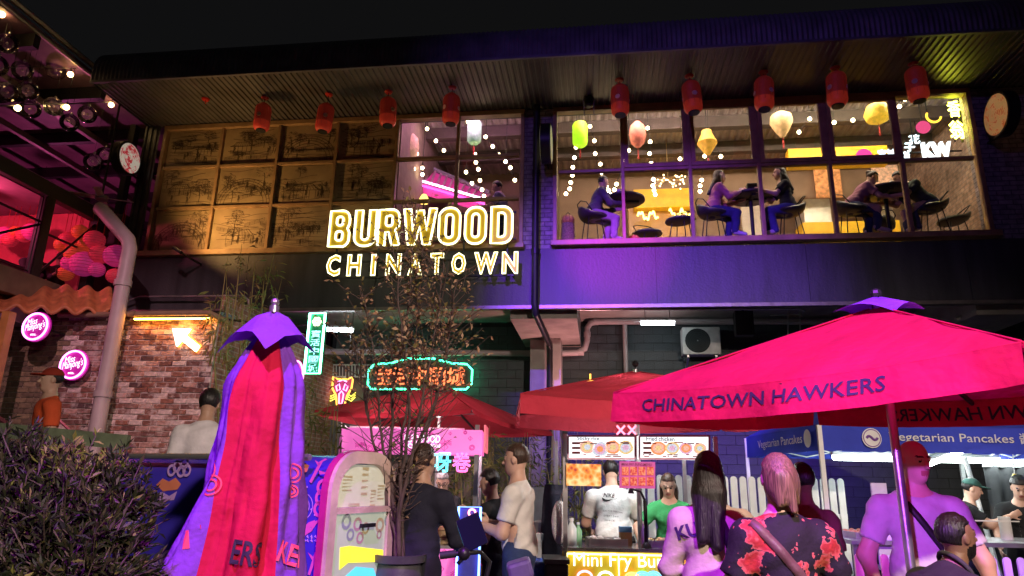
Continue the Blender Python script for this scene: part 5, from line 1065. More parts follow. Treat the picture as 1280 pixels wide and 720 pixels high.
# cups and a bag on the bar tables
for (T_c, dx, dy, h_, col, lb, nm) in ((T1, -.10, -.15, .12, (.6, .55, .5), 'white paper cup on the first bar table', 'paper_cup'), (T2, .02, -.05, .22, (.02, .02, .02), 'black box speaker on the second bar table', 'table_speaker'), (T2, -.18, -.12, .10, (.6, .3, .25), 'pink paper cup before the pink-jumpered woman', 'paper_cup'), (T3, .1, -.1, .13, (.7, .6, .3), 'amber glass on the third bar table', 'drinking_glass')):
    c = np.array([T_c[0]+dx, T_c[1]+dy, T_c[2]+.036]); t = thing(nm, lb, nm.replace('_', ' ').split()[-1], c); m = MB()
    if nm == 'table_speaker': m.box(c+[-.09, -.08, 0], c+[.09, .08, h_]); m.build('cabinet', mat('black_box_top', col, .5), t, bevel=.01); m = MB(); m.box(c+[-.08, -.088, .02], c+[.08, -.081, h_-.02]); m.build('grille', M_dark, t)
    else: m.lathe([(.028, 0), (.04, h_)], c=c, n=12); m.build('cup_body', mat('cup_'+lb.split()[0], col, .5, var=.05, bump=0), t, smooth='auto'); m = MB(); m.lathe([(.042, h_), (.038, h_+.012)], c=c, n=12); m.build('lid', M_white, t)
# ================================================================== building along the left side with an open balcony
LX = -9.2
LB = thing('balcony_restaurant', 'left building with an open balcony lit pink and red inside', 'building', (LX, 8, 0))
M_lb = mat('left_dark_steel', (.025, .022, .024), .5, .3); M_fas = mat('left_fascia', (.17, .12, .08), .6, var=.25, scale=4)
m = MB(); m.box((LX-.25, 2.0, 4.22), (LX, 11.3, 4.62)); m.build('fascia', M_fas, LB)
m = MB(); m.box((-16, 2.0, 3.87), (LX-.251, 11.3, 4.12)); m.build('balcony_floor', M_conc, LB)
m = MB(); m.box((LX-.16, 2, 6.02), (LX, 11.3, 6.26)); m.build('lintel', M_lb, LB)
for y in (3.6, 5.9, 8.15, 9.75, 10.95):
    m = MB(); m.box((LX-.15, y-.09, 4.621), (LX-.01, y+.09, 6.019)); m.build('post', M_lb, LB)
for y0, y1 in ((5.99, 8.06), (8.24, 9.66)):
    m = MB(); m.box((LX-.08, y0+.03, 4.70), (LX-.068, y1-.03, 5.98)); m.build('pane', M_glass, LB) if y0 < 8 else None
    m = MB(); m.tube([(LX-.07, y0+.02, 4.68), (LX-.07, y1-.02, 4.68), (LX-.07, y1-.02, 5.99), (LX-.07, y0+.02, 5.99)], .018, 4, closed=True); m.build('glazing_bead', M_steel if y0 < 8 else M_lb, LB)
m = MB()
for (a, b_) in (((9.84, 4.7), (10.86, 5.95)), ((9.84, 5.4), (10.86, 5.4)), ((8.24, 4.66), (9.66, 5.5)), ((8.24, 5.55), (9.66, 5.55))): m.tube([(LX-.06, a[0], a[1]), (LX-.06, b_[0], b_[1])], .022, 5)
m.build('brace', M_lb, LB)
# upper storey: sloping open roof with beams lit from below
M_ceil = mat('left_ceiling', (.20, .10, .14), .6, var=.3, scale=2); 
m = MB(); m.box((-22, 2, 8.55), (LX+.0, 26, 8.66)); m.build('roof_deck', M_ceil, LB)
for y in (4.0, 5.6, 7.2, 8.8, 10.4, 12.0, 13.6, 15.2, 17.2, 19.6):
    m = MB(); m.box((-22, y-.06, 8.30), (LX-.02, y+.06, 8.549)); m.build('rafter', M_lb, LB)
for x in (-10.4, -11.8, -13.2, -15.0, -17.0, -19.5):
    m = MB(); m.box((x-.05, 2.2, 8.18), (x+.05, 25, 8.299)); m.build('purlin', mat('purlin_steel', (.22, .16, .16), .5, .4), LB)
m = MB(); m.box((-16, 11.3, 0), (-9.06, 11.5, 6.34)); m.build('end_wall', mat('end_wall_dark', (.05, .04, .045), .8), LB)
m = MB(); m.box((-15.2, 2, 4.121), (-15.0, 11.29, 6.26)); m.build('inner_wall', mat('red_lit_room_wall', (.45, .06, .08), .7, emit=(1, .04, .10), es=.06), LB)  # red lantern light put into the wall colour and glow
m = MB(); m.box((-15, 2.0, 6.262), (LX-.2, 11.29, 6.34)); m.build('room_ceiling', M_ceil, LB)
m = MB(); m.box((-15, 11.0, 4.56), (LX-.3, 11.28, 6.25)); m.build('far_room_wall', MATS['red_lit_room_wall'], LB)
m = MB(); m.box((-22, 22.0, 5.0), (-9.06, 22.2, 8.54)); m.build('back_wall', mat('end_wall_dark', (.05, .04, .045), .8), LB)
for y in (11.42, 14.0, 16.6): m = MB(); m.box((LX-.12, y-.07, 6.26), (LX-.0, y+.07, 8.299)); m.build('roof_post', M_lb, LB)
m = MB(); m.tube([(LX+.06, 2, 8.52), (LX+.06, 11.2, 8.52)], .035, 6); m.tube([(LX+.02, 2, 8.75), (LX+.02, 11.2, 8.75)], .05, 6); m.build('gutter', mat('gutter_metal', (.30, .24, .20), .4, .6), LB)
# red paper lanterns crowded on the balcony
M_rl = [mat('red_globe_%s' % n_, c, .6, var=.2, scale=12, emit=e_, es=.12) for n_, c, e_ in (('a', (.6, .05, .08), (1, .05, .12)), ('b', (.7, .12, .05), (1, .13, .05)), ('c', (.65, .06, .25), (1, .06, .4)))]
gl = [(85, 300, .22), (96, 318, .30), (105, 330, .34), (118, 300, .26), (108, 305, .2), (90, 330, .26), (125, 318, .26), (78, 306, .2), (40, 290, .24), (30, 294, .2), (20, 290, .16), (6, 294, .24), (12, 300, .2), (100, 290, .2), (145, 320, .3), (143, 345, .2), (82, 342, .2), (121, 337, .2)]
for i, (x, y, r_) in enumerate(gl):
    c = at(x, y, 10.7 if x > 60 else 10.6); t = thing('red_globe_lantern', 'red globe lantern hanging in the pink-lit balcony room', 'lantern', c, 0, 'red globe lanterns on the balcony'); k = r_*.72
    m = MB(); m.ball(c, k, 14, 9, sc=(1, 1, .92)); m.build('shade', M_rl[i % 3], t, smooth=True)
    m = MB()
    for q in range(7): z = -.75+.25*q; m.tube([c+[k*1.005*math.sqrt(1-z*z)*math.cos(a), k*1.005*math.sqrt(1-z*z)*math.sin(a), k*.92*z] for a in np.linspace(0, 6.283, 15)[:-1]], .004, 3, closed=True)
    m.tube([c+[0, 0, k*.9], (c[0], c[1], 6.26)], .005, 4); m.build('frame_wire', M_red, t)
# pendant lamps added to light the balcony room and the roof beams
t = thing('fill_pendant', 'red pendant lamp on the balcony ceiling', 'lamp', (-10.6, 9.6, 6.0)); m = MB(); m.ball((-10.6, 9.6, 5.95), .10, 12, 8); m.build('globe', emi('pendant_red', (1, .12, .2), 6), t, smooth=True); m = MB(); m.tube([(-10.6, 9.6, 6.04), (-10.6, 9.6, 6.26)], .008, 4); m.build('cord', M_dark, t); lamp_point('pendant_fill', (-10.6, 9.3, 5.75), (1, .12, .28), 42, .1, t)
t = thing('fill_pendant', 'pink pendant lamp under the left roof beams', 'lamp', (-12.6, 13.0, 6.9)); m = MB(); m.ball((-12.6, 13.0, 6.85), .10, 12, 8); m.build('globe', emi('pendant_pink', (1, .2, .5), 2), t, smooth=True); m = MB(); m.tube([(-12.6, 13.0, 6.94), (-12.6, 13.0, 8.3)], .008, 4); m.build('cord', M_dark, t); lamp_point('pendant_fill', (-12.6, 13.0, 6.7), (1, .16, .50), 55, .1, t)
# diners on the balcony (dark against the lanterns)
person('dark-clothed diner seated behind the balcony rail post', 0, 0, 60, pos=(*atx(80, 320, -9.85)[:2], 4.12), z0=4.12, seat=.46, res=.02, lean=12, top='black_l', tcol=(.02, .02, .02), hair='short', sleeve='long', skin='brown', arms=dict(r=((.05, .16, -.22), (-.05, .22, .05)), l=((-.05, .16, -.22), (.05, .22, .05))))
person('dark-haired diner leaning on the balcony table behind glass', 0, 0, 250, pos=(*atx(40, 318, -10.1)[:2], 4.12), z0=4.12, seat=.46, res=.02, lean=22, top='black_m', tcol=(.03, .025, .03), hair='short', sleeve='long', skin='brown', arms=dict(r=((.05, .16, -.22), (-.05, .22, .05)), l=((-.05, .16, -.22), (.05, .22, .05))))
t = thing('balcony_table', 'dark table between the two balcony diners', 'table', (-10.0, 9.8, 4.12)); m = MB(); m.box((-10.35, 9.4, 4.81), (-9.65, 10.1, 4.85)); m.build('table_top', M_tab, t); m = MB(); m.lathe([(.2, 4.121), (.04, 4.15), (.035, 4.809)], c=(-10.0, 9.8, 0), n=12); m.build('pedestal', M_dark, t)
for sx, yy in ((1, 9.2), (2, 8.9)):
    p = atx(80, 320, -9.85)[:2] if sx == 1 else atx(40, 318, -10.1)[:2]
    t = thing('balcony_chair', 'dark chair under the %s balcony diner' % ('seated post-side' if sx == 1 else 'leaning glass-side'), 'chair', (p[0], p[1], 4.12)); m = MB(); m.box((p[0]-.2, p[1]-.2, 4.54), (p[0]+.2, p[1]+.2, 4.57)); m.build('seat', M_dark, t)
    for a_ in (-1, 1):
        for b_ in (-1, 1): m = MB(); m.bar((p[0]+a_*.17, p[1]+b_*.17, 4.121), (p[0]+a_*.17, p[1]+b_*.17, 4.539), .03); m.build('leg', M_dark, t)
# ceiling fan
c = at(127, 247, 10.6); t = thing('ceiling_fan', 'four-blade ceiling fan under the left roof', 'fan', c); m = MB(); m.lathe([(.05, -.07), (.11, -.04), (.11, .03), (.04, .06)], c=c, n=16); m.build('motor', mat('fan_motor', (.20, .18, .24), .4, .4), t, smooth='auto'); m = MB(); m.lathe([(.02, .06), (.02, 8.30-c[2])], c=c, n=8); m.build('down_rod', M_dark, t)
for k in range(4):
    a = .5+k*math.pi/2; d_ = np.array([math.cos(a), math.sin(a), 0]); n_ = np.array([-d_[1], d_[0], 0]); m = MB(); m.obox(c+d_*.31, (d_, nrm(n_+ZA*.25), np.cross(d_, nrm(n_+ZA*.25))), (.21, .055, .006)); m.build('blade', mat('fan_blade', (.30, .24, .24), .5), t)
# clear globes and warm bulbs strung under the roof edge
M_bub = bpy.data.materials.new('clear_globe'); M_bub.use_nodes = True; nt = M_bub.node_tree; nt.nodes.clear(); n = nt.nodes
tr_ = n.new('ShaderNodeBsdfTransparent'); tr_.inputs[0].default_value = (.97, .96, .97, 1); gs = n.new('ShaderNodeBsdfGlossy'); gs.inputs['Roughness'].default_value = .04; df = n.new('ShaderNodeBsdfTranslucent'); df.inputs[0].default_value = (.8, .75, .76, 1)
fr_ = n.new('ShaderNodeFresnel'); fr_.inputs[0].default_value = 1.75; mx_ = n.new('ShaderNodeMixShader'); mx2 = n.new('ShaderNodeMixShader'); mx2.inputs[0].default_value = .20; ou = n.new('ShaderNodeOutputMaterial')
nt.links.new(tr_.outputs[0], mx2.inputs[1]); nt.links.new(df.outputs[0], mx2.inputs[2]); nt.links.new(fr_.outputs[0], mx_.inputs[0]); nt.links.new(mx2.outputs[0], mx_.inputs[1]); nt.links.new(gs.outputs[0], mx_.inputs[2]); nt.links.new(mx_.outputs[0], ou.inputs[0])
balls = [(9, 54), (28, 88), (70, 88), (9, 115), (35, 113), (38, 136), (-4, 82), (67, 133), (87, 153), (109, 143), (116, 202), (131, 194)]
def make_globe():
    t = thing('clear_globe', 'clear plastic globe hanging under the left roof edge', 'globe', (0, 0, 0), 0, 'clear globes strung under the left roof'); R_ = .165
    m = MB(); m.ball((0, 0, 0), R_, 18, 12); m.build('globe', M_bub, t, smooth=True)
    m = MB(); m.lathe([(.024, R_-.006), (.020, R_+.035)], n=10); m.build('cap', M_steel, t); m = MB(); m.ball((0, 0, 0), .022, 8, 6); m.build('lamp', mat('globe_filament', (.6, .5, .45), .3, .5), t)
    m = MB(); m.tube([(0, 0, 0), (0, 0, 1)], .004, 4); m.build('wire', M_dark, t); return t
g0 = make_globe()
gt = ['at the picture edge beside the roof corner', 'second down the left edge, near the first wire', 'beside the warm bulb by the soffit', 'at the picture edge in the middle row', 'touching its neighbour in the middle row', 'below the touching pair, beside a glowing bulb', 'half cut by the picture edge above the middle row', 'between two glowing bulbs in the lower row', 'lowest of the main cluster', 'rightmost of the main cluster', 'nearer of the pair by the round floral sign', 'behind its pair beside the round floral sign']
for i, (x, y) in enumerate(balls):
    c = atx(x, y, -9.42-.12*(i % 3)); o = g0 if i == 0 else copy_tree(g0); o.location = tuple(c); o['label'] = 'clear globe '+gt[i]
    for ch in o.children:
        if ch.name.startswith('wire'): ch.location = (0, 0, .17); ch.scale = (1, 1, max(.08, 8.5-c[2]-.17))
t = thing('string_lights', 'warm bulb string along the left roof edge', 'string lights', (LX, 8, 8.4)); bp_ = [(2, 18), (22, 135), (83, 134), (88, 93), (139, 131)]; pw = []
for x, y in bp_:
    c = atx(x, y, -9.35); m = MB(); m.ball(c, .05, 10, 7); bo = m.build('bulb', emi('outdoor_bulb', (1, .62, .22), 22), t, smooth=True); m = MB(); m.lathe([(.018, .03), (.018, .09)], c=c, n=7); m.tube([c+[0, 0, .09], (c[0], c[1], 8.55)], .005, 4); m.build('socket', M_dark, bo)
m = MB(); m.tube([atx(-5, 133, -9.35), atx(22, 131, -9.35), atx(83, 130, -9.35), atx(139, 127, -9.35)], .010, 4); m.tube([atx(-8, 86, -9.45), atx(28, 83, -9.45), atx(70, 84, -9.45), atx(95, 86, -9.3)], .007, 4); m.build('wire', M_dark, t)
# tiled awning over the signs, post, platform, handrail
t = thing('tiled_awning', 'small wavy-edged tiled awning lit orange above the pink signs', 'awning', at(60, 380, 9.3)); m = MB(); V = []; N = 60
for i in range(N+1):
    q = i/N; a = at(-20, 384, 9.0)+(at(142, 390, 10.15)-at(-20, 384, 9.0))*q; w_ = .055*math.sin(q*34); V.append(a+[0, 0, w_]); V.append(a+[-.55, .55, .55+w_])
m.add(V, [(2*i, 2*i+2, 2*i+3, 2*i+1) for i in range(N)]); m.add([v-np.array([0, 0, .035]) for v in V], [(2*i+1, 2*i+3, 2*i+2, 2*i) for i in range(N)]); m.build('tile_roof', mat('terracotta_tile', (.42, .15, .06), .6, var=.3, scale=8), t, smooth=True)
m = MB(); m.tube([V[2*i] for i in range(0, N+1)], .032, 6); m.build('tile_edge', MATS['terracotta_tile'], t, smooth=True)
m = MB(); m.bar(V[0], (V[0][0]-.1, V[0][1], 0), .12); m.bar(at(12, 390, 9.2), (at(12, 390, 9.2)[0], 9.2, 0), .13); m.build('post', mat('orange_post', (.42, .20, .06), .5), t)
PZ = .80
t = thing('stair_platform', 'raised landing behind the hedge with a dark edge', 'platform', (-6.5, 6.9, 0)); m = MB(); m.box((-9.1, 6.0, 0), (-4.9, 8.6, PZ)); m.build('landing', M_conc, t)
for k in range(4): m = MB(); m.box((-4.899+.28*k, 6.1, 0), (-4.62+.28*k, 8.5, PZ-.2*(k+1))); m.build('step', M_conc, t)
t = thing('handrail', 'weathered green timber handrail over the hedge', 'handrail', at(110, 545, 5.8)); a, b_ = at(58, 541, 5.75), at(160, 553, 5.9); m = MB(); m.bar(a-[.5, 0, -.02], b_, .06, .13); m.build('rail', mat('green_timber', (.13, .16, .10), .7, var=.3, scale=10), t)
m = MB(); m.bar(b_-[.1, 0, .06], (b_[0]-.1, b_[1], 0), .09); m.bar(a+[-.1, 0, -.06], (a[0]-.1, a[1], 0), .09); m.build('post', mat('grey_post', (.16, .17, .20), .7), t)
m = MB(); m.tube([at(-5, 520, 5.9), at(12, 532, 5.9)], .02, 6); m.tube([at(68, 520, 8.3), at(95, 545, 8.4)], .02, 6); m.build('metal_rail', mat('pink_metal', (.35, .10, .14), .4, .5), t)
q = atd(246, 600, 6.3); t = thing('timber_step', 'low timber step behind the blue cart', 'step', (q[0], q[1], 0)); m = MB(); m.box((q[0]-.4, q[1]-.35, .42), (q[0]+.4, q[1]+.35, .48)); m.build('tread', mat('deck_timber', (.20, .13, .08), .7), t)
for a_ in (-.34, .34): m = MB(); m.box((q[0]+a_-.04, q[1]-.3, 0), (q[0]+a_+.04, q[1]+.3, .419)); m.build('riser', MATS['deck_timber'], t)
# ================================================================== market umbrellas
M_umb = fabric('umbrella_red', (.62, .010, .060), .38, var=.14, scale=2.5, wrinkle=.8)
M_umb_old = fabric('umbrella_red_faded', (.50, .035, .060), .30, var=.16, scale=2.5, wrinkle=.8)
M_pur = fabric('umbrella_purple', (.19, .05, .42), .15, var=.16, scale=3.5, wrinkle=.7)
M_print = mat('dark_violet_print', (.020, .008, .030), .7, var=.1, bump=0)
M_pinkprint = mat('coral_print', (.62, .05, .10), .7, var=.1, bump=0)
M_pole = mat('brushed_aluminium', (.50, .48, .50), .32, .85, var=.15, bump=.05)
M_ribm = mat('umbrella_rib', (.06, .055, .06), .4, .5)
def umbrella(label, cor, apex, fab, val=.17, cap=None, text=None, textpos=None, pole_r=.025, sag=.06, seed=1, text2=None, inner_text=()):
    cor = [np.asarray(c, float) for c in cor]; apex = np.asarray(apex, float); cen = sum(cor)/4
    t = thing('market_umbrella', label, 'umbrella', (cen[0], cen[1], 0), 0, 'square market umbrellas over the stalls'); r_ = random.Random(seed)
    m = MB(); N = 14
    for i in range(4):
        A, B_ = cor[i], cor[(i+1) % 4]; V = []; idx = {}
        nv = nrm(np.cross(B_-A, apex-A)); nv = nv if nv[2] > 0 else -nv
        for a in range(N+1):
            for b_ in range(N+1-a):
                u_, v_ = a/N, b_/N; w_ = 1-u_-v_; p = A*w_+B_*u_+apex*v_
                d_ = sag*(4*w_*u_)*(1-v_)**.5+.016*math.sin(14*(u_-w_)+3*v_+seed)*v_*(1-v_)*4*(w_*u_*4)+.012*math.exp(-min(u_, w_)*16)*math.sin(v_*15+seed)*v_*(1-v_)*3+.03*math.sin(7*u_+9*v_+seed+i)*v_*(1-v_)*(u_*w_*4)
                p = p-nv*d_-ZA*0; idx[(a, b_)] = len(V); V.append(p)
        Fs = []
        for a in range(N):
            for b_ in range(N-a):
                Fs.append((idx[(a, b_)], idx[(a+1, b_)], idx[(a, b_+1)]))
                if a+b_ < N-1: Fs.append((idx[(a+1, b_)], idx[(a+1, b_+1)], idx[(a, b_+1)]))
        m.add(V, Fs)
    m.build('canopy', fab, t, smooth=True)
    vm = []
    for i in range(4):      # hanging valance per side
        A, B_ = cor[i], cor[(i+1) % 4]; m = MB(); V = []; nv = nrm(np.cross(B_-A, apex-A)); nv = nv if nv[2] > 0 else -nv; out = nrm([(A+B_)[0]/2-cen[0], (A+B_)[1]/2-cen[1], 0])
        for k in range(25):
            q = k/24; p = A*(1-q)+B_*q-nv*sag*4*q*(1-q); wv_ = .012*math.sin(q*23+seed)+.008*math.sin(q*51+i)
            for jz in range(4): V.append(p+out*(.004+.015*jz/3+wv_*jz/3)-ZA*val*jz/3)
        m.add(V, [(4*k+jz, 4*k+4+jz, 4*k+5+jz, 4*k+1+jz) for k in range(24) for jz in range(3)]); v_ = m.build('valance', fab, t, smooth=True)
        if i in (text or {}):
            s_, a0, a1, hgt, zoff, flip, mt = text[i]; Vt, Fs = text_mesh(s_, 1, offset=.012, res=2, shear=0.08); L_ = np.linalg.norm(B_-A); Vt = fit_text(Vt, (a1-a0)*L_, hgt); out_ = []
            for vv in Vt:
                q = (a0+a1)/2+vv[0]/L_; p = A*(1-q)+B_*q-nv*sag*4*q*(1-q); wv_ = .012*math.sin(q*23+seed)+.008*math.sin(q*51+i); jz = np.clip((zoff-vv[1])/val, 0, 1); out_.append(p+out*((.004+.015*jz+wv_*jz)+(.006 if not flip else -.006))-ZA*(zoff-vv[1]))
            for V_w, F_w in split_words(np.column_stack([Vt[:, 0], np.array(out_)]), Fs, len(s_.split())): mm = MB(); mm.add(V_w[:, 1:4], F_w); mm.build('lettering', mt, v_)
    for i in range(4):      # stitched seams along the hips and the hem
        A, B_ = cor[i], cor[(i+1) % 4]; nv = nrm(np.cross(B_-A, apex-A)); nv = nv if nv[2] > 0 else -nv
        m = MB(); m.tube([A+(apex-A)*q+ZA*.004 for q in np.linspace(0, .97, 12)], .006, 4); m.build('hip_seam', fab, t, smooth=True)
        m = MB(); m.tube([A*(1-q)+B_*q-nv*sag*4*q*(1-q)+ZA*.002 for q in np.linspace(0, 1, 25)], .0045, 4); m.build('hem_seam', fab, t, smooth=True)
    if cap:
        m = MB(); ca = apex+[0, 0, .07]; q = .17; cc = [apex+(c-apex)*q+[0, 0, .03+.03*math.sin(3*k+seed)] for k, c in enumerate(cor)]
        V = []; ring = []
        for k in range(4):
            A, B_ = cc[k], cc[(k+1) % 4]
            for j_ in range(6): w_ = j_/6; ring.append(A*(1-w_)+B_*w_+ZA*(.05*math.sin(math.pi*w_)))
        V = [ca]+ring; n_ = len(ring); m.add(V, [(0, 1+k, 1+(k+1) % n_) for k in range(n_)]); m.build('vent_cap', cap, t, smooth=True)
    m = MB(); m.ball(apex+[0, 0, .08], .035, 8, 6); m.build('finial', M_dark, t)
    m = MB(); m.tube([(apex[0], apex[1], 0), (apex[0], apex[1], apex[2]+.02)], pole_r, 12); m.build('pole', M_pole, t, smooth='auto')
    hub = apex-[0, 0, .05]; slide = np.array([apex[0], apex[1], (cor[0][2]+cor[2][2])/2+.10])
    m = MB(); m.lathe([(.05, -.06), (.06, 0), (.05, .06)], c=slide, n=12); m.build('runner', M_pole, t)
    pts = cor+[(cor[i]+cor[(i+1) % 4])/2 for i in range(4)]
    for k, c in enumerate(pts):
        e = c+(nrm(hub-c)*.02)-ZA*.03; 
        if k >= 4: e = e-ZA*(sag*.9)
        m = MB(); m.bar(hub-ZA*.06, e, .018, .026); rb = m.build('rib', M_ribm, t); mid = hub-ZA*.06+(e-hub+ZA*.06)*.5; m = MB(); m.bar(slide, mid-ZA*.012, .016, .022); m.build('strut', M_pole, rb)
    m = MB(); m.lathe([(.34, 0), (.34, .07), (.06, .10), (.05, .30)], c=(apex[0], apex[1], 0), n=20); m.build('base', M_conc, t, smooth='auto')
    return t
# front magenta-lit umbrella with lettering
L_, R_, FLn = atd(767, 492, 4.07), atd(1277, 428, 2.66), atd(1019, 503, 5.1); FR = R_+(FLn-L_); FR[2] = (R_[2]+FLn[2])/2
ap = atd(1097, 384, 3.9)
umbrella('big front red umbrella lettered CHINATOWN HAWKERS with purple vent cap', [L_, R_, FR, FLn], ap, M_umb, val=.165, cap=M_pur, seed=2, sag=.045, pole_r=.024,
  text={0: ('CHINATOWN HAWKERS', .10, .745, .070, .072, False, M_print), 2: ('CHINATOWN HAWKERS', .10, .75, .085, .085, True, M_print)})
def cc(X, D, z): return np.array([0, 0, z])+_r0*X+_hf*D
umbrella('middle red umbrella over the fried bun stall, half behind the front one', [cc(.09, 5.8, 2.24), cc(2.49, 5.8, 2.24), cc(2.49, 8.2, 2.30), cc(.09, 8.2, 2.30)], cc(1.29, 7.0, 2.64), M_umb_old, val=.16, cap=None, seed=5, sag=.05, text={1: ('CHINATOWN HAWKERS', .06, .9, .075, .08, True, M_pinkprint)})
umbrella('back red umbrella over the pink stall behind the slender tree', [cc(-.42, 7.6, 2.28), cc(.58, 9.6, 2.18), cc(-1.42, 10.6, 2.25), cc(-2.42, 8.6, 2.32)], cc(-.92, 9.1, 2.74), M_umb_old, val=.05, cap=None, seed=9, sag=.05)
# closed umbrella in front, purple with pink lining showing
UD = 3.35; base = atd(318, 600, UD); base[2] = 0; bx, by = base[0], base[1]
t = thing('closed_umbrella', 'folded purple and pink umbrella standing in front of the blue cart', 'umbrella', (bx, by, 0))
toc = math.atan2(-by, -bx)
top_z = atd(330, 392, UD)[2]; zb_ = .62
def fold_r(a, q): # q 0 top .. 1 bottom
    rad = .06+.095*min(1, q/.14)**.8+.105*q; d_ = (a-toc+math.pi) % (2*math.pi)-math.pi
    f_ = (.40*(abs(math.sin(3.5*(a-toc)+.9+.9*math.sin(2.0*q)))**.6-.65)+.22*(abs(math.sin(6.5*(a-toc)+2.1*q))**.5-.7))*(.5+.5*q)+.035*math.sin(17*a+9*q)+.03*math.sin(5*a+23*q)+.02*math.sin(9*a-31*q); flare = .72*max(0, q-.42)**1.2*math.exp(-((d_+1.25)/.42)**2)
    return rad*(1+f_)+flare
m = MB(); NA, NQ = 120, 40; V = []; Fs = []; mi = []
for i in range(NQ+1):
    q = i/NQ
    for k in range(NA): a = 2*math.pi*k/NA; rr_ = fold_r(a, q); V.append((bx+rr_*math.cos(a)+.02*q, by+rr_*math.sin(a), top_z-.12+(zb_-top_z+.12)*q+.05*math.sin(5*a)*q))
for i in range(NQ):
    for k in range(NA):
        a = 2*math.pi*(k+.5)/NA; d_ = (a-toc+math.pi) % (2*math.pi)-math.pi; k2 = (k+1) % NA; Fs.append((i*NA+k, (i+1)*NA+k, (i+1)*NA+k2, i*NA+k2)); mi.append(1 if -.80 < d_ < .50 else 0)
m.v = [tuple(map(float, p)) for p in V]; m.f = Fs; m.m = mi; m.build('folded_canopy', [M_pur, M_umb], t, smooth=True)
rtv = np.array([-math.sin(toc), math.cos(toc), 0]); rtv = rtv if rtv@_r0 > 0 else -rtv; frv = np.array([math.cos(toc), math.sin(toc), 0])
m = MB(); ca = np.array([bx, by, top_z+.03]); ring = []
for k in range(32):
    a = 2*math.pi*k/32; sq = 1/max(abs(math.cos(a-toc-.75)), abs(math.sin(a-toc-.75))); rad = .178*sq; ring.append(ca+np.array([rad*math.cos(a), rad*math.sin(a), -.15-.11*(sq-1)/.41-.006*math.sin(9*a)]))
mid = [ca+(p-ca)*.5+ZA*.02 for p in ring]; top_ = [ca+(p-ca)*.16-ZA*-.0 for p in ring]
V = top_+mid+ring; n_ = 32; m.add([p for p in V], [(a*n_+k, (a+1)*n_+k, (a+1)*n_+(k+1) % n_, a*n_+(k+1) % n_) for a in (0, 1) for k in range(n_)]+[tuple(range(n_-1, -1, -1))]); m.build('vent_cap', M_pur, t, smooth=True)
m = MB(); m.tube([(bx, by, 0), (bx, by, top_z+.04)], .024, 10); m.ball((bx, by, top_z+.06), .022, 8, 6); m.build('pole', M_pole, t, smooth='auto')
m = MB(); m.lathe([(.36, 0), (.36, .08), (.06, .11), (.05, .35)], c=(bx, by, 0), n=20); m.build('base', M_conc, t, smooth='auto')
def onfold(V, ang, z, name, mt):
    out = []
    for v in V:
        q = np.clip((top_z-.12-(z+v[1]))/(top_z-.12-zb_), 0, 1); sgn = 1 if (rtv@np.array([-math.sin(toc), math.cos(toc), 0])) > 0 else -1
        a = toc+sgn*(ang+v[0]/.27); rr_ = fold_r(a, q)+.007; out.append((bx+rr_*math.cos(a)+.02*q, by+rr_*math.sin(a), z+v[1]))
    return out
m = MB(); V, Fs = text_mesh('ERS', 1, offset=.02, res=3); V = fit_text(V, .14, .10); V = V@Rz(-.12).T; m.add(onfold(V, -.02, atd(300, 690, UD)[2]+.02, 0, 0), Fs); m.build('lettering', M_print, t)
m = MB(); V, Fs = text_mesh('KER', 1, offset=.02, res=3); V = fit_text(V, .15, .09); V = V@Rz(-.35).T; m.add(onfold(V, .82, atd(330, 690, UD)[2], 0, 0), Fs); m.build('lettering', M_pinkprint, t); m = MB(); V, Fs = text_mesh('NT', 1, offset=.02, res=3); V = fit_text(V, .17, .09); V = V@Rz(.2).T; m.add(onfold(V, -1.12, atd(225, 668, UD)[2], 0, 0), Fs)
m.build('lettering', M_pinkprint, t)
pr_ = []
for (an, zy, r0_) in ((-1.0, 590, .05), (-1.0, 600, .03), (.82, 590, .045), (-.85, 606, .045), (.80, 612, .03)):
    zc = atd(300, zy, UD)[2]
    for rr0 in (r0_, r0_*.6):
        V = []; Fs = []
        for k in range(20): a = 2*math.pi*k/20; V += [(rr0*math.cos(a), rr0*math.sin(a), 0), ((rr0-.007)*math.cos(a), (rr0-.007)*math.sin(a), 0)]
        Fs = [(2*k, 2*((k+1) % 20), 2*((k+1) % 20)+1, 2*k+1) for k in range(20)]; m = MB(); m.add(onfold(V, an, zc, 0, 0), Fs); m.build('surface_motif', M_pinkprint, t)
# ================================================================== blue printed cart with arched end
NC = cc(-1.16, 4.6, 0); CW, CL = .665, 2.25; zt_, z0_ = 1.68, .32; e1 = nrm(_r0*.43+_hf*.90); s1 = nrm(-_r0*.90+_hf*.43)      # along the end, along the side
CT = thing('food_cart', 'blue-violet printed cart with an arched glazed end beside the closed umbrella', 'cart', NC)
def cp(a, b_, z): return NC+e1*a+s1*b_+ZA*z       # a across the end, b along the side
def arch_pts(w, zt, z0, rad, ins=0.0):
    P = [(ins, z0)]; P += [(ins+rad-rad*math.cos(x), zt-rad+rad*math.sin(x)) for x in np.linspace(0, math.pi/2, 8)]; P += [(w-ins-rad+rad*math.sin(x), zt-rad+rad*math.cos(x)) for x in np.linspace(0, math.pi/2, 8)]; P += [(w-ins, z0)]; return P
AP = arch_pts(CW, zt_, z0_, .24)
M_cart = mat('cart_blue_vinyl', (.045, .03, .42), .35, var=.15, scale=3, bump=.03, spec=.5); M_cart2 = mat('cart_motif_pink', (.62, .10, .40), .4, var=.1, bump=0); M_cart3 = mat('cart_motif_lilac', (.50, .30, .70), .4, var=.1, bump=0); M_cart4 = mat('cart_motif_coral', (.65, .20, .12), .4, var=.1, bump=0)
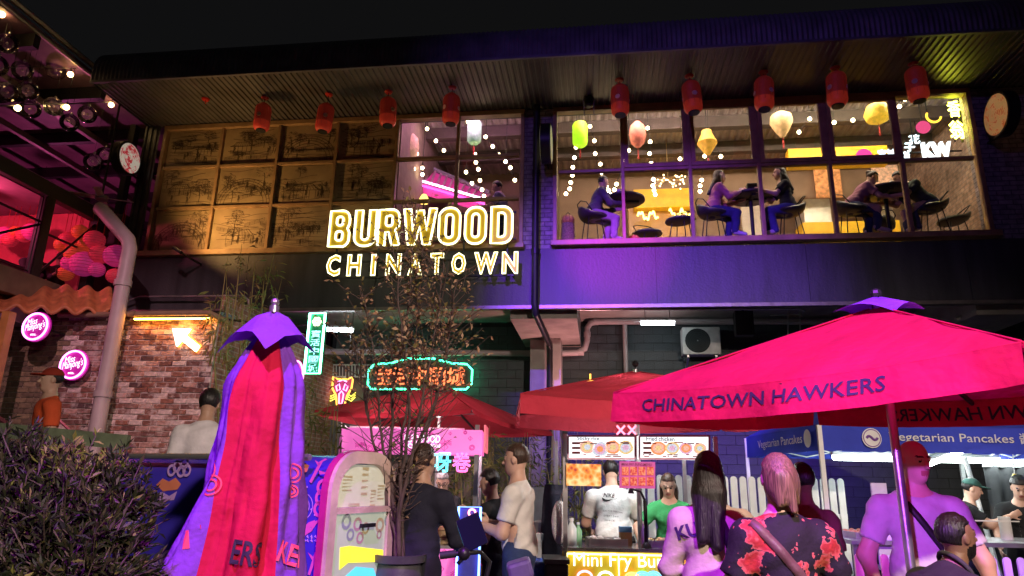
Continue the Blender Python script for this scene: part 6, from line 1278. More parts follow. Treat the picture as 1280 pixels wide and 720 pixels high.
m = MB(); n_ = len(AP); V = [cp(a, .04, z) for a, z in AP]+[cp(a, CL, z) for a, z in AP]; m.add(V, [(i, n_+i, n_+i+1, i+1) for i in range(n_-1)]+[tuple(range(n_, 2*n_)), (n_-1, 2*n_-1, n_, 0)]); m.build('body', M_cart, CT, smooth='auto')
def band(P, Q, b0, b1, name, mt):
    m = MB(); n_ = len(P); V = [cp(a, b0, z) for a, z in P]+[cp(a, b0, z) for a, z in Q]+[cp(a, b1, z) for a, z in P]+[cp(a, b1, z) for a, z in Q]; Fs = []
    for i in range(n_-1): Fs += [(i, i+1, n_+i+1, n_+i), (2*n_+i, 3*n_+i, 3*n_+i+1, 2*n_+i+1), (i, 2*n_+i, 2*n_+i+1, i+1), (n_+i, n_+i+1, 3*n_+i+1, 3*n_+i)]
    m.add(V, Fs); return m.build(name, mt, CT)
M_blush = mat('cart_frame_blush', (.66, .48, .42), .4, .2)
band(arch_pts(CW, zt_+.03, z0_, .26, -.025), arch_pts(CW, zt_-.05, z0_, .20, .045), -.05, .035, 'arch_frame', M_blush); band(arch_pts(CW, zt_+.038, z0_, .27, -.034), arch_pts(CW, zt_+.031, z0_, .26, -.026), -.02, .03, 'frame_edge', mat('cart_edge_magenta', (.42, .02, .18), .35))
zm = 1.325
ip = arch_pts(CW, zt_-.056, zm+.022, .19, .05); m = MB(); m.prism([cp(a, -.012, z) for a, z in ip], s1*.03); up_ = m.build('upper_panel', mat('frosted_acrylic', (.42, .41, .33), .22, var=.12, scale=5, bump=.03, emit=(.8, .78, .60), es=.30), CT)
m = MB(); m.prism([cp(.047, -.05, zm-.018), cp(CW-.047, -.05, zm-.018), cp(CW-.047, -.05, zm+.02), cp(.047, -.05, zm+.02)], s1*.05); m.build('mid_rail', M_blush, CT)
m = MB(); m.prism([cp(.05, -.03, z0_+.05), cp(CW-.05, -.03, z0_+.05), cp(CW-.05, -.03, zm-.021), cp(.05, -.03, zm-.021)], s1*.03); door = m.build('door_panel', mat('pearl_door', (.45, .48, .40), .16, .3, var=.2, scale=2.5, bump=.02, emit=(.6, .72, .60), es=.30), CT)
m = MB(); m.bar(cp(.30, -.055, zm-.10), cp(.45, -.055, zm-.10), .022, .025); m.bar(cp(.34, -.06, zm-.10), cp(.34, -.025, zm-.10), .02); m.build('handle', M_dark, door)
def S(px, py):            # the spot on the cart's long side under a pixel
    d = ray(px, py); tt = ((NC-CAM)@e1)/(d@e1); p = CAM+d*tt-NC; return p@s1, p[2]
def En(px, py):
    d = ray(px, py); tt = ((NC-CAM)@s1)/(d@s1); p = CAM+d*tt-NC; return p@e1, p[2]
def motif(mt, loops, on='side', par=CT):
    V, Fs = fill2d(loops, 0); m = MB()
    if on == 'side': m.add(np.array([cp(-.004, v[0], v[1]) for v in V]), Fs)
    else: m.add(np.array([cp(v[0], -.0335 if v[1] < zm else -.0155, v[1]) for v in V]), Fs)
    return m.build('surface_motif', mt, par)
def ring(cx, cz, r1, r0, n=18): return [[(cx+r1*math.cos(2*math.pi*k/n), cz+r1*math.sin(2*math.pi*k/n)) for k in range(n)], [(cx+r0*math.cos(2*math.pi*k/n), cz+r0*math.sin(2*math.pi*k/n)) for k in range(n)]]
def sp(*pts): return [[S(x, y) for x, y in pts]]
for px, py in ((404, 609), (402, 622), (400, 636)):
    a, z = S(px, py); motif(M_cart2, ring(a, z, .052, .030)); motif(M_cart2, [[(a-.012, z), (a, z+.028), (a+.012, z), (a, z-.028)]])
a, z = S(379, 633)
for k in range(3): motif(M_cart3, ring(a, z, .085-.028*k, .079-.028*k))
motif(M_cart2, sp((387, 602), (390, 604), (404, 577), (410, 574), (407, 573), (400, 577))); motif(M_cart2, sp((399, 588), (413, 592), (400, 593))); motif(M_cart2, sp((398, 583), (394, 575), (401, 579))); motif(M_cart4, sp((368, 580), (378, 576), (387, 582), (384, 590), (372, 592)))
motif(M_cart2, sp((374, 671), (378, 672), (390, 664), (396, 655), (394, 650), (386, 653), (379, 660))); motif(M_cart2, sp((394, 652), (402, 647), (403, 649), (396, 655)))
for k in range(7): a, z = S(385+5*(k % 4), 671+5*(k//4)); motif(M_cart3, [[(a-.012, z-.01), (a+.012, z), (a, z+.014)]])
motif(M_cart2, sp((385, 718), (388, 719), (398, 692), (394, 690))); motif(M_cart2, sp((393, 700), (404, 698), (395, 705))); motif(M_cart2, sp((392, 696), (385, 690), (391, 701)))
for cx_, cy_ in ((222, 583), (188, 708), (200, 700), (160, 650)):
    for dx, dy in ((0, 0), (9, -4), (5, 6), (-7, 5), (12, 5)): a, z = S(cx_+dx, cy_+dy); motif(M_cart3, ring(a, z, .045, .026))
motif(M_cart4, sp((196, 606), (204, 598), (212, 602), (220, 597), (227, 605), (222, 612), (204, 614))); motif(M_cart3, sp((193, 617), (204, 615), (212, 620), (222, 614), (218, 625), (200, 627)))
for k in range(14): r_ = random.Random(k); a, z = S(r_.uniform(372, 410), r_.uniform(590, 715)); motif(M_cart3, [[(a+.007*math.cos(x), z+.007*math.sin(x)) for x in np.linspace(0, 6.28, 7)[:-1]]])
MG = mat('door_drawing_cream', (.50, .44, .26), .4, var=.1, bump=0); MB_ = mat('door_drawing_blue', (.28, .35, .38), .4, var=.1, bump=0); MP = mat('door_drawing_pink', (.46, .30, .33), .4, var=.1, bump=0)
for (px, py, w_, h_) in ((432, 604, .10, .10), (454, 601, .07, .19), (464, 622, .06, .11), (474, 615, .08, .10), (440, 633, .12, .04)):
    a, z = En(px, py)
    for k in range(5): zz_ = z-h_/2+h_*k/4.5; motif(MG, [[(a-w_/2, zz_), (a+w_/2, zz_+.01*math.sin(k)), (a+w_/2, zz_+h_/11), (a-w_/2, zz_+h_/11)]], on='end', par=up_)
for (px, py, rr0, mt) in ((442, 655, .045, MP), (452, 660, .04, MG), (470, 656, .05, MG), (480, 650, .04, MB_), (428, 652, .05, MB_), (433, 668, .04, MB_), (445, 672, .04, MP), (469, 668, .03, MP)): a, z = En(px, py); motif(mt, ring(a, z, rr0, rr0*.55), on='end', par=door)
def ep(*pts): return [[En(x, y) for x, y in pts]]
motif(mat('door_reflection_yellow', (.70, .58, .04), .25, var=.15, bump=0, spec=.6, emit=(1, .85, .04), es=1.0), ep((420, 684), (432, 682), (474, 687), (474, 694), (466, 702), (430, 703), (419, 712)), on='end', par=door); motif(mat('door_reflection_cyan', (.06, .42, .58), .25, var=.15, bump=0, emit=(.1, .65, 1), es=.9), ep((424, 722), (440, 708), (462, 710), (466, 722), (450, 740)), on='end', par=door)  # sign reflections laid on the door as glowing yellow and cyan shapes
for a in (.12, CW-.12):
    for b_ in (.3, CL-.3): m = MB(); c = cp(a, b_, .17); m.lathe([(.17, -.04), (.17, .04)], c=c, n=18, ax=np.stack([s1, ZA, e1], 1)); m.build('wheel', M_dark, CT)
m = MB(); m.bar(cp(CW/2, .1, .28), cp(CW/2, CL-.1, .28), CW-.2, .07); m.build('chassis', M_dark, CT)
m = MB(); m.tube([cp(-.03, .15, zt_-.02), cp(-.03, CL+.05, zt_-.02)], .022, 8); m.build('top_rail', M_steel, CT, smooth='auto')
# ================================================================== pink stall
D2 = 7.8
def P2(px, py, d=D2): return atd(px, py, d)
PS = thing('market_stall', 'pink lightbox stall under the back red umbrella', 'stall', P2(520, 600)*[1, 1, 0])
M_pl = mat('pink_lightbox', (.75, .22, .55), .5, var=.05, bump=0, emit=(1, .16, .62), es=.62); M_plp = mat('pink_line_print', (.45, .05, .30), .5, var=0, bump=0, emit=(.6, .03, .3), es=.35)
def panel_box(x0, y0, x1, y1, d, dep, name, mt, par, bevel=0):
    a, b_, c, e = atd(x0, y1, d), atd(x1, y1, d), atd(x1, y0, d), atd(x0, y0, d); b_[2] = a[2]; e[2] = c[2] = (e[2]+c[2])/2; m = MB(); m.prism([a, b_, c, e], _hf*dep); return m.build(name, mt, par, bevel=bevel)
hb = panel_box(427, 536, 603, 565, D2, .55, 'header_lightbox', M_pl, PS)
def prints(px0, py0, px1, py1, d, mt, par, seed, n=26, name='line_print'):
    r_ = random.Random(seed); m = MB()
    for k in range(n):
        x, y = r_.uniform(px0, px1), r_.uniform(py0, py1); s_ = r_.uniform(2, 5); kind = r_.randint(0, 3); q = lambda u, v: atd(x+u, y+v, d)-_hf*.006
        if kind == 0:
            for rr0 in (s_, s_*.6): m.tube([q(rr0*math.cos(a), rr0*math.sin(a)) for a in np.linspace(0, 6.28, 13)[:-1]], .004, 3, closed=True)
        elif kind == 1:
            for j_ in range(3): m.tube([q(-s_+2*s_*t_, j_*2+math.sin(t_*9)) for t_ in np.linspace(0, 1, 8)], .004, 3)
        elif kind == 2:
            for rr0 in (s_, s_*.7, s_*.4): m.tube([q(rr0*math.cos(a), -rr0*math.sin(a)) for a in np.linspace(0, 3.14, 8)], .004, 3)
        else: m.tube([q(-s_, 0), q(0, -s_), q(s_, 0), q(0, s_)], .004, 3, closed=True); m.tube([q(0, -s_), q(0, s_)], .003, 3)
    o = m.build(name, mt, par); o['kind'] = 'stuff'; return o
prints(432, 540, 598, 561, D2, M_plp, hb, 1)
m = MB(); V, Fs = text_mesh('BURWOOD', 1, offset=.03); V = fit_text(V, .40, .085); q = atd(528, 548.5, D2)-_hf*.008; m.add(put(V, q, _r0, ZA, -_hf), Fs); m.build('lettering', emi('stall_white_letter', (1, .9, .97), 1.6), hb); m = MB(); V, Fs = text_mesh('CHINATOWN', 1, offset=.02); V = fit_text(V, .36, .05); q = atd(530, 557.5, D2)-_hf*.008; m.add(put(V, q, _r0, ZA, -_hf), Fs); m.build('lettering', emi('stall_white_letter', (1, .9, .97), 1.6), hb)
a = atd(603.5, 565, D2); m = MB(); zt2, zb2 = atd(603, 531, D2)[2], a[2]; m.prism([a+_r0*.006, a+_r0*.02+_hf*.55, a+_r0*.02+_hf*.55+ZA*(zt2-zb2), a+_r0*.006+ZA*(zt2-zb2)], _r0*.02); m.build('side_lightbox', mat('coral_lightbox', (.7, .2, .25), .5, emit=(1, .15, .22), es=.5), PS)
for px in (431, 601):
    for dd in (0.03, 1.1): q = cc((px-640)/F*D2, D2+dd, 0); m = MB(); m.bar(q, q+ZA*(zt2 if dd < .5 else zt2), .045); m.build('post', M_steel, PS)
zct = atd(570, 683, D2)[2]
m = MB(); A_, B2 = cc((430-640)/F*D2, D2+.04, 0), cc((602-640)/F*D2, D2+.04, 0); m.prism([A_+ZA*(zct-.03), B2+ZA*(zct-.03), B2+ZA*zct, A_+ZA*zct], _hf*.75); m.build('counter_top', M_steel, PS)
m = MB(); m.prism([A_+ZA*.1, B2+ZA*.1, B2+ZA*(zct-.031), A_+ZA*(zct-.031)], _hf*.04); fp = m.build('front_panel', M_pl, PS); prints(542, 687, 598, 719, D2+.03, M_plp, fp, 2, 16)
m = MB(); m.prism([A_+_hf*.71+ZA*.0, B2+_hf*.71, B2+_hf*.71+ZA*(zct-.031), A_+_hf*.71+ZA*(zct-.031)], _hf*.03); m.build('back_panel', M_dark, PS)
c = atd(553, 578, D2); t = thing('neon_sign', 'yellow, blue and pink neon characters below the pink lightbox', 'sign', c)
for ch, px, col in (('卷', 528, (1, .85, .12)), ('呀', 552, (.10, .75, 1)), ('卷', 577, (1, .12, .45))):
    m = MB(); q = atd(px, 578, D2); V, Fs = text_mesh(ch, 1, bevel=.02, fill=False, res=2); V = fit_text(V, .205, .21); V[:, 2] *= .5; m.add(put(V, q, _r0, ZA, -_hf), Fs); m.build('neon_tube', emi('char_%d' % px, col, 4.0), t, smooth=True)
m = MB(); q0, q1 = atd(512, 566, D2+.04), atd(590, 566, D2+.04); m.bar(q0, q1, .02); q0, q1 = atd(512, 590, D2+.04), atd(590, 590, D2+.04); m.bar(q0, q1, .012); m.bar(atd(540, 565, D2+.04), atd(540, 590, D2+.04), .012); m.build('frame', M_dark, t)
def steamer(px, py, d, R_, n_, label):
    c = atd(px, py, d); t = thing('bamboo_steamer', label, 'steamer', (c[0], c[1], zct))
    for k in range(n_): m = MB(); z = zct+.075*k; m.lathe([(R_, z+.002), (R_, z+.068), (R_-.015, z+.068), (R_-.015, z+.074)], c=(c[0], c[1], 0), n=20); m.build('basket_tier', mat('bamboo_steam', (.55, .40, .22), .6, var=.2, scale=30), t, smooth='auto')
    m = MB(); m.lathe([(R_, zct+.075*n_), (R_*.9, zct+.075*n_+.03), (.02, zct+.075*n_+.05)], c=(c[0], c[1], 0), n=20); m.build('lid', MATS['bamboo_steam'], t, smooth='auto')
steamer(565, 672, D2+.30, .16, 2, 'stacked bamboo steamer on the pink stall counter')
def tray(px, d, z, w_, dp, label, foodcol, fname, par=None, n_=26, seed=0):
    c = cc((px-640)/F*d, d, z); t = thing('food_tray', label, 'tray', c); m = MB(); ax = (_r0, _hf, ZA)
    m.obox(c+ZA*.004, ax, (w_/2, dp/2, .004)); 
    for s_, (a, b_) in ((_r0*w_/2, (.008, dp/2)), (-_r0*w_/2, (.008, dp/2))): m.obox(c+s_+ZA*.03, ax, (.006, dp/2, .03))
    for s_ in (1, -1): m.obox(c+_hf*s_*dp/2+ZA*.03, ax, (w_/2-.007, .006, .03))
    m.build('tray', M_steel, t); r_ = random.Random(seed); m = MB()
    for k in range(n_): m.ball(c+_r0*r_.uniform(-.42, .42)*w_+_hf*r_.uniform(-.4, .4)*dp+ZA*r_.uniform(.025, .06), r_.uniform(.025, .04), 8, 5, sc=(1, .8, .7))
    o = m.build('food', mat('food_'+fname, foodcol, .5, var=.4, scale=18, bump=.4), t, smooth=True); o['kind'] = 'stuff'; return t
tray(548, D2+.32, zct, .28, .34, 'steel tray of brown snacks on the pink stall', (.28, .15, .07), 'brown', seed=1)
# ================================================================== fried bun stall
D3 = 6.6
FS = thing('market_stall', 'fried bun stall with lit menu boards and yellow neon front', 'stall', cc((790-640)/F*D3, D3, 0))
def X3(px): return (px-640)/F*D3
zc3 = atd(780, 686, D3)[2]; zt3 = atd(710, 542, D3)[2]
for px in (709, 893):
    for dd in (.02, 1.25): q = cc(X3(px), D3+dd, 0); m = MB(); m.bar(q, q+ZA*zt3, .04); m.build('post', M_pole, FS)
A_, B2 = cc(X3(706), D3, 0), cc(X3(897), D3, 0)
m = MB(); m.prism([A_+ZA*(zc3-.03), B2+ZA*(zc3-.03), B2+ZA*zc3, A_+ZA*zc3], _hf*.62); m.build('counter_top', mat('counter_steel', (.4, .4, .42), .22, .9), FS)
Mg = glass('guard_glass'); m = MB(); m.prism([A_+_hf*.03+ZA*(zc3+.001), B2+_hf*.03+ZA*(zc3+.001), B2+_hf*.03+ZA*(zc3+.07), A_+_hf*.03+ZA*(zc3+.07)], _hf*.008); m.build('glass_guard', Mg, FS)
m = MB(); m.prism([A_+ZA*.06+_hf*.02, B2+ZA*.06+_hf*.02, B2+ZA*(zc3-.031)+_hf*.02, A_+ZA*(zc3-.031)+_hf*.02], _hf*.03); fp = m.build('front_panel', mat('yellow_front', (.70, .50, .03), .45, var=.1, scale=3, bump=.02, emit=(1, .62, .02), es=.10), FS)
m = MB(); z1, z0 = zc3-.05, .25; x0, x1 = X3(711), X3(894); f_ = D3-.005
m.tube([cc(x0, f_, z0), cc(x1, f_, z0), cc(x1, f_, z1), cc(x0, f_, z1)], .010, 6, closed=True); m.tube([cc(X3(771), f_, z0), cc(X3(771), f_, z1)], .007, 5); m.tube([cc(X3(838), f_, z0), cc(X3(838), f_, z1)], .007, 5); m.build('border_tube', emi('neon_border_yellow', (1, .85, .25), 4.0), FS, smooth=True)
q = atd(778, 703, D3-.02); m = MB(); V, Fs = text_mesh('Mini Fry Buns', 1, bevel=.0, offset=-.004, res=4); V = fit_text(V, X3(835)-X3(721), .150)
for V_w, F_w in split_words(V, Fs, 3): m = MB(); m.add(put(V_w, q, _r0, ZA, -_hf), F_w); m.build('lettering', emi('neon_letter_white', (1, .97, .75), 3.2), FS)
for i, (px, py, col, kind) in enumerate(((731, 717, (1, .35, .5), 'h'), (757, 718, (.7, .95, 1), 'c'), (790, 719, (1, .35, .1), 'r'), (803, 718, (.1, .9, .4), 'r'), (817, 718, (.1, .4, 1), 'r'), (856, 715, (.5, 1, .7), 'c'))):
    q = atd(px, py, D3-.02); m = MB(); s_ = .05
    m.tube([q+_r0*s_*1.3*math.cos(a)+ZA*(s_*math.sin(a)-.03) for a in np.linspace(0, 6.28, 17)[:-1]], .010, 5, closed=True)
    if kind == 'r': m.tube([q+_r0*s_*.8*math.cos(a)+ZA*(s_*.6*math.sin(a)-.03) for a in np.linspace(0, 6.28, 15)[:-1]], .009, 5, closed=True)
    m.build('neon_icon', emi('neon_icon_%d' % i, col, 3.0), FS, smooth=True)
M_menu = mat('menu_lightbox', (.8, .82, .80), .4, var=0, bump=0, emit=(.90, .98, 1.0), es=1.05)
def menu(px0, py0, px1, py1, d, title, seed, par):
    mb_ = panel_box(px0, py0, px1, py1, d, .08, 'menu_board', [M_menu], par); r_ = random.Random(seed)
    cols = [(.80, .30, .12), (.75, .45, .35), (.70, .55, .25), (.55, .62, .70), (.62, .40, .55)]
    def pt(u_, v_, k): return atd(u_, v_, d)-_hf*(.004+.0006*k)
    for k, x in enumerate(np.linspace(px0+24, px1-12, 4)):
        y = (py0+py1)/2+r_.uniform(-1, 2.5); s_ = r_.uniform(7.5, 9.5)
        for ring_ in range(3):
            m = MB(); col = cols[(k*2+ring_+seed) % 5]; mt = mat('menu_dish_%d' % ((k*2+ring_+seed) % 5), col, .5, var=.7, scale=60, bump=0, emit=col, es=.95, detail=8); f_ = (1, .72, .42)[ring_]
            pts = [pt(x+s_*f_*math.cos(a)*(1+.14*r_.random()), y+s_*.9*f_*math.sin(a)*(1+.14*r_.random()), ring_) for a in np.linspace(0, 6.28, 15)[:-1]]; m.add(pts, [tuple(range(len(pts)))]); m.build('dish_picture', mt, mb_)
    m = MB()
    for k in range(26):
        x, y = r_.uniform(px0+3, px1-14), r_.choice([py1-3, py1-5, py0+8, py0+9.5]); pts = [pt(x, y, 4), pt(x+r_.uniform(1.5, 7), y, 4)]; m.bar(pts[0], pts[1], .004, .009)
    for k in range(3): m.bar(pt(px0+5, py0+9+6*k, 4), pt(px0+15, py0+9+6*k, 4), .004, .02)
    o = m.build('menu_text', mat('menu_red_ink', (.55, .06, .06), .5, var=.2, bump=0), mb_); o['kind'] = 'stuff'
    m = MB(); V, Fs = text_mesh(title, 1, offset=.01); V = fit_text(V, None, .042); V[:, 0] *= .05; m.add(put(V, pt(px0+(px1-px0)*.30, py0+3.6, 5), _r0, ZA, -_hf), Fs); m.build('lettering', mat('menu_dark_ink', (.04, .05, .12), .6, var=0, bump=0), mb_)
    m = MB(); a, b_, c, e = [atd(u_, v_, d)-_hf*.003 for u_, v_ in ((px0, py1), (px1, py1), (px1, py0), (px0, py0))]
    for u_, v_ in ((a, b_), (b_, c), (c, e), (e, a)): m.bar(u_, v_, .018, .018)
    m.build('board_frame', mat('menu_frame', (.45, .30, .38), .4, .4), mb_); return mb_
menu(710, 545, 794, 573.5, D3-.06, 'Sticky rice', 21, FS); menu(799, 545, 886.5, 573.5, D3-.06, 'Fried chicken', 35, FS)
t = thing('food_poster', 'orange stew photo poster hanging below the menu boards', 'poster', atd(729, 593, D3-.05)); 
def photo_mat(name, c1, c2, c3, sc=22):
    m = mat(name, c1, .4, var=0, bump=0); nt = m.node_tree; n = nt.nodes; b = n['Principled BSDF']; tc = n.new('ShaderNodeTexCoord'); v = n.new('ShaderNodeTexVoronoi'); v.inputs['Scale'].default_value = sc; nt.links.new(tc.outputs['Object'], v.inputs['Vector']); nz = n.new('ShaderNodeTexNoise'); nz.inputs['Scale'].default_value = sc*.35; nt.links.new(tc.outputs['Object'], nz.inputs['Vector'])
    mx = n.new('ShaderNodeMath'); mx.operation = 'MULTIPLY_ADD'; nt.links.new(v.outputs['Distance'], mx.inputs[0]); mx.inputs[1].default_value = .5; nt.links.new(nz.outputs['Fac'], mx.inputs[2]); cr = n.new('ShaderNodeValToRGB'); e = cr.color_ramp.elements; e[0].position = .45; e[0].color = (*c1, 1); e[1].position = .95; e[1].color = (*c3, 1); e.new(.68).color = (*c2, 1); nt.links.new(mx.outputs[0], cr.inputs[0]); nt.links.new(cr.outputs[0], b.inputs['Base Color']); nt.links.new(cr.outputs[0], b.inputs['Emission Color']); b.inputs['Emission Strength'].default_value = .16; return m
panel_box(708, 580, 751.5, 607, D3-.05, .02, 'poster_sheet', photo_mat('stew_photo', (.45, .03, .02), (.85, .30, .03), (.9, .75, .35)), t); m = MB(); 
for px in (712, 748): m.bar(atd(px, 580, D3-.04), atd(px, 574, D3-.04), .006)
m.build('hook', M_dark, t)
t = thing('price_board', 'purple-red board of eight dish photos under the menu boards', 'sign', atd(796, 593, D3-.05)); pb = panel_box(774.5, 577, 819, 610, D3-.05, .02, 'board_sheet', mat('magenta_card', (.50, .10, .35), .5, emit=(.7, .06, .4), es=.25), t)
for i in range(4):
    for j_ in range(2): panel_box(777.5+i*10.4, 583.5+13*j_, 786+i*10.4, 594+13*j_, D3-.062, .01, 'dish_photo', photo_mat('dish_photo_red', (.30, .02, .03), (.6, .06, .05), (.7, .3, .15), 60), pb)
m = MB(); V, Fs = text_mesh('MINI FRY BUNS MENU', 1, offset=.01); V = fit_text(V, .28, .022); m.add(put(V, atd(796, 580.3, D3-.07), _r0, ZA, -_hf), Fs); m.build('lettering', mat('dark_red_ink', (.15, .01, .05), .5, var=0, bump=0), pb); m = MB(); m.bar(atd(780, 577, D3-.04), atd(780, 573, D3-.04), .006); m.bar(atd(814, 577, D3-.04), atd(814, 573, D3-.04), .006); m.build('hook', M_dark, t)
t = thing('neon_sign', 'pink crossed neon strokes above the menu boards', 'sign', atd(783, 538, D3)); m = MB()
for px in (776, 790): m.tube([atd(px-5, 543, D3), atd(px+5, 532, D3)], .010, 5); m.tube([atd(px+5, 543, D3), atd(px-5, 532, D3)], .010, 5)
m.build('neon_tube', emi('neon_rose', (1, .2, .3), 3), t, smooth=True); m = MB(); m.bar(atd(768, 544, D3+.02), atd(798, 544, D3+.02), .012); m.build('rail', M_dark, t)
# bottles, jug, tray, tap, tongs on the counter
def bottle(px, d, h, r_, col, label, z=None, name='bottle'):
    c = cc((px-640)/F*d, d, zc3 if z is None else z); t = thing(name, label, 'bottle', c); m = MB(); m.lathe([(r_, 0), (r_, h*.62), (r_*.4, h*.8), (r_*.35, h*.9)], c=c, n=14); m.build('bottle_body', mat('plastic_'+label.split()[0], col, .25, var=.05, bump=0), t, smooth='auto'); m = MB(); m.lathe([(r_*.42, h*.9), (r_*.42, h)], c=c, n=12); m.build('cap', M_white, t)
bottle(800, D3+.40, .22, .030, (.35, .18, .65), 'purple squeeze bottle on the fried bun counter'); bottle(724, D3+.35, .20, .035, (.20, .45, .25), 'green bottle at the end of the fried bun counter'); bottle(716, D3+.30, .24, .05, (.6, .65, .66), 'white bag-like jug by the stall post')
c = cc(X3(787), D3+.35, zc3); t = thing('carton', 'blue and tan carton behind the counter glass', 'carton', c); m = MB(); m.obox(c+ZA*.06, (_r0, _hf, ZA), (.055, .05, .06)); m.build('carton_base', mat('kraft_card', (.4, .26, .12), .7), t); m = MB(); m.obox(c+ZA*.145, (_r0, _hf, ZA), (.058, .045, .025)); m.build('blue_lid', mat('carton_blue', (.08, .25, .5), .5), t)
c = cc(X3(807), D3+.12, zc3); t = thing('counter_tap', 'black pole lamp standing on the counter', 'lamp', c); m = MB(); m.lathe([(.05, 0), (.04, .03), (.018, .05), (.018, .42)], c=c, n=10); m.tube([c+ZA*.42, c+ZA*.5-_r0*.04, c+ZA*.52-_r0*.12], .012, 6); m.build('stem', M_dark, t, smooth='auto'); m = MB(); m.lathe([(.03, 0), (.015, .05)], c=c+ZA*.48-_r0*.13, n=10); m.build('lamp_head', M_dark, t)
tray(830, D3+.38, zc3, .42, .36, 'dark griddle tray of buns before the green-shirted woman', (.45, .30, .14), 'buns', seed=3)
tray(757, D3+.42, zc3, .36, .3, 'steel tray with white paper at the counter end', (.6, .6, .6), 'paper', seed=4, n_=10)
# assumed lamps of the stalls, unseen, added to brighten them
fa, fb = cc(.72, 7.0, 2.36), cc(1.86, 7.0, 2.36); batten(fa, fb, 'white tube light slung under the middle umbrella', emi('assumed_tube_white', (.92, 1.0, .98), 75), [(fa+[.1, 0, .06], fa+[.1, 0, .12]), (fb+[-.1, 0, .06], fb+[-.1, 0, .12])])
fa, fb = cc((445-640)/F*8.4, 8.4, 2.06), cc((585-640)/F*8.4, 8.4, 2.06); batten(fa, fb, 'warm tube light inside the pink stall', emi('assumed_tube_warm', (1, .84, .80), 60), [(fa, fa-_hf*.3+ZA*.05)])
# white picket fences
def fence(P0, P1, h, n_, mt, label, tilt=0, bottom=0.0, wd=.075):
    P0, P1 = np.asarray(P0, float), np.asarray(P1, float); t = thing('picket_fence', label, 'fence', P0); dx = nrm(P1-P0); nn = np.cross(dx, ZA)
    for i in range(n_):
        p = P0+(P1-P0)*(i+.5)/n_; w_ = wd/2; pts = [(-w_, bottom), (w_, bottom), (w_, h-w_)]+[(w_*math.cos(a), h-w_+w_*math.sin(a)) for a in (0.5, 1.05, 1.57, 2.1, 2.64)]+[(-w_, h-w_)]
        m = MB(); m.prism([p+dx*(x+tilt*z)+ZA*z for x, z in pts], nn*.018); m.build('picket', mt, t)
    m = MB()
    for z in (h*.28, h*.72): m.bar(P0+ZA*z-nn*.012, P1+ZA*z-nn*.012, .02, .06)
    m.build('rail', mt, t)
M_pick = mat('picket_white', (.72, .74, .72), .6, var=.1, bump=.1)
fence(cc((760-640)/F*8.5, 8.5, 0), cc((1045-640)/F*8.9, 8.9, 0), atd(820, 593, 8.5)[2], 26, M_pick, 'white picket fence behind the fried bun stall', wd=.085)
M_pick2 = mat('picket_yellow_lit', (.70, .58, .30), .6, var=.1, bump=.1); M_pick3 = mat('picket_lilac_lit', (.55, .45, .62), .6, var=.1, bump=.1)  # yellow and lilac light put into the picket colours
D5 = 6.6; fence(cc((1044-640)/F*D5, D5, 0), cc((1150-640)/F*D5, D5, 0), atd(1080, 692, D5)[2], 7, M_pick2, 'yellow-lit low picket fence in front of the pancake stall', wd=.07); fence(cc((1200-640)/F*D5, D5, 0), cc((1300-640)/F*D5, D5, 0), atd(1240, 696, D5)[2], 6, M_pick3, 'lilac-lit low picket fence beside the bearded man', wd=.07)
# ================================================================== blue gazebo
D6 = 7.5; zv0, zv1 = atd(1022, 563, D6)[2], atd(1022, 530, D6)[2]; X0 = (1021-640)/F*D6
GZ = thing('gazebo', 'blue pop-up gazebo with white lettering on its valance', 'gazebo', cc(X0, D6, 0)); M_blue = fabric('gazebo_blue', (.05, .07, .50), .12, var=.1, scale=2, wrinkle=.3); M_blin = mat('gazebo_lit_underside', (.55, .66, .60), .8, var=.06, bump=.1)
S6, S7 = 3.0, 2.5; cor = [cc(X0, D6, zv1), cc(X0+S6, D6, zv1), cc(X0+S6+.1, D6+S7, zv1), cc(X0+.05, D6+S7, zv1)]; pk = sum(cor)/4+ZA*.85
m = MB(); m.add(cor+[pk], [(0, 1, 4), (1, 2, 4), (2, 3, 4), (3, 0, 4)]); m.build('roof', M_blue, GZ); m = MB(); m.add([c-ZA*.03+nrm(pk-c)*.03 for c in cor]+[pk-ZA*.03], [(1, 0, 4), (2, 1, 4), (3, 2, 4), (0, 3, 4)]); m.build('roof_underside', M_blin, GZ)  # pale sheet added under the roof, tube light put into its colour
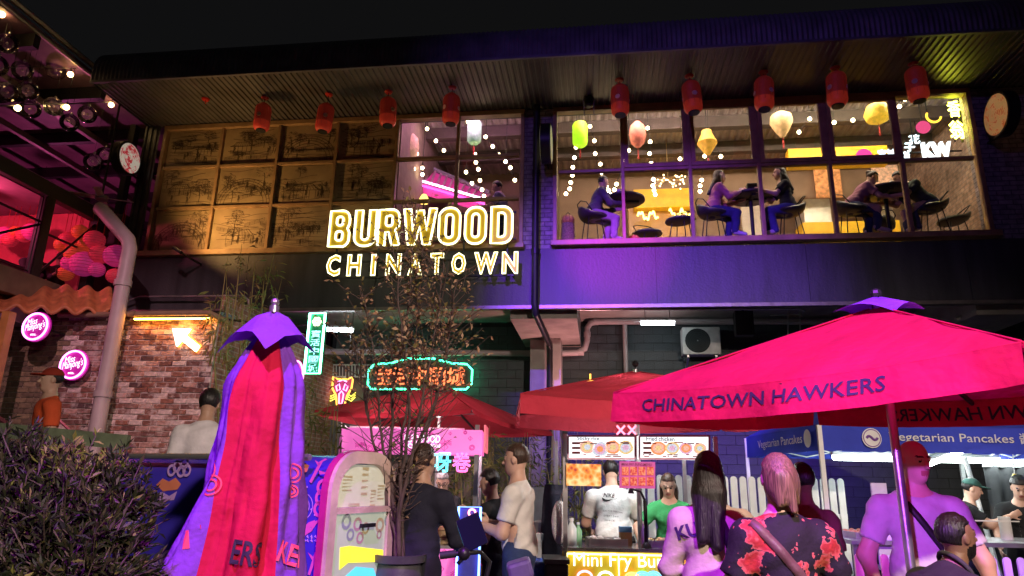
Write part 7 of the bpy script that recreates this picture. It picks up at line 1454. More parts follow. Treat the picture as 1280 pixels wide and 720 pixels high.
for i in range(4):
    A, B_ = cor[i], cor[(i+1) % 4]; m = MB(); V = []; out = nrm((A+B_)/2-sum(cor)/4)
    for k in range(31): q = k/30; p = A*(1-q)+B_*q; V += [p+out*.003, p+out*(.008+.012*math.sin(q*28+i))-ZA*(zv1-zv0)]
    m.add(V, [(2*k, 2*k+2, 2*k+3, 2*k+1) for k in range(30)]); vl = m.build('valance', M_blue, GZ, smooth=True)
    if i == 0:
        mm = MB(); c_ = cor[0]+_r0*((1083-1021)/F*D6)-_hf*.03-ZA*(zv1-zv0)*.5; mm.lathe([(.001, 0), (.105, 0)], c=c_, n=24, ax=np.stack([_r0, ZA, -_hf], 1), cap=False); mm.build('logo_disc', M_white, vl); mm = MB(); mm.lathe([(.085, .004), (.095, .004)], c=c_, n=24, ax=np.stack([_r0, ZA, -_hf], 1), cap=False); mm.tube([c_-_hf*.006+_r0*(-.06+.12*t_)+ZA*(.02*math.sin(t_*6.3)) for t_ in np.linspace(0, 1, 12)], .014, 4); mm.build('logo_print', mat('logo_violet', (.20, .08, .35), .6, var=0, bump=0), vl)
        mm = MB(); V, Fs = text_mesh('Vegetarian Pancakes 酱香饼', 1, offset=.004); w_ = (1318-1104)/F*D6; V = fit_text(V, w_, .135); [MB().add(put(V_w, cor[0]+_r0*((1211-1021)/F*D6)-_hf*.03-ZA*(zv1-zv0)*.44, _r0, ZA, -_hf), F_w).build('lettering', M_white, vl) for V_w, F_w in split_words(V, Fs, 3)]
    if i == 3:
        xd = nrm(cor[0]-cor[3]); mm = MB(); V, Fs = text_mesh('ꀸ Vegetarian Pancakes'[2:], 1, offset=.004); V = fit_text(V, 1.5, .13); [MB().add(put(V_w, cor[3]+xd*1.35-_r0*.035-ZA*(zv1-zv0)*.52, xd, ZA, -_r0), F_w).build('lettering', M_white, vl) for V_w, F_w in split_words(V, Fs, 2)]; mm = MB(); mm.lathe([(.001, 0), (.10, 0)], c=cor[3]+xd*2.25-_r0*.035-ZA*(zv1-zv0)*.5, n=20, ax=np.stack([xd, ZA, -_r0], 1), cap=False); mm.build('logo_disc', M_white, vl)
for c in cor: m = MB(); m.bar((c[0], c[1], 0), c-ZA*.01, .045); m.build('leg', M_white, GZ)
m = MB()
for i in range(4):
    cm = sum(cor)/4; A, B_ = cor[i]-ZA*.10+(cm-cor[i])*.07, cor[(i+1) % 4]-ZA*.10+(cm-cor[(i+1) % 4])*.07; A[2] = B_[2] = zv0+.16
    for k in range(4): a, b_ = A+(B_-A)*k/4, A+(B_-A)*(k+1)/4; m.bar(a, b_-ZA*.14, .014); m.bar(a-ZA*.14, b_, .014)
    m.bar(cor[i]-ZA*.08, pk-ZA*.12, .025)
m.build('truss', M_white, GZ)
batten(cc((1140-640)/F*7.9, 7.9, atd(1140, 582, 7.9)[2]), cc((1192-640)/F*8.6, 8.6, atd(1192, 566, 8.6)[2]+.03), 'bright white tube light under the blue gazebo', emi('led_white', (.95, 1.0, 1.0), 45)); fa = atd(1040, 571, 9.2); fb = atd(1280, 568, 9.2); fb[2] = fa[2]
batten(fa, fb, 'long white light strip across the back of the gazebo', emi('led_white_soft', (.85, 1.0, .97), 22))
t = thing('stall_curtain', 'dark grey side curtain hanging under the gazebo', 'curtain', atd(1245, 640, 9.3)); m = MB(); V = []; a, b_ = cc((1216-640)/F*9.3, 9.3, 0), cc((1330-640)/F*9.3, 9.3, 0); zc_ = atd(1230, 582, 9.3)[2]
for k in range(31): q = k/30; p = a+(b_-a)*q+_hf*.04*math.sin(q*40); V += [p, p+ZA*zc_]
m.add(V, [(2*k, 2*k+2, 2*k+3, 2*k+1) for k in range(30)]); m.build('cloth', mat('curtain_grey', (.07, .07, .075), .9), t, smooth=True); m = MB(); m.tube([a+ZA*zc_, b_+ZA*zc_], .02, 6); m.tube([atd(1206, 572, 9.1), cc((1222-640)/F*9.1, 9.1, 0)], .03, 6); m.build('curtain_rail', M_white, t)
D7 = 6.9; zt7 = atd(1080, 672, D7+.35)[2]
t = thing('serving_table', 'stainless serving table of the pancake stall', 'table', cc((1150-640)/F*D7, D7, 0)); a, b_ = cc((1046-640)/F*D7, D7, 0), cc((1330-640)/F*D7, D7, 0); m = MB(); m.prism([a+ZA*(zt7-.04), b_+ZA*(zt7-.04), b_+ZA*zt7, a+ZA*zt7], _hf*.8); m.build('table_top', M_steel, t)
for q in (a+_r0*.05+_hf*.05, b_-_r0*.05+_hf*.05, a+_r0*.05+_hf*.75, b_-_r0*.05+_hf*.75): m = MB(); m.bar(q, q+ZA*(zt7-.041), .04); m.build('leg', M_steel, t)
m = MB(); a, b_ = atd(1212, 676, D7), atd(1278, 676, D7); zg = atd(1240, 656, D7)[2]; m.prism([np.array([*a[:2], zt7]), np.array([*b_[:2], zt7]), np.array([*b_[:2], zg+.03]), np.array([*a[:2], zg+.03])], _hf*.006); m.build('glass_guard', Mg, t); m = MB(); m.bar(np.array([*a[:2], zg+.035]), np.array([*b_[:2], zg+.035]), .012); m.build('guard_rail', M_white, t)
tray(1062, D7+.40, zt7, .40, .5, 'food warmer tray of fried snacks under the gazebo', (.40, .22, .08), 'fried', seed=7); tray(1082, D7+.75, zt7, .2, .1, 'small tray of pickles behind the warmer', (.2, .3, .1), 'pickle', seed=8, n_=9)
c = cc((1087-640)/F*(D7+.1), D7+.12, zt7-.25); t = thing('menu_card', 'pale upright card panel at the pancake counter', 'sign', c); m = MB(); m.obox(c+ZA*.40, (_r0, _hf, ZA), (.075, .012, .38)); m.build('card', mat('pale_card', (.6, .6, .62), .5), t); m = MB(); m.obox(c+ZA*.0, (_r0, _hf, ZA), (.10, .06, .02)); m.build('foot', M_steel, t)
c = cc((1231-640)/F*(D7+.5), D7+.5, zt7); t = thing('paper_roll', 'white paper towel roll on the pancake table', 'paper roll', c); m = MB(); m.lathe([(.055, 0), (.055, .22), (.02, .22)], c=c, n=18); m.build('roll', M_white, t, smooth='auto'); m = MB(); m.lathe([(.018, .22), (.018, .225)], c=c, n=10); m.build('core', mat('kraft_core', (.35, .25, .15), .8), t)
t = thing('work_lamp', 'yellow plug-in lamp hanging beside the curtain', 'lamp', atd(1269, 600, 8.0)); q = atd(1269, 598, 8.0); m = MB(); m.lathe([(.02, -.04), (.035, 0), (.02, .05)], c=q, n=10); m.build('socket', mat('yellow_plastic', (.7, .5, .02), .4), t); m = MB(); m.tube([q+ZA*.05, q+ZA*.25+_r0*.02, np.array([q[0], q[1], zv1+.1])], .006, 4); m.build('cable', M_white, t)
# ================================================================== loose street things
c = atd(596, 662, 5.6); t = thing('neon_sign', 'upright blue neon framed sign with pink figure by the pink stall', 'sign', c*[1, 1, 0]); Zb, Zt = atd(596, 716, 5.6)[2]-.3, atd(596, 634, 5.6)[2]; xa, xb = (582-640)/F*5.6, (608-640)/F*5.6
m = MB(); m.prism([cc(xa, 5.62, Zb), cc(xb, 5.62, Zb), cc(xb, 5.62, Zt), cc(xa, 5.62, Zt)], _hf*.02); m.build('panel', mat('blue_panel', (.05, .05, .25), .4), t); m = MB(); m.tube([cc(xa, 5.6, Zb), cc(xb, 5.6, Zb), cc(xb, 5.6, Zt), cc(xa, 5.6, Zt)], .010, 6, closed=True); m.build('border_tube', emi('neon_blue', (.12, .25, 1.0), 7), t, smooth=True)
m = MB(); q = atd(590, 641, 5.59); m.tube([q+_r0*.026*math.cos(a)+ZA*.026*math.sin(a) for a in np.linspace(0, 6.28, 13)[:-1]], .008, 5, closed=True); m.tube([q-ZA*.03, q-ZA*.12-_r0*.03, q-ZA*.16+_r0*.03, q-ZA*.24], .007, 5); m.build('figure_tube', emi('neon_coral', (1, .25, .3), 5), t, smooth=True); m = MB()
for x in (xa, xb): m.bar(cc(x, 5.65, 0), cc(x, 5.65, Zb), .02)
m.build('stand_leg', M_dark, t)
# electric bike, mostly below the picture
BD = 3.9; hb_ = atd(568, 692, BD); hz = hb_[2]; f0 = cc((612-640)/F*BD, BD, 0)
t = thing('electric_bike', 'black electric bike with handlebar rising in front of the pink stall', 'bike', f0); hd_ = nrm(_r0*.25+_hf*.95); sd2 = np.cross(hd_, ZA)
stem = f0+ZA*.95
def bp(a, b_, z): return f0+hd_*a+sd2*b_+ZA*z
m = MB(); m.tube([atd(553, 694, BD), atd(583, 691, BD), atd(600, 690, BD+.05), atd(612, 702, BD+.1), bp(0, 0, .92)], .013, 8); m.tube([bp(0, 0, .92), bp(.05, .12, 1.0), bp(-.05, .30, 1.06)], .013, 8); m.build('handlebar', M_dark, t, smooth=True)
m = MB(); m.tube([atd(550, 694.5, BD), atd(570, 692, BD)], .020, 10); m.build('grip', mat('rubber', (.012, .012, .014), .7), t, smooth='auto'); m = MB(); m.ball(atd(580, 692, BD), .035, 10, 7); m.tube([atd(580, 696, BD), atd(572, 705, BD)], .012, 6); m.tube([atd(580, 690, BD), atd(581, 676, BD), atd(587, 672, BD)], .006, 5); m.build('brake_lever', M_dark, t, smooth=True)
m = MB(); q = atd(590, 665, BD); m.obox(q, (nrm(_r0*.8+ZA*.35), nrm(ZA*.9-_r0*.35), _hf), (.065, .085, .008)); m.build('mirror', mat('mirror_case', (.02, .02, .06), .12, .6, var=0, bump=0), t, bevel=.006)
m = MB(); m.tube([bp(0, 0, .95), bp(.12, 0, .33)], .025, 8); m.tube([bp(.02, 0, .80), bp(-.45, 0, .45), bp(-.75, 0, .50), bp(-.80, 0, .86)], .024, 8); m.tube([bp(-.45, 0, .45), bp(-.95, 0, .30)], .018, 8); m.build('frame', M_dark, t, smooth=True)
for a in (.13, -.95):
    m = MB(); m.tube([bp(a+.30*math.cos(x), 0, .33+.30*math.sin(x)) for x in np.linspace(0, 6.283, 29)[:-1]], .028, 6, closed=True); wl = m.build('wheel', MATS['rubber'], t, smooth=True); m = MB()
    for k in range(10): x = math.pi*k/5; m.tube([bp(a, 0, .33), bp(a+.28*math.cos(x), 0, .33+.28*math.sin(x))], .003, 3)
    m.build('spoke', M_steel, wl)
m = MB(); m.obox(bp(-.80, 0, .90), (hd_, sd2, ZA), (.13, .08, .03)); m.build('saddle', MATS['rubber'], t, bevel=.02)
m = MB(); q = atd(650, 712, BD+.2); m.obox(q, (nrm(_r0+ZA*.3), _hf, nrm(ZA-_r0*.3)), (.07, .10, .05)); m.build('basket_bag', mat('bag_violet', (.10, .06, .22), .5), t, bevel=.02)
# bin with blue bag, jackets, folding chairs behind the customers
c = cc((674-640)/F*6.6, 6.6, 0); t = thing('waste_bin', 'dark bin with a blue plastic liner beside the stall', 'bin', c); hbn = atd(676, 700, 6.6)[2]; m = MB(); m.lathe([(.13, 0), (.16, hbn-.08)], c=c, n=16); m.build('bin_body', M_dark, t, smooth='auto'); m = MB(); m.lathe([(.165, hbn-.2), (.17, hbn-.05), (.175, hbn), (.15, hbn-.02)], c=c, n=22); m.build('bin_liner', mat('blue_plastic', (.06, .14, .55), .3, var=.2, scale=20, bump=.6), t, smooth=True)
c = cc((697-640)/F*7.4, 7.4, 0); t = thing('draped_jacket', 'black jacket draped on a stand left of the fried bun stall', 'jacket', c); m = MB(); V = []; NZ = 18
for i in range(NZ):
    z = .45+(1.50-.45)*i/(NZ-1)
    for k in range(24): a = 2*math.pi*k/24; r0_ = (.15-.06*(i/NZ)**3)*(1+.12*math.sin(5*a+.3*i)); V.append(c+_r0*r0_*math.cos(a)+_hf*r0_*.6*math.sin(a)+ZA*z)
m.add(V, [(i*24+k, i*24+(k+1) % 24, (i+1)*24+(k+1) % 24, (i+1)*24+k) for i in range(NZ-1) for k in range(24)]); m.build('jacket_cloth', cloth('jacket', (.03, .03, .05)), t, smooth=True); m = MB(); m.tube([c, c+ZA*1.5], .02, 6); m.lathe([(.2, 0), (.02, .04)], c=c, n=12); m.build('stand', M_steel, t)
c = cc((679-640)/F*7.6, 7.6, 0); t = thing('gas_cooker', 'grey kitchen unit with pots left of the fried bun stall', 'cooker', c); zk = atd(680, 664, 7.6)[2]; m = MB(); m.obox(c+ZA*zk/2, (_r0, _hf, ZA), (.17, .25, zk/2)); m.build('cabinet', mat('grey_unit', (.30, .31, .33), .4, .4), t, bevel=.01); m = MB(); m.lathe([(.08, zk), (.085, zk+.09), (.03, zk+.11)], c=c, n=16); m.build('pot', M_steel, t, smooth='auto'); m = MB(); m.obox(c+ZA*(zk+.22)+_hf*.23, (_r0, _hf, ZA), (.17, .01, .22)); m.build('splashback', M_steel, t)
c = cc((702-640)/F*6.9, 6.9, 0); t = thing('white_bag', 'white plastic bag hung beside the stall post', 'bag', c+ZA*.75); m = MB(); zb_ = atd(702, 672, 6.9)[2]; m.ball(c+ZA*(zb_+.14), .10, 14, 10, sc=(.8, .6, 2.0)); m.tube([c+ZA*(zb_+.3), c+ZA*(zb_+.48)+_r0*.05], .01, 5); m.build('bag_body', mat('white_plastic', (.65, .66, .68), .35, var=.15, scale=20, bump=.8), t, smooth=True)
c = cc((697-640)/F*6.5, 6.5, 0); t = thing('crate', 'black crate standing left of the yellow stall front', 'crate', c); zk = atd(697, 702, 6.5)[2]; m = MB(); m.obox(c+ZA*zk/2, (_r0, _hf, ZA), (.10, .2, zk/2)); m.build('crate_body', mat('crate_black', (.03, .035, .035), .5), t, bevel=.015); m = MB(); m.obox(c+ZA*(zk+.02), (_r0, _hf, ZA), (.11, .21, .018)); m.build('crate_lid', mat('crate_lid', (.06, .065, .065), .5), t)
# ================================================================== people in the lane
r1, K = person('man in dark navy jacket ordering at the pink stall, seen from behind', 524, 5.3, 340, H=1.76, lean=4, b=1.1, skin='tan', top='navy_jacket', tcol=(.018, .018, .032), sleeve='long', bcol=(.015, .015, .02), hair='short', hcol='brown', arms=dict(r=((.08, .10, -.27), (-.10, .22, -.10)), l=((-.06, .06, -.28), (.05, .20, -.12))), hands='r', hem=.16)
r1, K = person('stallholder with grey hair and glasses behind the pink stall', 556, 8.75, 185, H=1.62, lean=14, hpitch=32, top='black_apron', tcol=(.025, .025, .03), hair='bun', hcol='grey', fem=True, arms=dict(r=((.06, .14, -.24), (-.12, .20, -.12)), l=((-.06, .14, -.24), (.12, .20, -.12))), hands='rl')
gl_ = MB(); hd = K['hd']
for s_ in (-1, 1): gl_.tube([hd(s_*.030+.022*math.cos(a), .102, .010+.018*math.sin(a)) for a in np.linspace(0, 6.28, 11)[:-1]], .003, 4, closed=True)
gl_.tube([hd(-.008, .106, .012), hd(.008, .106, .012)], .003, 4); gl_.tube([hd(.052, .10, .012), hd(.078, .0, .010)], .003, 4); gl_.tube([hd(-.052, .10, .012), hd(-.078, .0, .010)], .003, 4); gl_.build('glasses', M_dark, r1)
r1, K = person('boy in black t-shirt between the pink stall and the white-shirted man', 623, 6.7, 75, H=1.60, lean=6, hpitch=12, hair='thick', hcol='black', skin='light', top='black_tee', tcol=(.015, .015, .018), bcol=(.02, .02, .03), arms=dict(r=((.03, .14, -.20), (.02, .22, .14)), l=((-.05, .08, -.26), (.06, .22, .0))), hands='rl')
r1, K = person('man in white t-shirt and jeans holding a takeaway box', 651, 5.9, 80, H=1.80, lean=2, hpitch=4, b=1.0, hair='short', hcol='brown', skin='light', top='white_tee', tcol=(.66, .64, .60), bcol=(.035, .055, .14), arms=dict(r=((.05, .05, -.28), (-.08, .23, .05)), l=((-.05, .06, -.28), (.08, .23, .06))), hands='rl', hem=.14)
w_ = K['j']['l'][2]; bxp = MB(); bxp.obox(w_+np.array([.10, .12, .0]), (XA, YA, ZA), (.085, .065, .035)); ob = bxp.mesh('takeaway_box'); bo = link('takeaway_box', ob, None, mat('white_card', (.62, .55, .60), .6, var=.05, bump=.05)); Mw = Matrix.Translation(r1.location) @ Matrix.Rotation(r1.rotation_euler[2], 4, 'Z'); ob.transform(Mw); tag(bo, 'white takeaway box held by the man in white', 'box')
r1, K = person('man in white printed t-shirt working at the fried bun stall, back turned', 767, 7.45, 8, H=1.76, b=1.16, lean=14, hpitch=20, hair='short', hcol='black', skin='light', top='white_tee_print', tcol=(.66, .68, .68), bcol=(.03, .03, .035), arms=dict(r=((.09, .10, -.27), (-.06, .22, -.10)), l=((-.06, .12, -.26), (.06, .22, -.08))), hands='r', hem=.13)
V, Fs = text_mesh('NIKE', 1, offset=.02, shear=.25, res=2); V = fit_text(V, .115, .045); V = V@Rz(-.12).T; print_on(r1, K, V, Fs, (-.05, .425), mat('black_ink', (.012, .012, .014), .7, var=0, bump=0))
V, Fs = fill2d([[(-.085, .02), (-.075, -.012), (-.055, -.022), (-.03, -.020), (.085, .03), (-.02, .0), (-.05, .002), (-.065, .010)]]); V = V@Rz(-.15).T; print_on(r1, K, V, Fs, (-.045, .375), MATS['black_ink'])
m_ = MATS['black_ink']
for k in range(3): V, Fs = text_mesh(['JUST FOR EVERYONE', 'EVERY DAY', 'SINCE'][k], 1, res=1); V = fit_text(V, .20-.05*k, .018); V = V@Rz(-.10).T; print_on(r1, K, V, Fs, (-.02-.02*k, .26-.045*k), m_)
r1, K = person('woman in green t-shirt with long brown hair cooking at the fried bun stall', 836, 7.5, 172, H=1.63, lean=12, hpitch=28, fem=True, hair='long', hcol='brown', skin='light', top='green_tee', tcol=(.05, .33, .12), bcol=(.02, .02, .025), arms=dict(r=((.20, .06, -.20), (-.06, .20, -.17)), l=((-.08, .12, -.25), (.10, .22, -.05))), hands='rl')
w_ = K['j']['r'][2]; tg = MB(); tg.tube([w_+[0, .05, -.02], w_+[-.02, .14, -.16]], .007, 5); tg.tube([w_+[.02, .05, -.02], w_+[.01, .14, -.17]], .007, 5); ob = tg.mesh('tongs'); Mw = Matrix.Translation(r1.location) @ Matrix.Rotation(r1.rotation_euler[2], 4, 'Z'); ob.transform(Mw); tag(link('tongs', ob, None, M_steel), 'steel tongs in the hand of the woman in green', 'tongs')
r1, K = person('woman with long black hair in cream jumper queueing at the fried bun stall', 886, 4.1, 350, H=1.69, fem=True, b=1.08, hair='long', hcol='black', skin='tan', top='cream_jumper', tcol=(.45, .37, .29), sleeve='long', bcol=(.02, .02, .03), hem=.14, arms=dict(r=((.08, -.01, -.28), (.0, .10, -.22)), l=((-.08, .06, -.27), (.0, .20, -.14))))
strap_on(r1, K, mat('black_webbing', (.012, .012, .014), .6, var=.1, bump=.2), (.02, .50), (.17, .12), .028)
V, Fs = text_mesh('KU', 1, offset=.03); V = fit_text(V, .13, .075); V = V@Rz(.3).T; print_on(r1, K, V, Fs, (-.13, .36), mat('violet_ink', (.06, .02, .12), .8, var=0, bump=0))
def flower_cloth(name):
    m = mat(name, (.012, .01, .011), .8, var=0, bump=.25, scale=8); nt = m.node_tree; n = nt.nodes; L = nt.links; b = n['Principled BSDF']; tc = n.new('ShaderNodeTexCoord')
    nz = n.new('ShaderNodeTexNoise'); nz.inputs['Scale'].default_value = 22; nz.inputs['Detail'].default_value = 3; L.new(tc.outputs['Object'], nz.inputs['Vector']); ad = n.new('ShaderNodeMix'); ad.data_type = 'RGBA'; ad.blend_type = 'LINEAR_LIGHT'; ad.inputs[0].default_value = .06; L.new(tc.outputs['Object'], ad.inputs[6]); L.new(nz.outputs['Color'], ad.inputs[7])
    v = n.new('ShaderNodeTexVoronoi'); v.inputs['Scale'].default_value = 8.2; v.inputs['Randomness'].default_value = .8; L.new(ad.outputs[2], v.inputs['Vector'])
    cr = n.new('ShaderNodeValToRGB'); cr.color_ramp.interpolation = 'EASE'; e = cr.color_ramp.elements; e[0].position = .06; e[0].color = (.10, .01, .008, 1); e[1].position = .50; e[1].color = (.012, .01, .011, 1)
    for p_, c_ in ((.12, (.50, .035, .025)), (.30, (.38, .03, .025)), (.40, (.55, .10, .07)), (.44, (.45, .12, .09)), (.455, (.012, .01, .011))): e.new(p_).color = (*c_, 1)
    L.new(v.outputs['Distance'], cr.inputs[0]); L.new(cr.outputs[0], b.inputs['Base Color']); return m
r1, K = person('woman in black shirt with red flowers, hair tied back, seen from behind', 973, 3.45, 6, H=1.66, fem=True, b=1.12, hair='bob', hcol='blonde', skin='light', tmat=flower_cloth('red_flower_shirt'), sleeve='short', bcol=(.02, .02, .03), hem=.20, arms=dict(r=((.13, .03, -.27), (.0, .12, -.22)), l=((-.10, .04, -.28), (.0, .14, -.20))))
strap_on(r1, K, mat('brown_leather', (.13, .07, .05), .5, var=.2, bump=.2), (-.16, .47), (.13, .12), .022)
r1, K = person('man with short dark hair half hidden behind the floral shirt', 1003, 4.9, 20, H=1.66, skin='brown', hair='short', hcol='black', top='maroon', tcol=(.16, .06, .05), bcol=(.03, .03, .03))
r1, K = person('bald man in lilac t-shirt with a black cross-body strap behind the umbrella pole', 1141, 4.4, 172, H=1.80, b=1.06, belly=1.15, skin='pink', hair='bald', top='lilac_tee', tcol=(.52, .46, .48), bcol=(.20, .19, .17), hyaw=25, hpitch=8, hem=.12, arms=dict(r=((.12, .02, -.27), (-.02, .14, -.20)), l=((-.12, .02, -.28), (.02, .16, -.18))), hands='r')
strap_on(r1, K, mat('black_webbing', (.012, .012, .014), .6, var=.1, bump=.2), (.08, .47), (-.17, .08), .020, back=False)
r1, K = person('man in dark green polo with short black hair and beard, head in profile', 1124, 3.35, 285, H=1.47, lean=30, hpitch=-4, b=1.08, skin='brown', hair='short', hcol='black', beard=True, top='dark_polo', tcol=(.030, .034, .024), bcol=(.03, .03, .035))
mm_ = MB(); nb_, u_, f_, r_v = K['nb'], K['u'], K['f'], K['r']; mm_.tube([nb_+r_v*.078*math.cos(a)+f_*(.075*math.sin(a)+.005)+u_*(.012-.03*math.sin(a)) for a in np.linspace(0, 6.28, 25)[:-1]], .012, 5, closed=True); mm_.build('collar', cloth('collar', (.05, .055, .04)), r1, smooth=True)
r1, K = person('cook in black t-shirt bending over the pancake counter', 1268, 8.1, 160, H=1.70, lean=18, hpitch=30, skin='light', hair='thick', hcol='black', top='black_cook', tcol=(.02, .022, .024), bcol=(.02, .02, .02), arms=dict(r=((.10, .14, -.22), (.02, .18, -.17)), l=((-.08, .14, -.22), (.04, .22, -.10))), hands='rl')
r1, K = person('dark-clothed helper wearing a dark green cap under the gazebo', 1196, 8.3, 250, H=1.64, lean=10, hpitch=15, skin='light', hair='short', hcol='black', top='black_helper', tcol=(.012, .012, .014), arms=dict(r=((.05, .18, -.14), (-.02, .20, .10)), l=((-.05, .18, -.16), (.02, .22, .08)))); cap_on(r1, K, cloth('cap_green', (.02, .06, .05)))
r1, K = person('man in orange shirt and red cap on the landing behind the hedge', 42, 7.0, 142, z0=PZ, H=1.72, skin='light', hair='short', hcol='black', top='orange_shirt', tcol=(.62, .09, .03), bcol=(.03, .03, .03), hands='', hpitch=3); cap_on(r1, K, cloth('cap_red', (.30, .035, .02)))
r1, K = person('person in white t-shirt with dark hair half hidden behind the closed umbrella', 246, 6.3, 20, z0=.48, H=1.78, lean=6, hpitch=10, b=1.05, skin='tan', hair='thick', hcol='black', top='white_tee_b', tcol=(.60, .56, .58), bcol=(.03, .03, .04))
# ================================================================== plants
def leaf_mesh(P, N_, S_, wid=.32, fold=.25, rs=None, droop=.0):
    """P: points, N_: leaf directions, S_: lengths -> four-vertex folded leaves"""
    n_ = len(P); P = np.asarray(P); N_ = np.asarray(N_); N_ = N_/np.linalg.norm(N_, axis=1, keepdims=True); rs = rs or np.random.default_rng(1)
    rv = rs.normal(size=(n_, 3)); X = np.cross(N_, rv); X /= np.linalg.norm(X, axis=1, keepdims=True); U = np.cross(X, N_); S_ = np.asarray(S_)[:, None]
    a = P; b_ = P+N_*S_*.5+X*S_*wid*.5+U*S_*fold*.25; c = P+N_*S_-ZA*S_*droop; d_ = P+N_*S_*.5-X*S_*wid*.5+U*S_*fold*.25
    V = np.stack([a, b_, c, d_], 1).reshape(-1, 3); F_ = np.arange(n_*4).reshape(-1, 4); T_f = np.concatenate([F_[:, [0, 1, 2]], F_[:, [0, 2, 3]]]); return V, T_f.tolist()
def raw(name, V, Fs, mats, parent=None, mi=None):
    off = OFF.get(parent.name, np.zeros(3)) if parent is not None else np.zeros(3); me = bpy.data.meshes.new(name); me.from_pydata((np.asarray(V)-off).tolist(), [], Fs)
    if mi is not None: me.polygons.foreach_set('material_index', mi)
    me.update(); return link(name, me, parent, mats)
def leafm(name, col, t_=.3): return fabric(name, col, t_, var=.45, scale=5, wrinkle=.1, rough=.55)
# slender multi-stem tree in the pot
TD = 5.15; R = np.random.default_rng(4); base = atd(500, 690, TD); pz = base[2]
TR = thing('potted_tree', 'slender multi-stemmed tree with small bronze leaves in a dark pot', 'tree', (base[0], base[1], 0))
m = MB(); rim = atd(500, 692, TD)[2]; c = (base[0], base[1], 0); m.lathe([(.12, 0), (.17, .12), (.185, rim*.55), (.165, rim-.12), (.155, rim-.06), (.185, rim-.05), (.19, rim), (.165, rim), (.16, rim-.05)], c=c, n=28); m.build('pot', mat('pot_charcoal', (.045, .045, .048), .5, var=.2, bump=.1), TR, smooth='auto'); m = MB(); m.lathe([(.005, rim-.045), (.162, rim-.045)], c=c, n=20, cap=False); m.build('soil', mat('soil', (.05, .035, .025), .95, bump=.8), TR)
stems = [((487, 600), (492, 480), (508, 400), (520, 250)), ((492, 640), (505, 520), (520, 420), (530, 300)), ((500, 640), (520, 540), (540, 430), (556, 330)), ((495, 650), (480, 560), (470, 460), (455, 370)), ((505, 640), (530, 560), (555, 460), (565, 390)), ((498, 620), (512, 500), (498, 380), (490, 300)), ((490, 650), (470, 570), (452, 480), (440, 420)), ((500, 600), (545, 500), (558, 440), (572, 350))]
m = MB(); tips = []; tips_d = []
tw = MB()
for i, st in enumerate(stems):
    off = TD+.18*math.sin(i*2.1); P = [np.array([base[0]+.03*math.cos(i), base[1]+.03*math.sin(i), rim-.05])]+[atd(x, y, TD+.10*math.sin(i*2.1)*(k+1)) for k, (x, y) in enumerate(st)]
    Q = [];
    for k in range(len(P)-1):
        for s_ in np.linspace(0, 1, 6)[:-1]: Q.append(P[k]+(P[k+1]-P[k])*s_+R.normal(size=3)*.008*(k > 0))
    Q.append(P[-1]); m.tube(Q, list(np.linspace(.017, .003, len(Q))), 6)
    for k in range(5, len(Q)):
        for _ in range(4 if k > 9 else 3):
            q0 = Q[k-1]+(Q[k]-Q[k-1])*R.random(); dv = nrm(R.normal(size=3)*[1, 1, .35]+ZA*.75); ln = R.uniform(.12, .42)*(1 if k > 8 else .7); q1 = q0+dv*ln*.5+R.normal(size=3)*.01; q2 = q0+dv*ln+ZA*ln*.12; tw.tube([q0, q1, q2], [.004, .003, .0015], 4); 
            for s_ in np.linspace(.15, 1, 9): tips.append(q0+(q2-q0)*s_+R.normal(size=3)*.012); tips_d.append(dv+R.normal(size=3)*.8)
m.build('stem', mat('tree_bark', (.085, .055, .05), .8, var=.3, scale=20), TR, smooth=True); tw.build('twig', MATS['tree_bark'], TR)
tips = np.array(tips); tips_d = np.array(tips_d); keep = R.random(len(tips)) < np.where(tips[:, 2] > 2.15, .62, .08); tips, tips_d = tips[keep], tips_d[keep]
V, Fs = leaf_mesh(tips, tips_d, R.uniform(.028, .058, len(tips)), .48, .4, R, .1); mi = np.tile(R.integers(0, 3, len(tips)), 2).tolist()
o = raw('crown', V, Fs, [leafm('leaf_bronze', (.32, .18, .11)), leafm('leaf_olive', (.20, .16, .06)), leafm('leaf_tan', (.44, .29, .19))], TR, mi)
# hedge at the left
HR = np.random.default_rng(9); HG = thing('hedge', 'dense dark leafy hedge filling the lower left corner', 'hedge', cc(-2.3, 3.0, 0))
clumps = []
for (px, py, d, r_) in ((10, 560, 3.1, .24), (60, 590, 3.0, .26), (110, 585, 3.0, .22), (150, 575, 3.0, .15), (165, 620, 2.9, .20), (40, 640, 2.8, .3), (100, 640, 2.8, .28), (150, 660, 2.75, .22), (20, 700, 2.7, .3), (80, 700, 2.6, .3), (135, 705, 2.6, .24), (5, 610, 3.0, .3), (55, 548, 3.2, .12), (185, 605, 2.95, .10), (20, 780, 2.6, .35), (90, 790, 2.6, .35), (150, 780, 2.6, .25), (60, 900, 2.6, .4), (120, 900, 2.6, .35)): clumps.append((atd(px-22, py+32, d), r_*.86))
P = []; D_ = []; tw = MB(); L3 = []
for c, r_ in clumps:
    n_ = int(7000*r_**2*3.2)
    for _ in range(n_//14):
        dv = HR.normal(size=3); dv[2] = abs(dv[2])*.6+dv[2]*.4; dv = nrm(dv); s0 = c+dv*r_*HR.uniform(.1, .6); s2 = c+dv*r_*HR.uniform(.75, 1.15)+ZA*.04; tw.tube([s0, s2], [.004, .002], 3)
        for k in range(15): q = HR.uniform(.25, 1.03); P.append(s0+(s2-s0)*q); D_.append(nrm(s2-s0)*.75+HR.normal(size=3)*.55+ZA*.25); L3.append(HR.uniform(.028, .062))
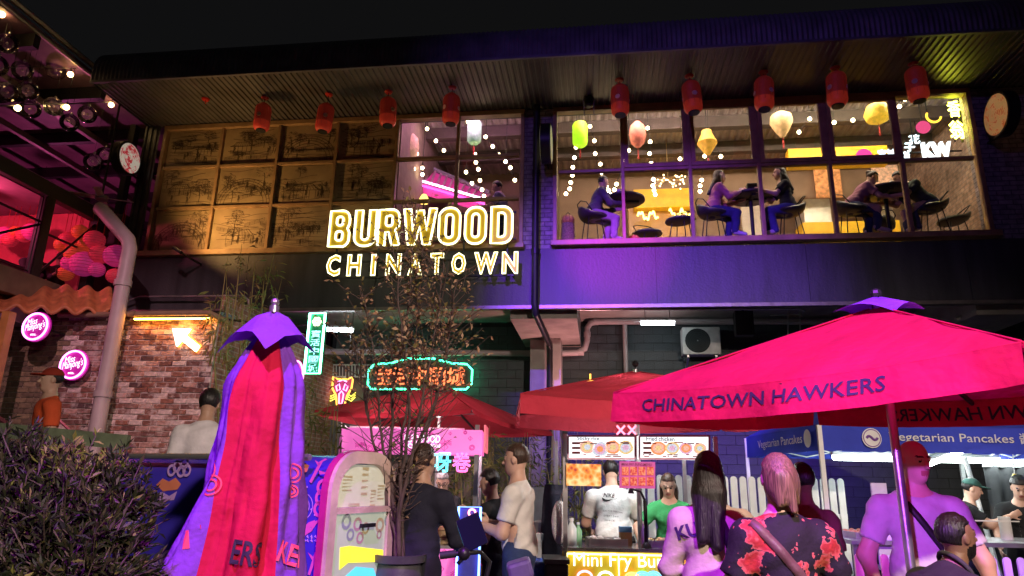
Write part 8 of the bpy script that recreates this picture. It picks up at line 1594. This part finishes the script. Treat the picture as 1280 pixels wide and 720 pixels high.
V, Fs = leaf_mesh(P, D_, L3, .26, .35, HR, .08); mi0 = HR.integers(0, 3, len(P)); Pz = np.array(P); tp_ = atd(105, 575, 3.0); mi0[(np.linalg.norm(Pz-tp_, axis=1) < .16) & (HR.random(len(P)) < .6)] = 3; mi0[HR.random(len(P)) < .03] = 3; mi = np.tile(mi0, 2).tolist()
raw('foliage', V, Fs, [leafm('hedge_dark', (.016, .022, .010)), leafm('hedge_mid', (.028, .034, .014)), leafm('hedge_olive', (.055, .050, .022)), leafm('hedge_pale', (.20, .20, .05))], HG, mi); tw.build('branch', MATS['tree_bark'], HG)  # paler yellow-green leaves in one tuft and scattered singly
m = MB(); a, b_ = cc(-3.4, 3.05, 0), cc(-1.62, 2.75, 0); m.bar(a+ZA*.25, b_+ZA*.25, .55, .5); m.build('planter', mat('planter_dark', (.05, .05, .055), .7), HG)
# bamboo clumps
def bamboo(label, px, d, ztop, n_, spread, seed, leafn=22, mats=None, ls=.13, base_z=0):
    Rb = np.random.default_rng(seed); c = cc((px-640)/F*d, d, base_z); t = thing('bamboo', label, 'bamboo', c); m = MB(); P = []; D_ = []; S_ = []
    for i in range(n_):
        b0 = c+_r0*Rb.uniform(-spread, spread)+_hf*Rb.uniform(-.2, .2); tp = b0+ZA*(ztop-base_z)*Rb.uniform(.75, 1.05)+_r0*Rb.normal()*.18+_hf*Rb.normal()*.1; md = (b0+tp)/2+_r0*Rb.normal()*.03; Q = [b0+(md-b0)*s_ for s_ in (0, .5)]+[md+(tp-md)*s_ for s_ in (0, .5, 1)]; m.tube(Q, [.014, .013, .011, .008, .003], 6)
        for k in range(leafn):
            q = Rb.uniform(.25, 1.0); p0 = b0+(tp-b0)*q; dv = nrm(Rb.normal(size=3)*[1, 1, .4]); p1 = p0+dv*Rb.uniform(.05, .22)
            for _ in range(4): P.append(p1+Rb.normal(size=3)*.02); D_.append(dv+Rb.normal(size=3)*.6-ZA*.45); S_.append(Rb.uniform(.6, 1.2)*ls)
    m.build('cane', mat('bamboo_cane', (.20, .19, .05), .5, var=.3), t, smooth=True); V, Fs = leaf_mesh(P, D_, S_, .15, .2, Rb, .15); mi = np.tile(Rb.integers(0, 2, len(P)), 2).tolist(); raw('foliage', V, Fs, mats or [leafm('bamboo_leaf', (.10, .14, .035)), leafm('bamboo_leaf_pale', (.20, .20, .06))], t, mi)
bamboo('bamboo clump beside the closed umbrella and green sign', 385, 7.2, 2.45, 9, .30, 1); bamboo('bamboo behind the pink stall', 600, 9.9, 2.2, 12, .5, 2); bamboo('bamboo stems at the left end of the fried bun stall', 728, 8.3, 1.75, 14, .22, 3); bamboo('tall bamboo right of the pink stall post', 646, 9.6, 2.3, 10, .3, 5)
tan = [leafm('dry_leaf', (.25, .20, .08)), leafm('dry_leaf_green', (.16, .20, .06))]
bamboo('sparse bamboo shoots sprouting over the brick wall top', 300, 10.6, 5.15, 7, .55, 6, 12, tan, .16, 3.2); bamboo('bamboo shoots by the end of the brick wall', 300, 9.7, 4.2, 5, .2, 7, 14, tan, .14, 1.6)
bamboo('dry twig plant left of the column', 655, 11.5, 2.85, 8, .25, 8, 8, [leafm('twig_grey', (.20, .18, .20))], .12); bamboo('dry twig plant right of the column', 706, 11.5, 2.95, 8, .2, 9, 8, [MATS['twig_grey']], .12)
# timber paling screen behind the pink stall
M_pal = mat('grey_paling', (.16, .13, .11), .8, var=.3, scale=10); fence(cc((500-640)/F*10.6, 10.6, 0), cc((640-640)/F*10.6, 10.6, 0), 1.75, 13, M_pal, 'weathered timber paling fence behind the pink stall', wd=.11)
# assumed lane floodlights plus added wash lamps on an unseen pole behind the lens
FPp = np.array([-1.6, -2.2, 0]); t = thing('assumed_floodlight_pole', 'steel pole with purple floodlights behind the viewpoint', 'floodlight', FPp); m = MB(); m.tube([FPp, FPp+ZA*9.6], .06, 10); m.build('pole', M_steel, t); m = MB(); m.bar(FPp+ZA*9.3-XA*1.0, FPp+ZA*9.3+XA*1.0, .06); m.bar(FPp+ZA*3.0-XA*.1, FPp+ZA*3.0+XA*.6, .05); m.build('cross_arm', M_steel, t)
def flood(pos, aim, col, pw, ang, blend=.6):
    pos = np.asarray(pos, float); dv = nrm(np.asarray(aim)-pos); m = MB(); x_ = nrm(np.cross(dv, ZA)); m.obox(pos-dv*.10, (x_, np.cross(x_, dv), dv), (.16, .12, .05)); m.bar(pos-dv*.1+ZA*.12, pos-dv*.1+ZA*.25, .03); m.build('lamp_head', M_dark, t); lamp_point('unseen_flood_beam', pos, col, pw, .06, t, ang, aim, blend)
PUR = (.22, .05, 1.0); MAG = (1.0, .03, .75)
flood(FPp+[-.8, .2, 9.1], at(830, 400, 11.5), PUR, 10500, 27, 1.0)
flood(FPp+[-.6, .2, 9.1], at(850, 70, 9.8), (.30, .14, 1.0), 330, 46, 1.0)  # faint wash added to lift the canopy edge
flood(FPp+[.0, .2, 9.1], at(770, 306, 11.4), MAG, 2600, 10, .9)
flood(FPp+[.8, .2, 9.1], atd(1075, 440, 3.75), (.44, .03, 1.0), 4600, 22, .5)
flood(FPp+[.4, .2, 9.1], atd(325, 580, 3.4), (.50, .04, 1.0), 3200, 16, .6)
flood(FPp+[.5, .2, 2.8], atd(1128, 605, 4.4), (.48, .10, 1.0), 1150, 9.5, .4)
flood(FPp+[-.4, .2, 9.1], at(150, 465, 10.2), (1.0, .50, .60), 1900, 23, .9)  # pinkish wash added to brighten the brick wall
# warm fill lamp with a shade, added unseen behind the lens
LPp = np.array([2.6, -3.0, 0]); t = thing('fill_lamp_post', 'warm white street lamp on a tall post behind the viewpoint', 'street lamp', LPp); m = MB(); m.tube([LPp, LPp+ZA*5.6], .05, 10); m.build('post', M_steel, t); m = MB(); m.lathe([(.30, 5.30), (.22, 5.5), (.06, 5.62)], c=LPp+YA*.3, n=18); m.bar(LPp+ZA*5.58, LPp+ZA*5.58+YA*.3, .04); m.build('shade', M_dark, t); lamp_point('fill_beam', LPp+ZA*5.28+YA*.3, (1, .79, .66), 2200, .15, t, 92, LPp+YA*7-XA*1.5+ZA*.0, .65)
# amber uplight on the mural sill
c = at(223, 312, 10.75); t = thing('sill_uplight', 'small dark uplight on an arm at the mural sill', 'floodlight', c); m = MB(); m.bar(c+[-.10, 0, .04], c+[.06, 0, -.06], .05, .06); m.build('lamp_head', M_dark, t); m = MB(); m.bar(c+[.02, 0, -.03], c+[.02, .70, -.06], .03); m.build('arm', M_dark, t); lamp_point('sill_beam', c+[-.05, -.25, .08], (1.0, .56, .18), 75, .06, t, 140, c+[1.0, .6, 1.5], 1.0)
c = np.array([-.25, 13.0, 2.3]); t = thing('assumed_column_uplight', 'small coral uplight clamped beside the column behind the umbrella', 'floodlight', c); m = MB(); m.lathe([(.05, -.08), (.07, .05)], c=c, n=12); m.build('lamp_head', M_dark, t); m = MB(); m.bar(c-[0, 0, .05], (c[0], c[1], 0), .04); m.build('stand', M_dark, t); lamp_point('assumed_uplight_beam', c+ZA*.1, (1.0, .42, .40), 75, .05, t, 120, c+[-.35, -.2, 2], .6)  # assumed uplight hidden behind the umbrella, added to tint the concrete beam coral
